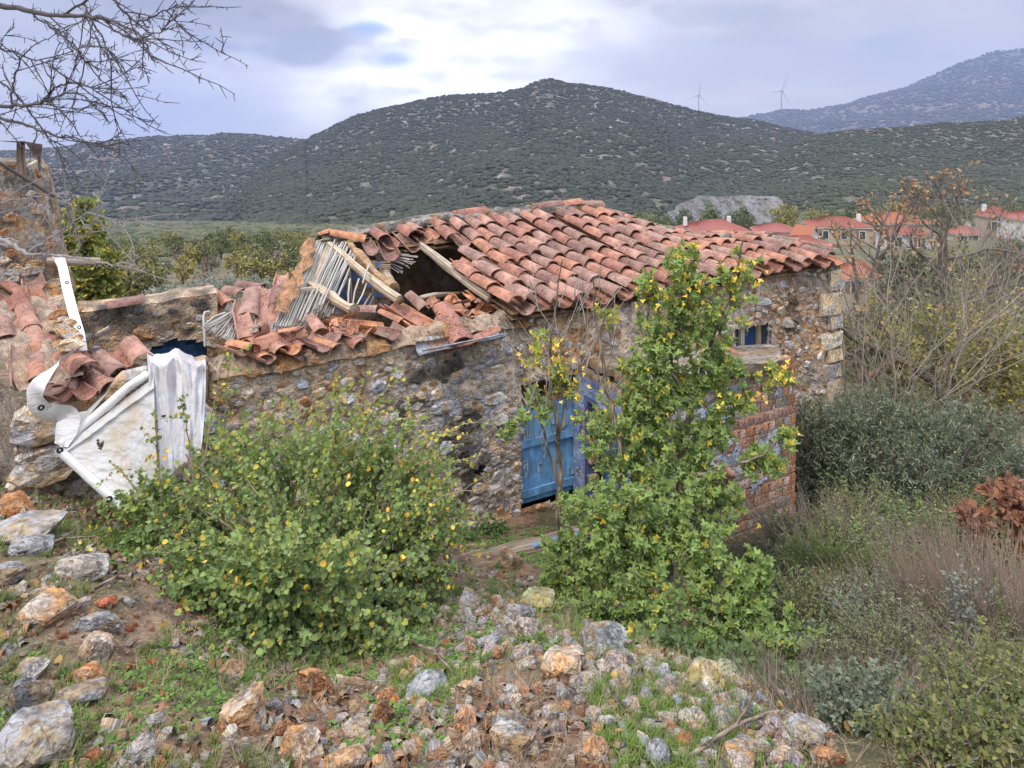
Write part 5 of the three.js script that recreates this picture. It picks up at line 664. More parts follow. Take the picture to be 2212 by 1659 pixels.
// weathered plank with flaking blue paint lying at the wall foot
{
  const t = thing('weathered_beam', 'split grey wooden beam with flakes of blue paint lying below the door', 'beam'), a = P(985, 1225, 5.75), b = P(1270, 1150, 6.3), m = new MB(), N = 14;
  const pts = []; for (let i = 0; i <= N; i++) { const p = a.clone().lerp(b, i / N); p.y += 0.02 * (noise(i * 0.5) - 0.5); pts.push(p); } m.tube(pts, 0.085, 0.07, [0.22, 0.195, 0.175], 10, 0.2); mesh('timber', m.geo(), M.wood, t);
  reseed(3); for (let i = 0; i < 7; i++) { const q = new MB(), f = rr(0.55, 1), p = a.clone().lerp(b, f); q.box(0, 0, 0, rr(0.05, 0.13), 0.004, rr(0.02, 0.04), [0.12, 0.24, 0.42], 0.012); const o = mesh('paint_flake', q.geo(true), M.blue, t); o.position.copy(p).add(V(0.01, 0.05, 0.055 + rr(-0.01, 0.01))); o.rotation.set(0.8, 0.27, 0.1); }
}
// ================================================================ the village and the turbines
{
  reseed(401);
  const wallM = c => { const m = new THREE.MeshStandardMaterial({ color: new THREE.Color(...c), roughness: 0.95, side: THREE.DoubleSide }); return m; };
  const walls = { cream: wallM([0.55, 0.52, 0.43]), white: wallM([0.56, 0.56, 0.57]), yellow: wallM([0.44, 0.37, 0.27]), tan: wallM([0.40, 0.34, 0.28]), stone: wallM([0.42, 0.38, 0.33]) };
  const roofs = { pink: wallM([0.31, 0.12, 0.105]), orange: wallM([0.35, 0.135, 0.08]), red: wallM([0.28, 0.105, 0.08]), old: wallM([0.16, 0.10, 0.08]) };
  const dark = wallM([0.05, 0.06, 0.07]), trim = wallM([0.7, 0.7, 0.68]), shut = wallM([0.25, 0.14, 0.08]);
  function villageHouse(label, x0, x1, yRidge, yEave, yBase, Z, kind, wc, rc, turn, chim, wins) {
    const k = Z / F, w = (x1 - x0) * k, base = P((x0 + x1) / 2, yBase, Z); base.y -= 0.6; const t = thing('village_house', label, 'house', base, turn, null), he = (yBase - yEave) * k + 0.6, hr = (yBase - yRidge) * k + 0.6, d = w * 0.72, o = 0.35;
    { const m = new MB(); m.box(0, he / 2, 0, w, he, d, [1, 1, 1]); mesh('wall', m.geo(true), walls[wc], t); }
    const rg = new THREE.Group(); rg.name = 'roof'; t.add(rg); const W2 = w / 2 + o, D2 = d / 2 + o, m = new MB(), c = [1, 1, 1];
    // each roof plane is a sheet of tile ribs with real depth
    const plane = (A, B, C, D) => { const n = Math.max(6, Math.round(A.distanceTo(B) / 0.5)); const q = new MB(), nn = V(0, 0, 0).crossVectors(V(0, 0, 0).subVectors(B, A), V(0, 0, 0).subVectors(D, A)).normalize(); if (nn.y < 0) nn.negate(); for (let i = 0; i <= n * 2; i++) { const u = i / (2 * n), p = A.clone().lerp(B, u), r = D.clone().lerp(C, u), h = i % 2 ? 0.11 : 0; for (const v of [p, r]) q.v(v.x + nn.x * h, v.y + nn.y * h, v.z + nn.z * h, c, 0, 0); } for (let i = 0; i < n * 2; i++) q.q(2 * i, 2 * i + 2, 2 * i + 3, 2 * i + 1); mesh('roof_plane', q.geo(true), roofs[rc], rg); };
    const e = he - 0.02;
    if (kind === 'hip') { const rl = Math.max(w / 2 - d / 2, 0.3); plane(V(-W2, e, D2), V(W2, e, D2), V(rl, hr, 0), V(-rl, hr, 0)); plane(V(W2, e, -D2), V(-W2, e, -D2), V(-rl, hr, 0), V(rl, hr, 0)); plane(V(W2, e, D2), V(W2, e, -D2), V(rl, hr, 0), V(rl, hr, 0)); plane(V(-W2, e, -D2), V(-W2, e, D2), V(-rl, hr, 0), V(-rl, hr, 0)); }
    else { plane(V(-W2, e, D2), V(-W2, e, -D2), V(0, hr, -D2), V(0, hr, D2)); plane(V(W2, e, -D2), V(W2, e, D2), V(0, hr, D2), V(0, hr, -D2)); const g = new MB(); for (const z of [d / 2, -d / 2]) { const a = [[-w / 2, he, z], [w / 2, he, z], [0, hr - 0.1, z]].map(v => g.v(...v, c)); g.t(...a); } mesh('gable', g.geo(true), walls[wc], t); }
    { const f = new MB(); f.box(0, e - 0.06, 0, w + 2 * o - 0.1, 0.14, d + 2 * o - 0.1, c); mesh('eaves', f.geo(true), trim, rg); }
    for (const cx of chim ?? []) { const q = new MB(); q.box(cx * w, hr * 0.93, -0.3, 0.55, 1.5, 0.55, c); mesh('chimney', q.geo(true), trim, rg); }
    for (const [u, v, ww, hh] of wins ?? []) { const g = new THREE.Group(); g.name = 'window'; t.add(g); const fr = new MB(); fr.box(u * w, v * he, d / 2 + 0.03, ww + 0.24, hh + 0.24, 0.08, c); mesh('frame', fr.geo(true), trim, g); const pn = new MB(); pn.box(u * w, v * he, d / 2 + 0.08, ww, hh, 0.06, c); mesh('pane', pn.geo(true), dark, g); const sh = new MB(); sh.box(u * w - ww * 0.5 - 0.32, v * he, d / 2 + 0.06, 0.4, hh, 0.06, c); mesh('shutter', sh.geo(true), shut, g); }
    return t;
  }
  const two = [[-0.25, 0.6, 0.9, 1.2], [0.25, 0.6, 0.9, 1.2]], three = [[-0.32, 0.62, 0.8, 1.2], [0, 0.62, 0.8, 1.2], [0.32, 0.62, 0.8, 1.2]];
  villageHouse('wide cream house with a pink hipped roof and two chimneys', 1474, 1607, 474, 496, 512, 128, 'hip', 'cream', 'pink', 0.12, [-0.46, 0.28], three);
  villageHouse('white house with a pink hipped roof beside the yellow-leaved tree', 1630, 1716, 482, 497, 514, 122, 'hip', 'white', 'pink', -0.2, [], two);
  villageHouse('low pink-roofed annex in front of the white hipped house', 1611, 1664, 500, 514, 522, 108, 'hip', 'white', 'pink', 0.2, [], null);
  villageHouse('white gabled house with a bright orange roof', 1716, 1765, 487, 510, 535, 104, 'gable', 'white', 'orange', 0.75, [], [[0.0, 0.62, 0.5, 0.8]]);
  villageHouse('low stone barn with a dark old tile roof', 1655, 1728, 503, 514, 524, 106, 'hip', 'stone', 'old', 0, [], null);
  villageHouse('broad red hipped roof standing lowest of the roofs behind the stone barn', 1680, 1782, 509, 528, 545, 96, 'hip', 'white', 'red', 0.1, [], null);
  villageHouse('yellow house with a dull red hipped roof', 1750, 1866, 468, 485, 520, 118, 'hip', 'yellow', 'red', -0.1, [0.4], three);
  villageHouse('tan two-storey house with a large red hipped roof', 1870, 1988, 459, 477, 520, 122, 'hip', 'tan', 'orange', 0.1, [], [...two, [-0.25, 0.25, 0.9, 1.2], [0.25, 0.25, 0.9, 1.2]]);
  villageHouse('white house with a red hipped roof behind the autumn tree', 1906, 1998, 486, 503, 532, 104, 'hip', 'white', 'red', -0.15, [], two);
  villageHouse('small house with a pink roof half hidden by the autumn branches', 2053, 2106, 488, 503, 525, 116, 'hip', 'cream', 'pink', 0.1, [0.3], two);
  villageHouse('house with a red roof and a white chimney on the upper street', 2120, 2176, 446, 465, 505, 128, 'hip', 'tan', 'red', 0, [-0.35], two);
  villageHouse('long white house with a red roof above a railed terrace', 2180, 2290, 453, 470, 512, 120, 'hip', 'white', 'pink', 0, [], three);
  villageHouse('single white cottage with an orange ribbed roof below the village', 1812, 1888, 563, 594, 640, 58, 'hip', 'white', 'orange', 0.15, [], two);
  // terrace railing and wall
  { const t = thing('terrace_railing', 'white terrace wall with a thin railing below the long white house', 'railing'), m = new MB(), a = P(2178, 540, 112), b = P(2300, 532, 112); m.box((a.x + b.x) / 2, a.y - 0.6, a.z, b.x - a.x, 2.0, 0.3, [1, 1, 1]); mesh('wall', m.geo(true), walls.white, t); for (let i = 0; i <= 12; i++) { const p = new MB(); p.box(lerp(a.x, b.x, i / 12), a.y + 0.9, a.z, 0.05, 1, 0.05, [1, 1, 1]); mesh('post', p.geo(true), trim, t); } const r = new MB(); r.box((a.x + b.x) / 2, a.y + 1.4, a.z, b.x - a.x, 0.06, 0.06, [1, 1, 1]); mesh('rail', r.geo(true), trim, t); }
  // utility pole
  { const t = thing('utility_pole', 'slim grey utility pole standing among the village roofs', 'pole'), m = new MB(); m.tube([P(1768, 540, 92), P(1768, 490, 92)], 0.11, 0.08, [0.3, 0.27, 0.24], 6); mesh('shaft', m.geo(), M.plain, t); const q = new MB(); const c = P(1768, 494, 92); q.box(c.x, c.y, c.z, 1.2, 0.1, 0.1, [0.3, 0.27, 0.24]); mesh('crossarm', q.geo(true), M.plain, t); }
  // wind turbines
  const tm = wallM([0.30, 0.31, 0.33]);
  for (const [x, yb, yh, Z, a0, lbl] of [[1509, 245, 207, 1750, 0.2, 'white wind turbine standing on the shoulder of the summit hill'], [1688, 246, 198, 4720, 0.42, 'white wind turbine standing at the foot of the blue mountain'], [1363, 225, 206, 2000, 0.25, 'wind turbine mostly hidden behind the summit hill']]) {
    const b = P(x, yb + 6, Z), h = P(x, yh, Z), t = thing('wind_turbine', lbl, 'wind turbine', b, 0), H = h.y - b.y;
    { const m = new MB(); m.tube([V(0, 0, 0), V(0, H * 0.5, 0), V(0, H, 0)], H * 0.032, H * 0.018, [1, 1, 1], 10); mesh('tower', m.geo(), tm, t); }
    { const m = new MB(); m.box(H * 0.02, H + H * 0.02, 0, H * 0.12, H * 0.045, H * 0.045, [1, 1, 1]); mesh('nacelle', m.geo(true), tm, t); }
    { const m = new MB(); m.tube([V(0, H * 1.02, H * 0.02), V(0, H * 1.02, H * 0.07)], H * 0.028, H * 0.01, [1, 1, 1], 8); mesh('hub', m.geo(), tm, t); }
    for (let i = 0; i < 3; i++) { const a = a0 + i * 2.0944, m = new MB(), c = V(0, H * 1.02, H * 0.05), d = V(Math.sin(a) * (i ? 0.85 : 0.8), Math.cos(a), 0), s = V(d.y, -d.x, 0), Lb = H * 0.72; const pr = [[0, 0.016], [0.12, 0.036], [0.5, 0.024], [1, 0.005]]; for (const [f, wd] of pr) for (const [q, zz] of [[-0.4, 0], [0, 0.2], [0.6, 0], [0, -0.2]]) m.v(c.x + d.x * Lb * f + s.x * q * wd * H, c.y + d.y * Lb * f + s.y * q * wd * H, c.z + zz * wd * H, [1, 1, 1]); for (let j = 0; j < 3; j++) for (let e = 0; e < 4; e++) m.q(4 * j + e, 4 * j + 4 + e, 4 * j + 4 + (e + 1) % 4, 4 * j + (e + 1) % 4); mesh('blade', m.geo(true), tm, t); }
  }
}
// ================================================================ plants
const TW = [0.20, 0.17, 0.145];
function bend(p, d, len, n, droop, jit) { const pts = [p.clone()]; d = d.clone().normalize(); for (let i = 0; i < n; i++) { d.add(V(rr(-jit, jit), rr(-jit, jit) + droop, rr(-jit, jit))).normalize(); pts.push(pts[i].clone().addScaledVector(d, len / n)); } return pts; }
function leafAlong(mb, pts, from, to, n, len, wid, kind, col, spread = 0.9) {
  for (let i = 0; i < n; i++) { const t = lerp(from, to, (i + rnd()) / n) * (pts.length - 1), k = Math.min(Math.floor(t), pts.length - 2), o = pts[k].clone().lerp(pts[k + 1], t - k), ax = V(0, 0, 0).subVectors(pts[k + 1], pts[k]).normalize(), d = randDir().multiplyScalar(spread).addScaledVector(ax, 0.5).add(V(0, -0.05, 0)).normalize(), nn = randDir().multiplyScalar(0.65).add(V(0, 0.75, 0.25)); nn.addScaledVector(d, -nn.dot(d)).normalize(); const L0 = len * rr(0.5, 1.3); mb.leaf(o.addScaledVector(d, L0 * 0.25), d, nn, L0, wid * L0 / len, col(t / (pts.length - 1), o), kind); }
}
// a shrub made of twigs that grow outwards from its stems; o.blobs: [centre, radii, twigs]
function shrub(name, label, category, o) {
  const t = thing(name, label, category, null, 0, o.group), lv = new MB(), tw = new MB();
  for (const st of o.stems ?? []) { const cv = new THREE.CatmullRomCurve3(st.pts), n = Math.max(6, st.pts.length * 4), pts = cv.getPoints(n); pts.forEach((p, i) => { if (i && i < n) p.add(V(rr(-1, 1), rr(-1, 1), rr(-1, 1)).multiplyScalar(st.jit ?? 0.012)); }); const m = new MB(); m.tube(pts, st.r0, st.r1, st.col ?? TW, st.sides ?? 7, 0.12); mesh('stem', m.geo(), M.bark, t); }
  for (const b of o.blobs) { const [c, r, n] = b, root = b[3] ?? c.clone().add(V(0, -r.y * 0.5, 0)), yel = b[4] ?? o.yellow ?? 0;
    for (let i = 0; i < n; i++) {
      const dd = randDir(), f = Math.pow(rnd(), 0.45) * rr(0.8, 1.05) * (rnd() < 0.07 ? o.stray ?? 1.15 : 1), end0 = 0, end = V(c.x + dd.x * r.x * f, c.y + dd.y * r.y * f * (dd.y < 0 ? o.low ?? 1 : 1), c.z + dd.z * r.z * f), st = root.clone().lerp(end, rr(0.45, 0.75)).add(randDir().multiplyScalar(0.06)), len = st.distanceTo(end) + 0.02; if (o.gaps && fbm(end.x * o.gaps + 3, end.y * o.gaps, end.z * o.gaps, 2) < 0.40 && rnd() < 0.75) continue;
      const pts = bend(st, V(0, 0, 0).subVectors(end, st).add(V(0, (o.lift ?? 0.1) * len, 0)), len, 4, -(o.droop ?? 0.06), 0.18); if (rnd() < (o.show ?? 0.6)) tw.tube(pts, o.tr ?? 0.0035, (o.tr ?? 0.0035) * 0.4, o.twc ?? TW, 3);
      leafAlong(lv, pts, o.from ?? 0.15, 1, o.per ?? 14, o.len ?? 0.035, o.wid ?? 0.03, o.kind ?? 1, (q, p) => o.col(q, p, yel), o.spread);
    } }
  if (lv.n) mesh('foliage', lv.geo(), M.leaf, t).userData.kind = 'stuff'; if (tw.n) mesh('twigs', tw.geo(), M.twig, t).userData.kind = 'stuff';
  if (o.bare) o.bare(t); return t;
}
const vary = (c, k = 0.25) => { const s = 1 + rr(-k, k); return [c[0] * s * rr(0.92, 1.08), c[1] * s, c[2] * s * rr(0.9, 1.1)]; };
const px = (n, Z) => n * Z / F;
const yellowMats = [[0.70, 0.50, 0.05], [0.62, 0.47, 0.06], [0.66, 0.40, 0.05]].map(c => new THREE.MeshStandardMaterial({ color: new THREE.Color(...c), roughness: 0.7, side: THREE.DoubleSide }));
const leafShape = k => { const m = new MB(); m.leaf(V(0, 0, 0), V(0, 1, 0), V(0, 0, 1), 1, 0.9, [1, 1, 1], k); return m.geo(); };
const leafShapes = [leafShape(1), leafShape(2)];
function yellowLeaves(parent, n, at, len, k) { for (let i = 0; i < n; i++) { const o = mesh('yellow_leaf', leafShapes[k], pick(yellowMats), parent); o.position.copy(at(i)); o.rotation.set(rr(-1.4, 1), rr(-3, 3), rr(-3, 3)); o.scale.setScalar(len * rr(0.7, 1.15)); } }

// ---------------------------------------------------------------- the round-leaved bush in front of the wall
{
  reseed(501); const c = P(610, 1185, 4.35), base = groundHit(640, 1420); base.z = -4.0; base.y = groundY(base.x, 4.0);
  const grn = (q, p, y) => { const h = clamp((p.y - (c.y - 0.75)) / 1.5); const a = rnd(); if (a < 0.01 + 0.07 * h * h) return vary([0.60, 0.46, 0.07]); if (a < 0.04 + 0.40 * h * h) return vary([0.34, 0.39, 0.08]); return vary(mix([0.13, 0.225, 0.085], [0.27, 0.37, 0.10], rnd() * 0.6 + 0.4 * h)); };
  const stems = []; for (let i = 0; i < 11; i++) { const a = rr(-1, 1), e = c.clone().add(V(a * 0.8, rr(0.1, 0.55), rr(-0.4, 0.5))); stems.push({ pts: [base.clone().add(V(rr(-0.15, 0.15), -0.05, rr(-0.15, 0.1))), base.clone().lerp(e, 0.45).add(V(a * 0.1, 0.12, 0)), e], r0: rr(0.009, 0.014), r1: 0.004 }); }
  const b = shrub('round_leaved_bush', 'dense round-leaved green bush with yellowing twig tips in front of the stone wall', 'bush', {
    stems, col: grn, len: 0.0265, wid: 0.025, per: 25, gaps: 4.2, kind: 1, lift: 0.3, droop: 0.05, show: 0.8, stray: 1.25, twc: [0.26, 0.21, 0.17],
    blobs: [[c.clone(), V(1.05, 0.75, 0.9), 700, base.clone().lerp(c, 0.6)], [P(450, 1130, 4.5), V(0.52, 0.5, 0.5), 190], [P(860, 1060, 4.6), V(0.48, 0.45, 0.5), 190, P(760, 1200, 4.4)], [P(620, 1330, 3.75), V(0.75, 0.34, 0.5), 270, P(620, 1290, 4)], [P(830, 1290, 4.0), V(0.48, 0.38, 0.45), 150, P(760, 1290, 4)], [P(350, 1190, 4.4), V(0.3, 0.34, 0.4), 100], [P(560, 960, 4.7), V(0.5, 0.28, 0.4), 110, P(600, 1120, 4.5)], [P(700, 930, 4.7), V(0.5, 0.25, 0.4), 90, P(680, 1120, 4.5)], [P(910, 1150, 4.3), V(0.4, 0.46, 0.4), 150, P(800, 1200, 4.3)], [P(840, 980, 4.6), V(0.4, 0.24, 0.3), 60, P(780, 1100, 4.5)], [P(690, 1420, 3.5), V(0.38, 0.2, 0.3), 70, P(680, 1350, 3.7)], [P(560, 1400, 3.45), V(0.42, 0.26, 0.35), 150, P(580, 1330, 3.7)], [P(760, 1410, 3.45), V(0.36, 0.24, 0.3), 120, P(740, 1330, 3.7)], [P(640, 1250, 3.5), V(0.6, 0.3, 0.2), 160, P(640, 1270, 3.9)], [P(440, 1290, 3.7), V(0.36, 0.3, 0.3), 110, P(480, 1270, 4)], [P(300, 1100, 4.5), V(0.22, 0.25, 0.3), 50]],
  });
  // long arching twigs reaching past the bush
  const tw = new MB(), lv = new MB(); for (const [x0, y0, x1, y1] of [[820, 1050, 1030, 910], [800, 1120, 1040, 985], [850, 1150, 1020, 1060], [800, 1200, 1010, 1100], [830, 1240, 1035, 1190], [780, 1290, 1050, 1230], [850, 1300, 1020, 1270], [740, 960, 870, 820], [650, 960, 740, 830], [560, 950, 620, 860], [480, 980, 500, 760], [440, 1010, 490, 750], [700, 1000, 930, 900], [850, 1000, 990, 930], [320, 1100, 240, 1000], [300, 1180, 60, 1200], [260, 1230, 100, 1260], [350, 1090, 330, 890], [420, 1040, 390, 860], [600, 940, 770, 850], [820, 1080, 1000, 960], [760, 1010, 830, 850]]) { const Zc = rr(4.2, 4.7), a = P(x0, y0, Zc), e = P(x1, y1, Zc - 0.15), len = a.distanceTo(e), pts = []; for (let i = 0; i <= 8; i++) { const p = a.clone().lerp(e, i / 8); p.y += Math.sin(i / 8 * 3.14) * len * 0.10; p.add(randDir().multiplyScalar(0.008)); pts.push(p); } tw.tube(pts, 0.005, 0.0018, [0.36, 0.29, 0.24], 4); leafAlong(lv, pts, 0.1, 1, Math.round(len * 44), 0.026, 0.024, 1, () => rnd() < 0.28 ? vary([0.62, 0.47, 0.06]) : vary([0.20, 0.27, 0.055])); for (let k = 0; k < 3; k++) { const q = pick(pts.slice(2)), s = bend(q, randDir().add(V(0.4, 0.3, 0.2)), rr(0.08, 0.2), 3, 0, 0.2); tw.tube(s, 0.0025, 0.001, [0.34, 0.27, 0.22], 3); leafAlong(lv, s, 0.2, 1, 7, 0.025, 0.023, 1, () => rnd() < 0.3 ? vary([0.6, 0.46, 0.06]) : vary([0.2, 0.27, 0.055])); } }
  mesh('arching_twigs', tw.geo(), M.twig, b); mesh('twig_leaves', lv.geo(), M.leaf, b).userData.kind = 'stuff';
  let cl; yellowLeaves(b, 150, i => { if (i % 5 === 0) { const a = rr(-1, 1), h = Math.pow(rnd(), 0.6), d = V(a, lerp(-0.5, 0.9, h), rr(0.1, 0.9)).normalize(); cl = V(c.x + d.x * 1.12, c.y + d.y * 0.80, c.z + d.z * 0.95); } return cl.clone().add(randDir().multiplyScalar(0.07)); }, 0.027, 0);
}
// ---------------------------------------------------------------- the lobed-leaved maple in front of the lean-to
{
  reseed(601); const grn = (q, p, y) => { const a = rnd(); if (a < y * 0.55) return vary([0.62, 0.50, 0.06]); if (a < 0.08 + y) return vary([0.26, 0.33, 0.055]); return vary(mix([0.18, 0.285, 0.075], [0.31, 0.43, 0.12], rnd()), 0.24); };
  const G = groundY(P(1420, 1400, 4.5).x, 4.5), b0 = V(P(1420, 1400, 4.5).x, G - 0.05, -4.5), b1 = P(1215, 1300, 5.2); b1.y = groundY(b1.x, 5.2) - 0.03;
  const S = (pts, r0, r1, col) => ({ pts, r0, r1, col, jit: 0.015 });
  const gb = [0.23, 0.20, 0.175], stems = [S([b0.clone(), P(1440, 1250, 4.8), P(1468, 1060, 4.9), P(1490, 900, 5), P(1530, 760, 5), P(1588, 610, 5), P(1605, 520, 5)], 0.042, 0.006, gb), S([b0.clone().add(V(-0.1, 0, 0.05)), P(1360, 1180, 4.8), P(1345, 1000, 4.9), P(1310, 830, 5), P(1290, 690, 5.1), P(1280, 600, 5.1)], 0.03, 0.004, gb), S([b1.clone(), P(1210, 1150, 5.2), P(1205, 960, 5.2), P(1190, 800, 5.2), P(1215, 560, 5.2)], 0.028, 0.004, gb), S([P(1205, 960, 5.2), P(1230, 850, 5.3), P(1300, 720, 5.3), P(1330, 640, 5.3)], 0.014, 0.003, gb), S([P(1208, 1050, 5.2), P(1160, 880, 5.2), P(1120, 760, 5.2)], 0.012, 0.003, gb), S([P(1480, 950, 5), P(1420, 850, 5), P(1400, 720, 5.05), P(1395, 600, 5)], 0.018, 0.004, gb), S([P(1470, 1040, 4.9), P(1560, 1010, 4.85), P(1640, 985, 4.8), P(1705, 935, 4.8)], 0.016, 0.004, gb), S([P(1500, 880, 5), P(1580, 860, 5), P(1690, 800, 5)], 0.014, 0.003, gb), S([b0.clone().add(V(0.1, 0, 0.05)), P(1560, 1330, 4.4), P(1680, 1390, 4.2), P(1790, 1400, 4.1)], 0.022, 0.005, gb), S([P(1440, 1250, 4.8), P(1300, 1160, 4.7), P(1220, 1210, 4.7)], 0.016, 0.004, gb), S([P(1490, 900, 5), P(1450, 780, 5), P(1475, 600, 5)], 0.014, 0.004, gb)];
  const B = (x, y, Z, rx, ry, n, yel = 0.06, root) => [P(x, y, Z), V(px(rx, Z), px(ry, Z), px(Math.min(rx, 110), Z) * 0.9), Math.round(n * (y < 1000 ? 1.05 : 0.62)), root, yel];
  const b = shrub('lobed_leaved_tree', 'many-stemmed young tree with lobed bright green leaves in front of the brick lean-to', 'tree', {
    stems, col: grn, len: 0.037, wid: 0.035, per: 18, gaps: 4, kind: 2, lift: 0.1, droop: 0.03, show: 0.5, tr: 0.004, stray: 1.3, twc: [0.22, 0.18, 0.15],
    blobs: [B(1335, 1000, 4.9, 120, 90, 95), B(1250, 1225, 4.8, 95, 85, 80), B(1350, 1190, 4.6, 150, 120, 200), B(1450, 1140, 4.7, 130, 120, 150), B(1555, 1290, 4.4, 110, 100, 120), B(1420, 1330, 4.35, 190, 90, 230), B(1300, 1330, 4.5, 110, 60, 70), B(1470, 940, 5, 110, 80, 70, 0.08), B(1420, 760, 5, 70, 100, 75, 0.12), B(1520, 720, 5, 85, 90, 60, 0.15), B(1590, 600, 5, 60, 75, 48, 0.3), B(1480, 610, 5, 70, 70, 46, 0.2), B(1395, 640, 5, 38, 55, 22, 0.25), B(1595, 860, 5, 60, 40, 26, 0.18), B(1675, 815, 5, 45, 26, 14, 0.45), B(1650, 995, 4.85, 60, 32, 30, 0.1), B(1700, 945, 4.8, 30, 22, 10, 0.3), B(1570, 1070, 4.8, 50, 34, 26), B(1150, 875, 5.2, 60, 38, 20, 0.12), B(1215, 820, 5.2, 50, 45, 14, 0.6), B(1165, 745, 5.2, 70, 50, 8, 0.75), B(1310, 560 + 130, 5.2, 60, 60, 6, 0.7), B(1690, 1370, 4.2, 70, 50, 44), B(1770, 1400, 4.1, 40, 35, 20, 0.1), B(1550, 1405, 4.3, 90, 65, 80), B(1200, 1270, 4.9, 40, 40, 24), B(1640, 1230, 4.5, 50, 60, 34), B(1260, 1090, 4.95, 70, 60, 40), B(1420, 1040, 4.8, 120, 70, 80), B(1290, 900, 5.1, 60, 50, 24, 0.25), B(1100, 930, 5.2, 30, 26, 7, 0.2), B(1680, 1450, 4.0, 40, 40, 18), B(1500, 840, 5, 60, 50, 40, 0.12), B(1440, 870, 5, 60, 50, 36, 0.1), B(1560, 790, 5, 50, 50, 30, 0.15), B(1380, 860, 5, 50, 60, 30, 0.15), B(1350, 790, 5.05, 50, 50, 14, 0.35), B(1450, 690, 5, 60, 60, 26, 0.15), B(1540, 930, 5, 60, 40, 34), B(1480, 540, 5, 40, 40, 8, 0.4), B(1560, 680, 5, 60, 50, 34, 0.2), B(1430, 960, 4.95, 90, 60, 60), B(1500, 1010, 4.9, 80, 60, 60), B(1380, 930, 4.95, 60, 60, 40, 0.1), B(1220, 1180, 4.9, 60, 60, 50), B(1650, 1400, 4.2, 80, 50, 60), B(1620, 1310, 4.4, 60, 60, 50), B(1300, 1400, 4.2, 120, 60, 90), B(1450, 1430, 4.1, 130, 55, 120), B(1340, 1110, 4.6, 110, 80, 110), B(1520, 1190, 4.5, 90, 80, 80)],
  });
  const tw = new MB(); for (let i = 0; i < 70; i++) { const x = rr(1120, 1340), y = rr(640, 960), p = P(x, y, 5.2 + rr(-0.2, 0.2)); tw.tube(bend(p, V(rr(-0.6, 0.6) + (x - 1215) / 300, 1, rr(-0.4, 0.4)), rr(0.2, 0.5), 5, 0.02, 0.14), 0.005, 0.0015, [0.30, 0.265, 0.24], 4); } mesh('bare_twigs', tw.geo(), M.twig, b);
  const Y = [[1600, 600, 50, 80], [1490, 620, 60, 60], [1690, 810, 40, 20], [1220, 800, 60, 80], [1160, 760, 60, 60], [1400, 640, 40, 60], [1330, 900, 90, 60], [1600, 860, 60, 40], [1250, 850, 70, 50], [1450, 1100, 200, 200]];
  yellowLeaves(b, 150, i => { const q = Y[i % Y.length]; return P(q[0] + gauss() * q[2], q[1] + gauss() * q[3], 4.95 - rnd() * 0.35); }, 0.036, 1);
}
// ---------------------------------------------------------------- sawn stump
{
  reseed(71); const t = thing('tree_stump', 'sawn-off grey tree stump with a pale cut top beside the brick wall', 'stump'), m = new MB(), Z = 5.6, top = P(1527, 1002, Z), bot = P(1515, 1300, Z), N = 26, S = 20; bot.y = Math.min(bot.y, groundY(bot.x, Z) - 0.1);
  for (let j = 0; j <= N; j++) for (let i = 0; i <= S; i++) { const f = j / N, a = i / S * 6.2832, p = bot.clone().lerp(top, f); p.x += 0.05 * Math.sin(f * 4); const r = (0.085 + 0.04 * (1 - f) + 0.03 * smooth(0.75, 1, f)) * (0.82 + 0.36 * noise(Math.cos(a) * 2 + 4, f * 5, Math.sin(a) * 2)); let c = mix([0.085, 0.075, 0.065], [0.19, 0.175, 0.155], noise(a * 6, f * 22)); c = mix(c, [0.10, 0.115, 0.02], smooth(0.5, 0.7, fbm(a * 2, f * 8, 3, 3)) * smooth(0.5, 0.1, f)); m.v(p.x + Math.cos(a) * r, p.y, p.z + Math.sin(a) * r, c, a * 0.1, f * 1.5); }
  for (let j = 0; j < N; j++) for (let i = 0; i < S; i++) { const k = j * (S + 1) + i; m.q(k, k + S + 1, k + S + 2, k + 1); } mesh('trunk', m.geo(), M.bark, t);
  const d = new MB(), c0 = d.v(top.x, top.y + 0.012, top.z, [0.34, 0.30, 0.26]); const ring = []; for (let i = 0; i <= S; i++) { const q = 3 * (N * (S + 1) + i); ring.push(d.v(m.p[q], m.p[q + 1] + 0.004, m.p[q + 2], [0.28, 0.25, 0.22], i, 1)); } for (let i = 0; i < S; i++) d.t(c0, ring[i + 1], ring[i]); mesh('cut_face', d.geo(), M.plain, t);
  const e = new MB(); e.tube([P(1540, 1080, 5.55), P(1562, 1035, 5.45), P(1575, 1022, 5.4)], 0.07, 0.05, [0.30, 0.16, 0.11], 9, 0.4); mesh('broken_limb', e.geo(), M.bark, t);
}
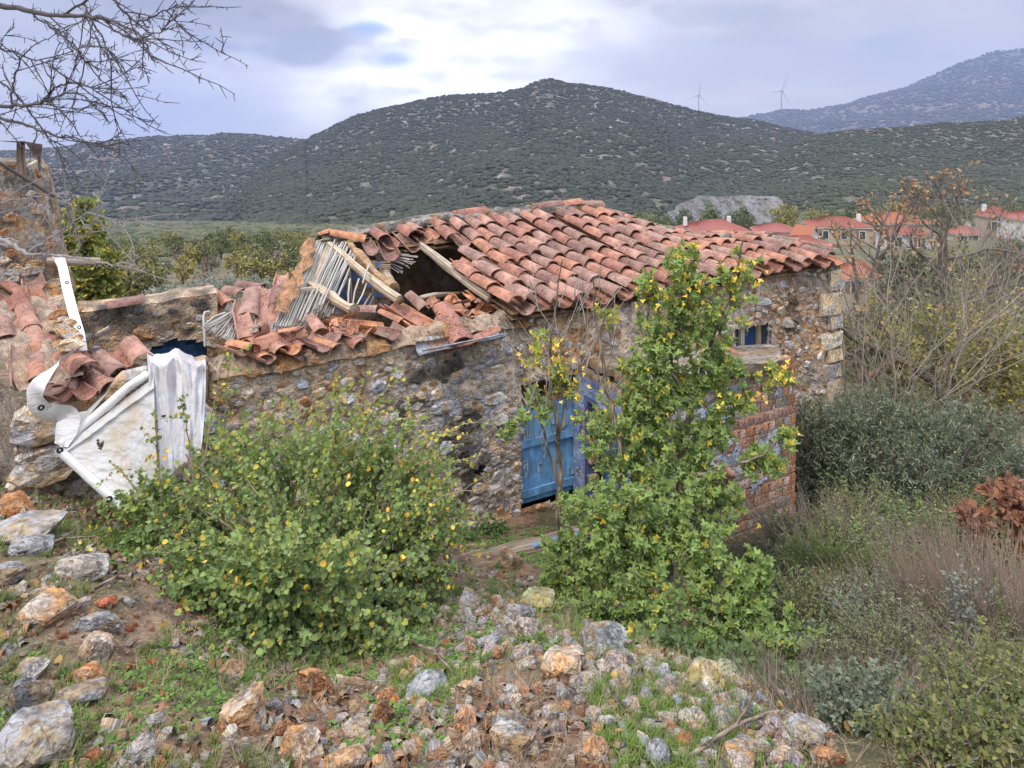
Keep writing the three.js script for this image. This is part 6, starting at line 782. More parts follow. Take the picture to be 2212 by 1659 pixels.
// ---------------------------------------------------------------- bare and autumn trees
function grow(tw, p, d, len, r, lev, o, tips) {
  const pts = bend(p, d, len, 4, o.up ?? 0.02, o.jit ?? 0.16); tw.tube(pts, r, r * 0.62, o.col, lev > 2 ? 7 : lev > 0 ? 5 : 3, 0.15); if (lev === 0) { tips.push(pts); return; }
  const n = o.n ?? 3; for (let i = 0; i < n; i++) { const f = i === 0 ? 1 : rr(0.35, 0.95), k = Math.min(Math.floor(f * 4), 3), q = pts[k].clone().lerp(pts[k + 1], f * 4 - k), ax = V(0, 0, 0).subVectors(pts[k + 1], pts[k]).normalize(), dd = ax.add(randDir().multiplyScalar(i === 0 ? 0.35 : o.fork ?? 0.95)).normalize(); grow(tw, q, dd, len * rr(0.58, 0.85), r * (i === 0 ? 0.66 : 0.5), lev - 1, o, tips); }
}
function bareTree(name, label, category, roots, o, leaves) {
  const t = thing(name, label, category, null, 0, o.group), tips = []; const tr = new MB(), tw = new MB();
  for (const q of roots) { if (q.trunk) tr.tube(q.trunk, q.r0, q.r1, o.col, 9, 0.15); grow(tw, q.p, q.d, q.len, q.r, q.lev, o, tips); }
  if (tr.n) mesh('trunk', tr.geo(), M.bark, t); mesh('branches', tw.geo(), M.twig, t);
  if (leaves) { const lv = new MB(); for (const s of tips) if (rnd() < leaves.p) leafAlong(lv, s, 0.1, 1, leaves.per, leaves.len, leaves.wid, 1, () => vary(pick(leaves.cols)), 1); if (lv.n) mesh('foliage', lv.geo(), M.leaf, t).userData.kind = 'stuff'; } return t;
}
{
  reseed(711); // the autumn tree by the village path
  const Z = 15, A = [[0.38, 0.22, 0.11], [0.42, 0.27, 0.13], [0.32, 0.19, 0.11], [0.46, 0.32, 0.15]], tp = (x, y, z = Z) => P(x, y, z), dk = [0.15, 0.135, 0.122];
  const rt = []; const trunk = [tp(2075, 900), tp(2060, 720), tp(2040, 620), tp(2035, 520), tp(2045, 470)]; trunk[0].y = groundY(trunk[0].x, Z);
  rt.push({ trunk, r0: 0.15, r1: 0.06, p: tp(2045, 472), d: V(0.05, 1, 0), len: 0.42, r: 0.045, lev: 5 });
  for (const [x, y, dx, dy, len, r] of [[2040, 600, -1, 0.25, 0.8, 0.07], [2040, 560, 1, 0.35, 0.9, 0.07], [2038, 510, -0.9, 0.5, 0.6, 0.06], [2045, 660, 1.2, 0.4, 1.1, 0.08], [2045, 640, -1.1, 0.1, 0.9, 0.07], [2040, 500, 0.7, 0.7, 0.6, 0.05], [2040, 490, -0.5, 0.8, 0.55, 0.05], [2055, 690, -1, 0.35, 1.0, 0.06], [2050, 660, 1, 0.2, 1.1, 0.06]]) rt.push({ p: tp(x, y), d: V(dx, dy, rr(-0.5, 0.5)), len: len * 0.85, r: r * 0.6, lev: 5 });
  bareTree('autumn_tree', 'nearly bare dark-limbed tree with scattered orange leaves beside the village', 'tree', rt, { col: dk, fork: 0.9, up: 0.05, n: 3, jit: 0.2 }, { p: 0.12, per: 2, len: 0.08, wid: 0.055, cols: A });
  const rt2 = []; for (const [x, y, dx, dy] of [[1850, 640, 0.1, 1], [1880, 600, 0.3, 1], [1930, 560, -0.2, 0.8], [1900, 560, 0.4, 0.7]]) rt2.push({ p: P(x, y, 17), d: V(dx, dy, 0), len: 0.75, r: 0.05, lev: 3 }); rt2[0].trunk = [P(1850, 900, 17), P(1860, 760, 17), P(1850, 640, 17)]; rt2[0].r0 = 0.12; rt2[0].r1 = 0.06;
  bareTree('autumn_tree', 'small tree still thick with orange leaves behind the house corner', 'tree', rt2, { col: dk, fork: 1.0, up: 0.03 }, { p: 0.7, per: 5, len: 0.08, wid: 0.06, cols: A });
  // the long arching dead limb beside the house corner
  const rt3 = []; const arc = [P(2060, 900, 11), P(2010, 820, 11), P(1930, 770, 11), P(1850, 735, 11), P(1790, 690, 11), P(1700, 680, 11.5)]; rt3.push({ trunk: new THREE.CatmullRomCurve3(arc).getPoints(24), r0: 0.085, r1: 0.02, p: P(1850, 735, 11), d: V(-0.8, 0.5, 0), len: 0.5, r: 0.025, lev: 3 }); for (const [x, y, dx, dy] of [[1960, 785, -0.5, 0.9], [1900, 755, -0.7, 0.4], [1820, 710, -0.4, 1], [1990, 805, -0.9, -0.2], [1930, 770, -1, -0.1], [1870, 745, -0.6, -0.4], [2000, 815, 0.2, 1]]) rt3.push({ p: P(x, y, 11), d: V(dx, dy, rr(-0.3, 0.3)), len: 0.5, r: 0.028, lev: 3 });
  rt3[0].trunk.unshift(V(P(2075, 960, 11).x, groundY(P(2075, 960, 11).x, 11) - 0.1, -11));
  bareTree('bare_tree', 'dark bare limb arching over towards the house corner', 'tree', rt3, { col: dk, fork: 0.9, up: 0.0, jit: 0.22 }, { p: 0.12, per: 2, len: 0.07, wid: 0.05, cols: A });
  // brush of bare suckers with the last yellow leaves
  for (let i = 0; i < 11; i++) { const x = 1870 + (i * 83) % 390 + rr(-20, 20), Zs = 10.6 + (i % 5) * 1.3, X = P(x, 0, Zs).x, base = V(X, groundY(X, Zs) - 0.05, -Zs), rts = []; for (let k = 0; k < 6; k++) rts.push({ p: base.clone().add(V(rr(-0.2, 0.2), 0, rr(-0.2, 0.2))), d: V(rr(-0.6, 0.6), 1, rr(-0.4, 0.4)), len: rr(0.7, 1.3) * (Zs / 10), r: 0.017, lev: i % 3 ? 3 : 4 });
    bareTree('bare_shrub', i % 3 ? 'thicket of grey bare suckers with a few last yellow leaves' : 'pale bare sucker thicket beside the dark evergreen', 'shrub', rts, { col: i % 3 ? [0.25, 0.215, 0.18] : [0.36, 0.31, 0.26], fork: 0.95, up: 0.06, n: 3, jit: 0.2, group: i % 3 ? 'grey sucker thickets' : 'pale sucker thickets' }, { p: 0.09, per: 2, len: 0.05, wid: 0.04, cols: [[0.42, 0.34, 0.08], [0.28, 0.28, 0.08], [0.36, 0.20, 0.08]] }); }
  // yellow-green thicket behind
  for (const [x, y, Z2, rx, ry, n, lb] of [[1895, 760, 11.6, 95, 150, 420, 'yellowing thicket behind the house corner'], [2010, 770, 12.6, 115, 150, 430, 'yellow-green thicket behind the bare suckers'], [2160, 770, 13, 120, 170, 450, 'olive-green thicket beyond the bare suckers beside the field']]) shrub('yellow_thicket', lb, 'shrub', { col: () => vary(pick([[0.28, 0.27, 0.06], [0.19, 0.22, 0.055], [0.44, 0.36, 0.07], [0.14, 0.16, 0.05]])), len: 0.07, wid: 0.05, per: 16, gaps: 1.4, kind: 0, tr: 0.006, blobs: [[P(x, y, Z2), V(px(rx, Z2), px(ry, Z2), 1), n]] });
  // evergreen grey-green shrub (wild olive)
  const ol = () => vary(pick([[0.16, 0.205, 0.115], [0.22, 0.25, 0.155], [0.12, 0.16, 0.085], [0.30, 0.33, 0.24]]), 0.25), og = (x, y, Z3, rx, ry, n) => [P(x, y, Z3), V(px(rx, Z3), px(ry, Z3), px(rx, Z3) * 0.7), n];
  const ob = P(1960, 1190, 8); ob.y = groundY(ob.x, 8) - 0.05;
  shrub('wild_olive', 'large dark grey-green narrow-leaved evergreen beside the house corner', 'tree', { stems: [0, 1, 2, 3].map(i => ({ pts: [ob.clone().add(V(rr(-0.2, 0.2), 0, 0)), ob.clone().lerp(P(1820 + i * 90, 1000, 8.2), 0.5), P(1800 + i * 100, 960, 8.2)], r0: 0.035, r1: 0.01, col: [0.11, 0.10, 0.09] })), col: ol, len: 0.06, wid: 0.016, per: 22, kind: 0, tr: 0.004, show: 0.9, lift: 0.2, twc: [0.13, 0.12, 0.105], blobs: [og(1930, 1040, 8.3, 190, 150, 330), og(1800, 1040, 8.2, 110, 130, 150), og(2080, 1050, 8.5, 160, 120, 220), og(1880, 930, 8.6, 120, 80, 110), og(1960, 1170, 7.8, 190, 80, 200), og(2130, 1160, 7.8, 110, 90, 110), og(1760, 930, 8.3, 60, 90, 70), og(2000, 930, 8.8, 130, 90, 140), og(1800, 920, 8.4, 90, 80, 100), og(1900, 880, 8.8, 100, 70, 90), og(2120, 920, 9, 110, 80, 110), og(2190, 1030, 8.4, 80, 90, 90), og(1850, 1130, 7.9, 120, 80, 130)] });
  shrub('wild_olive', 'small pale silvery evergreen standing above the dark narrow-leaved one', 'tree', { col: () => vary([0.22, 0.25, 0.19]), len: 0.055, wid: 0.015, per: 20, kind: 0, tr: 0.004, blobs: [[P(2060, 960, 8.9), V(0.4, 0.35, 0.3), 70], [P(2150, 990, 8.9), V(0.35, 0.3, 0.3), 60]] });
  // small oak with dead brown leaves
  const kb = P(2150, 1300, 5.6); kb.y = groundY(kb.x, 5.6) - 0.05;
  shrub('brown_oak', 'crooked little oak holding dead brown leaves beside the gully', 'tree', { stems: [{ pts: [kb, P(2120, 1210, 5.7), P(2160, 1160, 5.7), P(2195, 1090, 5.7)], r0: 0.04, r1: 0.012, col: [0.10, 0.085, 0.075] }, { pts: [P(2120, 1210, 5.7), P(2110, 1150, 5.7), P(2100, 1100, 5.7)], r0: 0.02, r1: 0.006, col: [0.10, 0.085, 0.075] }], col: () => vary(pick([[0.30, 0.13, 0.07], [0.36, 0.17, 0.09], [0.24, 0.11, 0.065]])), len: 0.06, wid: 0.035, per: 10, kind: 1, blobs: [[P(2190, 1090, 5.7), V(0.24, 0.22, 0.2), 60], [P(2110, 1130, 5.7), V(0.17, 0.15, 0.15), 26], [P(2180, 1190, 5.6), V(0.17, 0.13, 0.15), 24]] });
  // yellowing tree behind the stack
  shrub('yellowing_tree', 'green tree turning yellow behind the chimney stack', 'tree', { col: (q, p, y) => rnd() < 0.3 ? vary([0.50, 0.38, 0.05]) : vary(pick([[0.22, 0.30, 0.06], [0.30, 0.36, 0.07], [0.16, 0.23, 0.05]])), len: 0.07, wid: 0.06, per: 15, kind: 0, tr: 0.006, stems: [{ pts: [P(160, 760, 10.5), P(170, 600, 10.5), P(185, 450, 10.5)], r0: 0.09, r1: 0.015 }], blobs: [[P(165, 620, 10.5), V(0.6, 0.42, 0.5), 260], [P(200, 570, 10.5), V(0.5, 0.4, 0.4), 190], [P(175, 500, 10.5), V(0.42, 0.4, 0.3), 150], [P(230, 640, 10.5), V(0.32, 0.26, 0.3), 50], [P(185, 445, 10.5), V(0.2, 0.15, 0.2), 14], [P(120, 560, 10.6), V(0.3, 0.5, 0.3), 60]] });
  shrub('silvery_shrub', 'pale silvery shrub behind the window wall', 'shrub', { col: () => vary([0.30, 0.33, 0.27]), len: 0.09, wid: 0.03, per: 18, kind: 0, tr: 0.006, blobs: [[P(470, 625, 15), V(0.9, 0.3, 0.6), 110], [P(370, 640, 14), V(0.6, 0.25, 0.5), 70], [P(560, 615, 16), V(0.5, 0.2, 0.5), 40]] });
}
// ---------------------------------------------------------------- the thorny bare tree overhead
{
  reseed(801); const t = thing('thorn_tree', 'bare thorny tree reaching its dark budded branches across the sky', 'tree'), br = new MB(), tw = new MB(), cA = [0.085, 0.075, 0.08], cB = [0.30, 0.27, 0.26];
  const spur = (pts, r, col, dens) => { for (let k = 1; k < pts.length; k++) { const ax = V(0, 0, 0).subVectors(pts[k], pts[k - 1]); for (let i = 0; i < dens; i++) { const q = pts[k - 1].clone().lerp(pts[k], rnd()), d = randDir().multiplyScalar(0.9).addScaledVector(ax.clone().normalize(), 0.45); tw.tube([q, q.clone().addScaledVector(d, rr(0.012, 0.05))], 0.0022, 0.0012, col, 3); } } };
  const limb = (P3, r0, r1, col, side, dens = 3) => { const cv = new THREE.CatmullRomCurve3(P3.map(q => P(...q))), n = P3.length * 5, pts = cv.getPoints(n); pts.forEach((p, i) => { if (i) p.add(randDir().multiplyScalar(0.006)); }); br.tube(pts, r0 * 0.6, r1 * 0.7, col, 6, 0.15); spur(pts, r1, col, dens * 0.5); for (let i = 0; i < side * 0.62; i++) { const k = 1 + Math.floor(rnd() * (n - 1)), ax = V(0, 0, 0).subVectors(pts[k], pts[k - 1]).normalize(), d = ax.multiplyScalar(0.9).add(randDir().multiplyScalar(0.75)); d.z *= 0.5; const s = bend(pts[k], d, rr(0.12, 0.42), 5, rr(-0.05, 0.02), 0.2); tw.tube(s, 0.0030, 0.0013, col, 4); spur(s, 0.002, col, 2); if (rnd() < 0.6) { const s2 = bend(s[3], randDir().addScaledVector(d, 0.8), rr(0.08, 0.2), 3, 0, 0.2); tw.tube(s2, 0.0022, 0.0012, col, 3); spur(s2, 0.002, col, 2); } } };
  limb([[-500, -60, 3.4], [-150, 0, 3.3], [30, 15, 3.2], [130, 35, 3.1], [220, 40, 3.0], [300, 75, 2.9], [330, 130, 2.85]], 0.03, 0.003, cA, 16);
  limb([[130, 35, 3.1], [230, -10, 3.0], [290, 45, 3.0], [360, 20, 2.9], [400, 8, 2.9]], 0.010, 0.0025, cA, 10);
  limb([[220, 40, 3.0], [280, 85, 2.95], [340, 70, 2.9], [395, 58, 2.9]], 0.008, 0.0022, cA, 9);
  limb([[180, 5, 3.1], [210, 60, 3.05], [230, 110, 3.0], [245, 145, 3.0]], 0.008, 0.0022, cA, 8);
  limb([[60, 20, 3.2], [110, 60, 3.1], [150, 90, 3.1], [175, 120, 3.1], [190, 140, 3.1]], 0.008, 0.0022, cA, 8);
  limb([[-300, 250, 3.6], [-60, 240, 3.5], [20, 228, 3.4], [90, 222, 3.3], [120, 190, 3.3], [165, 180, 3.25], [232, 205, 3.2]], 0.020, 0.0025, cA, 14);
  limb([[90, 222, 3.3], [160, 200, 3.25], [210, 235, 3.2], [235, 262, 3.2]], 0.009, 0.0022, cA, 8);
  limb([[-60, 240, 3.5], [40, 265, 3.4], [110, 290, 3.3], [170, 300, 3.25], [255, 325, 3.2]], 0.014, 0.0022, cA, 12);
  limb([[25, 235, 3.4], [30, 170, 3.4], [60, 110, 3.35], [150, 60, 3.3]], 0.009, 0.0022, cA, 8);
  limb([[-60, 160, 3.5], [20, 190, 3.45], [70, 250, 3.4], [130, 330, 3.3]], 0.009, 0.0022, cA, 9);
  limb([[-80, 90, 3.4], [20, 110, 3.4], [80, 130, 3.35], [130, 150, 3.3]], 0.010, 0.0022, cA, 9);
  limb([[-400, 470, 4.2], [-60, 500, 4.0], [20, 525, 3.9], [60, 548, 3.85], [130, 552, 3.8], [230, 570, 3.75], [310, 585, 3.7]], 0.026, 0.003, cB, 16);
  limb([[60, 548, 3.85], [130, 500, 3.8], [200, 460, 3.7], [250, 480, 3.7], [290, 470, 3.7]], 0.010, 0.0022, cB, 10);
  limb([[160, 555, 3.8], [190, 500, 3.75], [220, 460, 3.75], [215, 425, 3.75]], 0.007, 0.002, cB, 6);
  limb([[-60, 500, 4.0], [0, 440, 3.9], [80, 425, 3.85], [150, 410, 3.8]], 0.010, 0.002, cB, 8);
  { const tr = new MB(), g = V(P(-700, 0, 3.9).x, 0, -3.9); g.y = groundY(g.x, 3.9) - 0.1; tr.tube([g, V(g.x + 0.1, g.y + 0.9, g.z), V(P(-520, 480, 4.1).x, P(-520, 480, 4.1).y, -4.0), P(-500, 240, 3.7), P(-520, -80, 3.4)], 0.11, 0.03, cA, 10, 0.1); for (const q of [[-520, 240, 3.7, -300, 250, 3.6], [-520, 480, 4.1, -400, 470, 4.2], [-500, 240, 3.7, -60, 160, 3.5], [-500, 240, 3.7, -80, 90, 3.4]]) tr.tube([P(q[0], q[1], q[2]), P(q[3], q[4], q[5])], 0.03, 0.018, cA, 6); mesh('trunk', tr.geo(), M.bark, t); }
  mesh('branches', br.geo(), M.twig, t); mesh('thorny_twigs', tw.geo(), M.twig, t).userData.kind = 'stuff';
}
// ---------------------------------------------------------------- trees of the valley and the village
{
  reseed(901); const protos = [];
  for (let k = 0; k < 7; k++) { const lv = new MB(), tr = new MB(), cols = [[[0.09, 0.115, 0.045], [0.13, 0.155, 0.055]], [[0.14, 0.15, 0.05], [0.20, 0.19, 0.065]], [[0.065, 0.09, 0.04], [0.10, 0.125, 0.05]], [[0.22, 0.205, 0.06], [0.29, 0.25, 0.07]], [[0.17, 0.145, 0.10], [0.23, 0.19, 0.13]], [[0.22, 0.12, 0.07], [0.18, 0.10, 0.07]], [[0.12, 0.14, 0.11], [0.16, 0.17, 0.13]]][k], w = [1, 1.15, 0.95, 1, 1.1, 1, 1.2][k]; tr.tube([V(0, -0.2, 0), V(0.03, 0.35, 0.02), V(0, 0.6, 0)], 0.05, 0.025, [0.14, 0.12, 0.10], 6); for (let i = 0; i < 7; i++) { const a = i * 0.9; tr.tube([V(0, 0.35, 0), V(Math.cos(a) * 0.25, 0.65, Math.sin(a) * 0.25)], 0.02, 0.008, [0.14, 0.12, 0.1], 4); }
    const bl = []; for (let i = 0; i < 16; i++) { const d = randDir(); bl.push([V(d.x * 0.34 * w, 0.58 + d.y * 0.3, d.z * 0.34 * w), rr(0.13, 0.24)]); } for (const [c, r] of bl) { const tone = rnd(); for (let i = 0; i < 42; i++) { const d = randDir(), o = c.clone().addScaledVector(d, r * Math.pow(rnd(), 0.35)), n = d.clone().add(randDir().multiplyScalar(0.7)).normalize(), e = randDir(); e.addScaledVector(n, -e.dot(n)).normalize(); lv.leaf(o, e, n, rr(0.05, 0.1), rr(0.04, 0.08), vary(mix(cols[0], cols[1], tone), 0.2), 0); } }
    protos.push([lv.geo(), tr.geo()]); }
  const kinds = ['dark green', 'olive green', 'deep green', 'yellow-green', 'bare brownish', 'rust-brown', 'silvery grey-green'];
  const plant = (x, Z, h, k, where, y) => { const X = P(x, 0, Z).x, b = V(X, (y !== undefined ? P(x, y, Z).y : groundY(X, Z)) - h * 0.05, -Z), t = thing('valley_tree', kinds[k] + ' ' + where, 'tree', b, rr(0, 6.3), kinds[k] + ' trees ' + where.split(' ').slice(-3).join(' ')); const f = mesh('crown', protos[k][0], M.needle, t); mesh('trunk', protos[k][1], M.bark, t); t.scale.set(h * rr(0.85, 1.2), h, h * rr(0.85, 1.2)); };
  for (let i = 0; i < 120; i++) { const f = Math.pow(i / 120, 0.8), Z = lerp(150, 26, f), x = rr(215, 735) - (1 - f) * 20 + (Z > 60 ? rr(0, 20) : 0); plant(x, Z * rr(0.95, 1.05), rr(1.7, 3.4) * lerp(1.2, 0.6, f), pick([0, 0, 1, 1, 2, 3, 4, 1, 0, i % 11 ? 1 : 5, i % 7 ? 2 : 6]), 'rounded tree in the valley wood below the hills'); }
  for (let i = 0; i < 45; i++) { const Z = rr(150, 215), x = rr(1380, 2260); plant(x, Z, rr(3.5, 6.5), pick([0, 1, 2, 3, 0, 2]), 'tree growing among the village roofs'); }
  plant(1694, 138, 6.2, 3, 'tall tree with yellow leaves rising behind the pink roofs', 505); plant(1612, 134, 4.6, 0, 'bushy tree beside the wide cream house', 508);
  for (let i = 0; i < 22; i++) { const Z = rr(34, 70), x = rr(1900, 2260); plant(x, Z, rr(2.2, 4.2), pick([0, 1, 2, 4, 6, 2]), 'tree on the rough slope below the village'); }
  for (let i = 0; i < 14; i++) { const Z = rr(14, 24), x = rr(1840, 2300); plant(x, Z, rr(1.3, 2.2), pick([4, 4, 2, 1]), 'bush on the rough slope beside the gully'); }
}
// ================================================================ stones, herbs and litter on the near slope
function rockGeo(k, det = 3) {
  reseed(2000 + k * 31); const pl = []; for (let i = 0; i < 12; i++) pl.push([randDir(), rr(0.5, 0.92)]); const g = new THREE.IcosahedronGeometry(1, det), p = g.attributes.position, u = [];
  const cen = []; for (let i = 0; i < p.count; i++) { const d = V(p.getX(i), p.getY(i), p.getZ(i)).normalize(); let r = 1.1; for (const [n, q] of pl) { const a = d.dot(n); if (a > 0.05) r = Math.min(r, q / a); } r *= 0.95 + 0.10 * fbm(d.x * 2.5 + k * 3, d.y * 2.5, d.z * 2.5, 3) + 0.05 * (fbm(d.x * 9 + k, d.y * 9, d.z * 9, 2) - 0.5); p.setXYZ(i, d.x * r, d.y * r, d.z * r); }
  for (let i = 0; i < p.count; i += 3) { const a = V(p.getX(i), p.getY(i), p.getZ(i)), b = V(p.getX(i + 1), p.getY(i + 1), p.getZ(i + 1)), c = V(p.getX(i + 2), p.getY(i + 2), p.getZ(i + 2)), n = V(0, 0, 0).crossVectors(b.sub(a), c.sub(a)); const ax = Math.abs(n.x) > Math.abs(n.y) ? (Math.abs(n.x) > Math.abs(n.z) ? 0 : 2) : (Math.abs(n.y) > Math.abs(n.z) ? 1 : 2); for (let e = 0; e < 3; e++) { const q = [p.getX(i + e), p.getY(i + e), p.getZ(i + e)]; u.push(q[(ax + 1) % 3] * 0.11 + k * 0.13, q[(ax + 2) % 3] * 0.11 + k * 0.29); } }
  g.setAttribute('uv', new THREE.Float32BufferAttribute(u, 2)); g.deleteAttribute('normal'); const h = g; h.computeVertexNormals(); return h;
}
const ROCK = { grey: [[0.205, 0.21, 0.225], [0.27, 0.265, 0.27]], white: [[0.31, 0.295, 0.28], [0.27, 0.225, 0.185]], ochre: [[0.37, 0.26, 0.175], [0.35, 0.325, 0.30]], orange: [[0.36, 0.185, 0.095], [0.34, 0.26, 0.19]], red: [[0.38, 0.12, 0.06], [0.30, 0.13, 0.08]], brown: [[0.24, 0.19, 0.15], [0.30, 0.27, 0.24]], moss: [[0.42, 0.41, 0.38], [0.13, 0.15, 0.015]] };
const rockCache = {};
function rockFor(k, type, det) { const id = k + type + det; if (rockCache[id]) return rockCache[id]; const g = rockGeo(k, det).clone(), p = g.attributes.position, c = [], [A, B] = ROCK[type]; for (let i = 0; i < p.count; i++) { const x = p.getX(i), y = p.getY(i), z = p.getZ(i); let t = smooth(0.42, 0.58, fbm(x * 1.6 + k, y * 1.6, z * 1.6, 4)); if (type === 'moss') t = smooth(0.42, 0.54, fbm(x * 2.2 + k, y * 2.2, z * 2.2, 4) + 0.16 * y); const cc = mix(A, B, t * 0.65), s = 0.65 + 0.7 * fbm(x * 5, y * 5, z * 5 + k, 3); c.push(cc[0] * s, cc[1] * s, cc[2] * s); } g.setAttribute('color', new THREE.Float32BufferAttribute(c, 3)); return rockCache[id] = g; }
function putStone(x, y, w, h, type, label, group, k) {
  const p = groundHit(x, y + h * 0.30), Z = -p.z, rx = px(w, Z) * 0.57, ry = px(h, Z) * 0.68, o = new THREE.Mesh(rockFor(k % 12, type, w > 34 ? 4 : 3), M.rock); shadows(o); o.name = numbered(rx > 0.09 ? 'boulder' : 'stone'); o.position.set(p.x, p.y + ry * 0.24, p.z - rx * 0.15); o.rotation.set(rr(-0.4, 0.4), rr(0, 6.3), rr(-0.3, 0.3)); o.scale.set(rx, ry, rx * rr(0.75, 1.0)); const q = new THREE.Object3D(); if (Math.abs(w - h) > 0.3 * w) o.rotation.set(rr(-0.1, 0.1), rr(-0.35, 0.35), rr(-0.2, 0.2)); scene.add(o); return tag(o, label, rx > 0.09 ? 'boulder' : 'stone', group);
}
const taken2 = [];
{
  reseed(1001); const big = [
    [30, 1085, 78, 74, 'orange', 'rusty orange boulder below the tarpaulin wall'], [55, 1150, 135, 42, 'grey', 'long flat grey slab below the rusty orange boulder'], [62, 1182, 90, 30, 'grey'], [8, 1235, 90, 60, 'grey'], [95, 1310, 108, 72, 'ochre', 'big ochre and grey boulder lying in clover'], [230, 1305, 46, 28, 'red', 'small brick-red stone beside the grey flake'], [210, 1340, 88, 42, 'grey', 'pale grey flake beside the brick-red stone'], [90, 1280, 62, 32, 'white'], [215, 1405, 72, 58, 'ochre', 'wedge-shaped stone standing on its edge in the dirt'], [185, 1455, 98, 52, 'orange', 'flat orange-sided stone by the gravelly soil'], [45, 1505, 86, 92, 'grey', 'upright blue-grey stone beside a flat one'], [62, 1462, 92, 34, 'white'], [155, 1508, 104, 48, 'grey', 'flat blue-grey slab in dry grass'], [62, 1610, 150, 120, 'grey', 'largest blue-grey boulder with a broken orange edge'], [170, 1225, 112, 46, 'white'], [530, 1540, 124, 98, 'ochre', 'round grey boulder with a broad ochre face'], [592, 1528, 44, 46, 'grey'], [330, 1548, 54, 32, 'white'], [680, 1475, 68, 88, 'orange', 'tall orange stone under the bush edge'], [490, 1458, 62, 48, 'brown'], [300, 1622, 64, 42, 'white'], [478, 1580, 34, 36, 'orange'], [605, 1585, 50, 40, 'orange'], [645, 1612, 104, 50, 'ochre'], [735, 1650, 92, 60, 'ochre'],
    [1220, 1446, 86, 68, 'ochre', 'squared ochre block standing in green grass'], [1137, 1363, 72, 58, 'ochre', 'cube-like ochre and white stone on the rubble crest'], [1102, 1615, 118, 80, 'white', 'large pale block with ochre blotches'], [1092, 1570, 86, 38, 'grey', 'blue-grey stone lying behind the large pale block'], [1002, 1567, 68, 62, 'orange', 'broken orange stone with a grey cap'], [1016, 1491, 60, 58, 'ochre'], [915, 1540, 74, 72, 'white', 'rough whitish stone half sunk in the grass'], [919, 1484, 94, 40, 'grey', 'long grey stone at the lower edge of the bush'], [895, 1442, 48, 50, 'ochre'], [836, 1508, 64, 42, 'orange'], [825, 1543, 40, 52, 'orange'], [770, 1532, 54, 44, 'brown'], [770, 1570, 58, 32, 'white'], [725, 1598, 48, 28, 'orange'], [829, 1629, 44, 38, 'grey'], [891, 1622, 52, 38, 'ochre'], [1016, 1615, 56, 56, 'ochre'], [991, 1642, 34, 40, 'white'], [1275, 1633, 80, 70, 'ochre', 'rounded ochre boulder at the foot of the grass bank'], [1413, 1640, 60, 46, 'grey'], [1099, 1208, 60, 62, 'brown', 'peaked brown-grey boulder beside the wooden beam'], [978, 1228, 36, 42, 'grey'], [1306, 1388, 108, 56, 'grey', 'domed grey boulder on the rubble crest'], [1389, 1415, 50, 30, 'ochre'], [1164, 1304, 74, 44, 'moss', 'low rock capped with green moss on the rubble crest'], [1123, 1324, 66, 36, 'grey'], [1047, 1321, 44, 36, 'white'], [1010, 1300, 60, 40, 'grey'], [1064, 1387, 58, 40, 'grey'], [1016, 1391, 44, 34, 'ochre'], [960, 1394, 28, 28, 'orange'], [1081, 1415, 34, 26, 'orange'], [1189, 1360, 20, 20, 'white'], [1265, 1353, 30, 22, 'white'], [1358, 1429, 32, 22, 'grey'], [1427, 1443, 36, 22, 'grey'], [1275, 1449, 22, 16, 'grey'], [1272, 1500, 48, 26, 'white'], [1317, 1543, 48, 30, 'ochre'], [1140, 1505, 30, 22, 'ochre'], [1375, 1493, 22, 16, 'white'], [1414, 1470, 32, 22, 'grey'],
    [1510, 1470, 112, 84, 'moss', 'large white limestone rock patched with green moss'], [1560, 1452, 60, 40, 'moss'], [1593, 1480, 58, 50, 'white'], [1648, 1525, 58, 46, 'grey', 'smooth blue-grey stone at the end of the rubble crest'], [1609, 1541, 46, 46, 'grey'], [1565, 1540, 46, 34, 'orange'], [1747, 1585, 80, 52, 'grey', 'angular pale grey boulder beside the sage tufts'], [1780, 1600, 28, 26, 'grey'], [1723, 1622, 28, 22, 'white'], [1597, 1640, 88, 48, 'ochre', 'hollow-faced ochre boulder in the rubble'], [1506, 1648, 60, 26, 'white'], [1790, 1638, 62, 34, 'orange'], [1474, 1608, 46, 38, 'orange'], [1506, 1565, 42, 30, 'ochre'], [1904, 1486, 50, 38, 'grey', 'grey stone lying in the gully among dead stalks'], [1770, 1486, 44, 32, 'brown'], [2015, 1502, 28, 22, 'white'], [1690, 1652, 30, 18, 'white'], [1632, 1608, 28, 22, 'orange'], [1702, 1600, 24, 26, 'orange'], [1440, 1560, 30, 24, 'ochre'], [1235, 1560, 26, 20, 'ochre']];
  big.forEach(([x, y, w, h, ty, lb], i) => { taken2.push([x, y, w]); putStone(x, y, w, h, ty, lb ?? ({ grey: 'grey limestone lump', white: 'whitish limestone lump', ochre: 'ochre stained stone', orange: 'orange broken stone', brown: 'dull brown stone', moss: 'mossy limestone lump' }[ty]) + ' lying on the stony slope', lb ? null : ty + ' stones on the slope', i); });
  let n = 0; for (let i = 0; i < 2500 && n < 285; i++) {
    const left = rnd() < 0.25, bank = rnd() < 0.55, x = left ? rr(0, 430) : bank ? rr(930, 1720) : rr(420, 1760), crest = 1285 + Math.max(0, (x - 1000)) * 0.36, y = left ? rr(1090, 1655) : bank ? crest + 10 + 130 * rnd() * rnd() : rr(1300, 1658); if (!left && y < crest) continue; if (!left && x < 900 && y < 1480) continue; const w = rr(10, 26) * (rnd() < 0.2 ? 1.5 : 1) * lerp(0.7, 1.1, (y - 1090) / 560); if (taken2.some(q => Math.hypot(x - q[0], y - q[1]) < (q[2] + w) * 0.45)) continue; taken2.push([x, y, w]); n++;
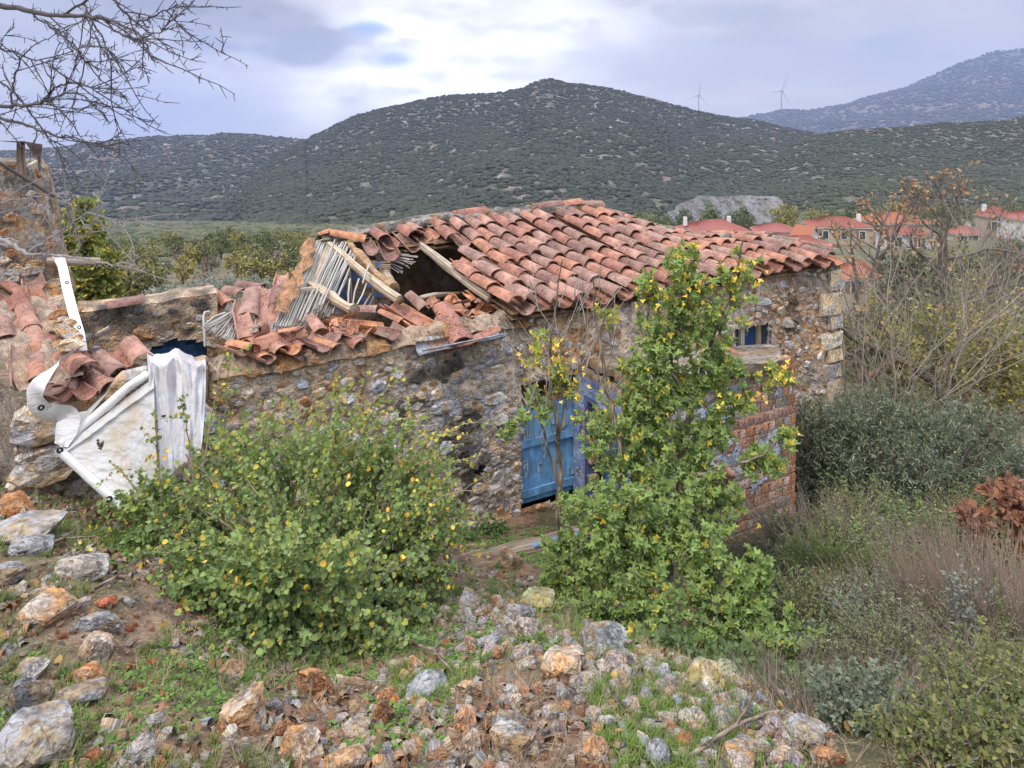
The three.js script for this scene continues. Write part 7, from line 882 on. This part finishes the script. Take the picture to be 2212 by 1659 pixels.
    const ty = pick(left ? ['grey', 'white', 'ochre', 'orange', 'red', 'brown'] : ['grey', 'white', 'ochre', 'grey', 'grey', 'white', 'brown', 'orange']); putStone(x, y, w, w * rr(0.55, 0.85), ty, 'small ' + ({ grey: 'grey', white: 'whitish', ochre: 'ochre', orange: 'orange', red: 'brick-red', brown: 'brown' }[ty]) + ' stone strewn on the slope', 'small ' + ty + ' stones strewn on the slope', i);
  }
  // rubble on the crest in front of the beam
}
function scatter(name, label, category, geo, mat, n, zone, size, colFn, tilt = 0.3, sink = 0) {
  const im = shadows(new THREE.InstancedMesh(geo, mat, n)), mt = new THREE.Object3D(), c = new THREE.Color(); let k = 0; for (let t = 0; t < n * 8 && k < n; t++) { const q = zone(); if (!q) continue; const [X, Z] = q, s = size(); mt.position.set(X, groundY(X, Z) - sink * s, -Z); mt.rotation.set(rr(-tilt, tilt), rr(0, 6.3), rr(-tilt, tilt)); mt.scale.set(s * rr(0.8, 1.2), s, s * rr(0.8, 1.2)); mt.updateMatrix(); im.setMatrixAt(k, mt.matrix); c.setRGB(...colFn(X, Z)); im.setColorAt(k, c); k++; } im.count = k; im.name = numbered(name); tag(im, label, category, null, 'stuff'); scene.add(im); return im;
}
{
  reseed(1101); const inst = new THREE.MeshStandardMaterial({ roughness: 0.9, side: THREE.DoubleSide });
  const tuft = (n, hgt, wid, lean) => { const m = new MB(), c = [1, 1, 1]; for (let i = 0; i < n; i++) { const a = rr(0, 6.3), l = rr(0.5, 1) * hgt, le = rr(0.15, lean), o = V(rr(-0.25, 0.25) * hgt * 0.5, 0, rr(-0.25, 0.25) * hgt * 0.5), d = V(Math.cos(a), 0, Math.sin(a)), s = V(-d.z, 0, d.x).multiplyScalar(wid); const p1 = o.clone().addScaledVector(d, l * le * 0.35).add(V(0, l * 0.55, 0)), p2 = o.clone().addScaledVector(d, l * le).add(V(0, l * (1 - le * 0.45), 0)); const k = [o.clone().sub(s), o.clone().add(s), p1.clone().add(s.clone().multiplyScalar(0.7)), p1.clone().sub(s.clone().multiplyScalar(0.7)), p2].map(v => m.v(v.x, v.y, v.z, c)); m.q(k[0], k[1], k[2], k[3]); m.t(k[3], k[2], k[4]); } return m.geo(); };
  const rosette = (n, r) => { const m = new MB(); for (let i = 0; i < n; i++) { const d = randDir(); d.y = Math.abs(d.y) * 0.35; d.normalize(); m.leaf(V(d.x * rr(0, r), rr(0, 0.5) * r, d.z * rr(0, r)), d, V(rr(-0.3, 0.3), 1, rr(-0.3, 0.3)).normalize(), r * rr(0.4, 0.7), r * rr(0.4, 0.6), [1, 1, 1], 1); } return m.geo(); };
  const near = (a0, a1, z0, z1) => () => { const Z = Math.sqrt(lerp(z0 * z0, z1 * z1, rnd())), x = rr(a0, a1); return [P(x, 0, Z).x, Z]; };
  const dens = (X, Z, k, s) => fbm(X * 2.3 + k * 11, Z * 2.3, k, 3) > s;
  const zone = (a0, a1, z0, z1, k, s) => { const f = near(a0, a1, z0, z1); return () => { const q = f(); if (!dens(q[0], q[1], k, s)) return null; const p = toPic(V(q[0], groundY(q[0], q[1]), -q[1])); return q; }; };
  const g1 = tuft(9, 0.09, 0.0022, 0.9), g2 = tuft(7, 0.16, 0.0016, 0.8), g3_ = tuft(10, 0.5, 0.0022, 0.5);
  scatter('grass', 'short fresh green grass sprouting between the stones', 'grass', g1, inst, 3000, zone(-100, 1650, 1.9, 5, 1, 0.51), () => rr(0.35, 0.85), () => vary([0.13, 0.19, 0.04], 0.3));
  scatter('grass', 'lush green grass on the bank among the ochre blocks', 'grass', g1, inst, 1100, zone(850, 1600, 1.95, 3.2, 2, 0.52), () => rr(0.35, 0.8), () => vary([0.14, 0.22, 0.04], 0.25));
  scatter('dry_grass', 'dry straw-coloured grass stalks over the slope', 'dry grass', g2, inst, 2300, zone(-100, 2250, 1.9, 5, 3, 0.47), () => rr(0.3, 0.9), () => vary([0.32, 0.25, 0.16], 0.3), 1.2);
  scatter('clover', 'low clover and herbs covering the soil', 'clover', rosette(9, 0.05), inst, 8000, zone(-100, 1750, 1.9, 6.5, 4, 0.47), () => rr(0.22, 0.55), () => vary([0.10, 0.18, 0.035], 0.3), 0.2);
  scatter('gravel', 'gravel and little stone chips in the reddish soil', 'gravel', chips[3], (() => { const m = M.wallstone.clone(); m.vertexColors = false; return m; })(), 11000, zone(-100, 1800, 1.9, 5.2, 6, 0.47), () => Math.pow(rnd(), 3) * 0.03 + 0.004, () => vary(pick([[0.38, 0.35, 0.32], [0.34, 0.24, 0.16], [0.33, 0.325, 0.33], [0.30, 0.17, 0.11], [0.45, 0.42, 0.39]]), 0.2), 1.5);
  scatter('leaf_litter', 'dead brown leaves and twigs littering the slope', 'leaf litter', leafShapes[0], inst, 2600, near(-100, 2250, 1.9, 6), () => rr(0.015, 0.035), () => vary(pick([[0.24, 0.13, 0.07], [0.30, 0.18, 0.09], [0.16, 0.10, 0.07], [0.40, 0.27, 0.08]]), 0.25), 2.2, -0.3);
  { const bankZone = () => { const x = rr(930, 1730), y = 1290 + Math.max(0, x - 1000) * 0.36 + 8 + 190 * rnd() * rnd(), p = groundHit(x, Math.min(y, 1655)); return [p.x, -p.z]; };
    const rm = M.rock.clone(); rm.vertexColors = false; for (const k of [1, 5]) scatter('rubble', k === 1 ? 'broken grey limestone rubble along the crest of the bank' : 'mixed pale and ochre rubble along the crest of the bank', 'rubble', rockGeo(k, 1), rm, 300, bankZone, () => 0.01 + 0.034 * Math.pow(rnd(), 2), () => vary(pick(k === 1 ? [[0.26, 0.26, 0.27], [0.32, 0.31, 0.305]] : [[0.36, 0.33, 0.30], [0.34, 0.25, 0.18], [0.28, 0.27, 0.265]]), 0.2), 1.5, -0.2); }
  // fallen sticks
  for (const [a, b, lb] of [[[40, 1200], [205, 1165], 'forked dead stick lying across the clover'], [[205, 1275], [270, 1265], 'thin dead twig beside the bush'], [[880, 1400], [985, 1470], 'pale dead stem leaning out of the bush'], [[1180, 1250], [1240, 1225], 'short dark stick beside the peaked boulder'], [[1480, 1650], [1660, 1560], 'long straw-coloured stalk across the rubble']]) { const t = thing('dead_stick', lb, 'stick'), p = groundHit(...a), q = groundHit(...b), m = new MB(); p.y += 0.02; q.y += 0.03; const md = p.clone().lerp(q, 0.5).add(V(0.02, 0.03, 0)); m.tube([p, md, q], 0.009, 0.005, [0.22, 0.18, 0.15], 6, 0.2); mesh('stem', m.geo(), M.bark, t); const f = new MB(); f.tube([md, md.clone().add(V(0.08, 0.05, -0.06))], 0.005, 0.003, [0.22, 0.18, 0.15], 5); mesh('side_twig', f.geo(), M.bark, t); }
  // black plastic cup on the crest
  { const t = thing('plastic_cup', 'crushed dark plastic cup on the rubble crest', 'cup'), p = groundHit(1243, 1368), g = mesh('cup', new THREE.CylinderGeometry(0.022, 0.017, 0.05, 14, 1, true), M.dark2, t); t.position.copy(p); t.position.y += 0.018; g.rotation.set(1.1, 0.2, 0.4); const b = mesh('cup_bottom', new THREE.CircleGeometry(0.017, 14), M.dark2, g); b.rotation.x = PI / 2; b.position.y = -0.024; }
  // ---------------- the gully: dead stalks, sage, broom
  const gz = (a0, a1, z0, z1) => near(a0, a1, z0, z1);
  scatter('dead_brush', 'tangle of dead grey-brown stems in the gully', 'brush', g3_, inst, 1500, gz(1600, 2350, 2.9, 6.2), () => rr(0.3, 0.75), () => vary(pick([[0.17, 0.14, 0.115], [0.23, 0.19, 0.155], [0.12, 0.10, 0.085]]), 0.25), 1.2);
  scatter('herbs', 'green herbs growing through the dead brush', 'herbs', rosette(10, 0.05), inst, 2600, gz(1620, 2350, 3.4, 6.5), () => rr(0.4, 0.9), () => vary([0.09, 0.15, 0.035], 0.3), 0.3);
  const clumpOf = (name, label, cat, cx, y, Z, r, n, h, lean, col, wid) => { const t = thing(name, label, cat), m = new MB(), X = P(cx, 0, Z).x; for (let i = 0; i < n; i++) { const a = rr(0, 6.3), q = Math.sqrt(rnd()) * r, o = V(X + Math.cos(a) * q, 0, -Z + Math.sin(a) * q); o.y = groundY(o.x, -o.z) - 0.02; const d = V(Math.cos(a) * lean * q / r + rr(-0.15, 0.15), 1, Math.sin(a) * lean * q / r + rr(-0.15, 0.15)); const pts = bend(o, d, h * rr(0.6, 1.1), 4, -0.03, 0.08); m.tube(pts, wid, wid * 0.4, vary(col, 0.25), 3); if (rnd() < 0.4) m.tube(bend(pts[2], randDir().add(V(0, 0.8, 0)), h * 0.25, 2, 0, 0.1), wid * 0.6, wid * 0.3, vary(col), 3); } mesh('stalks', m.geo(), M.twig, t).userData.kind = 'stuff'; return t; };
  clumpOf('dry_stalks', 'tall clump of dry pinkish-brown stalks in the gully', 'grass clump', 2130, 0, 4.3, 0.42, 620, 0.62, 0.35, [0.33, 0.25, 0.20], 0.0028);
  clumpOf('dry_stalks', 'arching clump of dry stems beside the tall stalks', 'grass clump', 1985, 0, 4.5, 0.35, 360, 0.5, 0.9, [0.28, 0.22, 0.18], 0.0025);
  clumpOf('dry_stalks', 'bleached stalks at the edge of the gully path', 'grass clump', 2270, 0, 3.9, 0.35, 300, 0.55, 0.5, [0.36, 0.29, 0.25], 0.0028);
  clumpOf('dry_stalks', 'drooping dead stems below the brick corner', 'grass clump', 1770, 0, 6.4, 0.4, 380, 0.5, 1.2, [0.25, 0.21, 0.17], 0.0028);
  const sage = () => vary(pick([[0.17, 0.205, 0.135], [0.22, 0.25, 0.18], [0.13, 0.165, 0.095]]), 0.2);
  const low = (name, label, cat, list, o) => shrub(name, label, cat, { ...o, blobs: list.map(([x, Z, r, h, n]) => { const X = P(x, 0, Z).x; return [V(X, groundY(X, Z) + h * 0.5, -Z), V(r, h * 0.6, r), n, V(X, groundY(X, Z), -Z)]; }) });
  low('sage_tuft', 'pale grey-green sage tufts beside the angular boulder', 'herb', [[1840, 2.75, 0.17, 0.2, 70], [1920, 2.7, 0.16, 0.2, 60], [1800, 3.1, 0.13, 0.15, 36]], { col: sage, len: 0.02, wid: 0.012, per: 22, kind: 1, lift: 0.5 });
  low('sage_tuft', 'straggling pale sage stems in the middle of the gully', 'herb', [[1860, 4.3, 0.22, 0.3, 60], [1900, 4.8, 0.2, 0.34, 50], [1760, 4.2, 0.15, 0.2, 24]], { col: () => vary(pick([[0.20, 0.23, 0.16], [0.14, 0.19, 0.09], [0.30, 0.31, 0.27]])), len: 0.022, wid: 0.013, per: 18, kind: 1, lift: 0.6 });
  low('sage_tuft', 'silvery-tipped stems standing in front of the dry stalks', 'herb', [[2080, 3.7, 0.1, 0.5, 34], [2110, 4.0, 0.16, 0.5, 30]], { col: () => vary(pick([[0.28, 0.28, 0.25], [0.18, 0.20, 0.14]])), len: 0.02, wid: 0.012, per: 14, kind: 1, lift: 0.6 });
  low('broom_bush', 'bright green wispy broom bush in the gully', 'bush', [[1790, 5.3, 0.42, 0.42, 190], [1860, 5.3, 0.25, 0.34, 70], [1700, 5.6, 0.3, 0.3, 60]], { col: () => vary(pick([[0.15, 0.20, 0.06], [0.20, 0.25, 0.07]])), len: 0.045, wid: 0.006, per: 26, kind: 0, lift: 0.6, twc: [0.16, 0.20, 0.07] });
  low('broom_bush', 'grey-green wispy bush at the foot of the brick wall', 'bush', [[1620, 6.0, 0.35, 0.35, 110], [1690, 6.4, 0.3, 0.3, 80], [1570, 5.8, 0.2, 0.24, 40]], { col: () => vary([0.14, 0.16, 0.09]), len: 0.04, wid: 0.006, per: 24, kind: 0, lift: 0.6, twc: [0.2, 0.18, 0.14] });
  low('small_leaved_bush', 'small-leaved olive green bush beside the sage tufts', 'bush', [[2130, 2.75, 0.3, 0.24, 190], [2230, 2.6, 0.25, 0.26, 120], [2060, 2.6, 0.15, 0.14, 50], [2200, 3.1, 0.25, 0.2, 80], [2060, 2.3, 0.2, 0.14, 90], [2160, 2.25, 0.2, 0.16, 90], [2270, 2.25, 0.2, 0.18, 80], [1960, 2.35, 0.16, 0.1, 60]], { col: () => vary(pick([[0.16, 0.19, 0.05], [0.11, 0.14, 0.04], [0.22, 0.22, 0.07]])), len: 0.02, wid: 0.013, per: 16, kind: 0, lift: 0.4 });
  low('herb_patch', 'leafy green herbs around the foot of the lobed-leaved tree', 'herb', [[1480, 3.9, 0.25, 0.16, 60], [1600, 3.8, 0.22, 0.15, 50], [1330, 4.4, 0.2, 0.12, 36]], { col: () => vary([0.11, 0.18, 0.05]), len: 0.03, wid: 0.026, per: 10, kind: 1, lift: 0.3 });
  low('eave_herb', 'green herbs on the slope under the wall below the lintel', 'herb', [[1060, 6.4, 0.16, 0.07, 30], [1010, 6.2, 0.14, 0.06, 22]], { col: () => vary([0.09, 0.17, 0.035]), len: 0.03, wid: 0.026, per: 9, kind: 1 });
  // scrub that fills the gully: a few shapes, repeated
  { reseed(1301); const kinds = [['olive-green', [[0.13, 0.16, 0.05], [0.10, 0.13, 0.045], [0.18, 0.19, 0.06]], 0.028, 0.012], ['straw-coloured', [[0.30, 0.25, 0.15], [0.24, 0.20, 0.12], [0.17, 0.16, 0.08]], 0.03, 0.006], ['grey-green', [[0.14, 0.16, 0.10], [0.19, 0.205, 0.14], [0.10, 0.12, 0.07]], 0.03, 0.010], ['fresh green', [[0.12, 0.18, 0.05], [0.16, 0.22, 0.06]], 0.026, 0.018]];
    const protos = kinds.map(([nm, cols, len, wid]) => { const lv = new MB(), tw = new MB(); for (let i = 0; i < 150; i++) { const d = randDir(); d.y = Math.abs(d.y) + 0.35; const st = V(rr(-0.1, 0.1), 0, rr(-0.1, 0.1)), pts = bend(st, d, rr(0.3, 0.62), 5, -0.02, 0.2); tw.tube(pts, 0.004, 0.0015, vary([0.19, 0.16, 0.13], 0.3), 3); leafAlong(lv, pts, 0.25, 1, 26, len, wid, 0, () => vary(pick(cols), 0.25)); } return [lv.geo(), tw.geo()]; });
    const spots = []; for (let i = 0; i < 62; i++) { const Z = 3.5 + 6.5 * Math.pow((i + 0.5) / 62, 1.1), x = 1700 + ((i * 211) % 620) + rr(-25, 25); if (Z < 4.5 && x < 1830) continue; spots.push([x, Z]); }
    spots.forEach(([x, Z], i) => { const k = i % 4, X = P(x, 0, Z).x, t = thing('gully_scrub', kinds[k][0] + ' twiggy scrub filling the gully beside the house', 'scrub', V(X, groundY(X, Z) - 0.04, -Z), rr(0, 6.3), kinds[k][0] + ' scrub in the gully'); mesh('foliage', protos[k][0], M.needle, t).userData.kind = 'stuff'; mesh('stems', protos[k][1], M.twig, t).userData.kind = 'stuff'; const s = rr(0.65, 1.05) * lerp(0.75, 1.35, clamp((Z - 3.5) / 5)); t.scale.set(s * rr(0.9, 1.3), s * rr(0.7, 1.05), s * rr(0.9, 1.3)); });
  }
}
renderer.render(scene, camera);
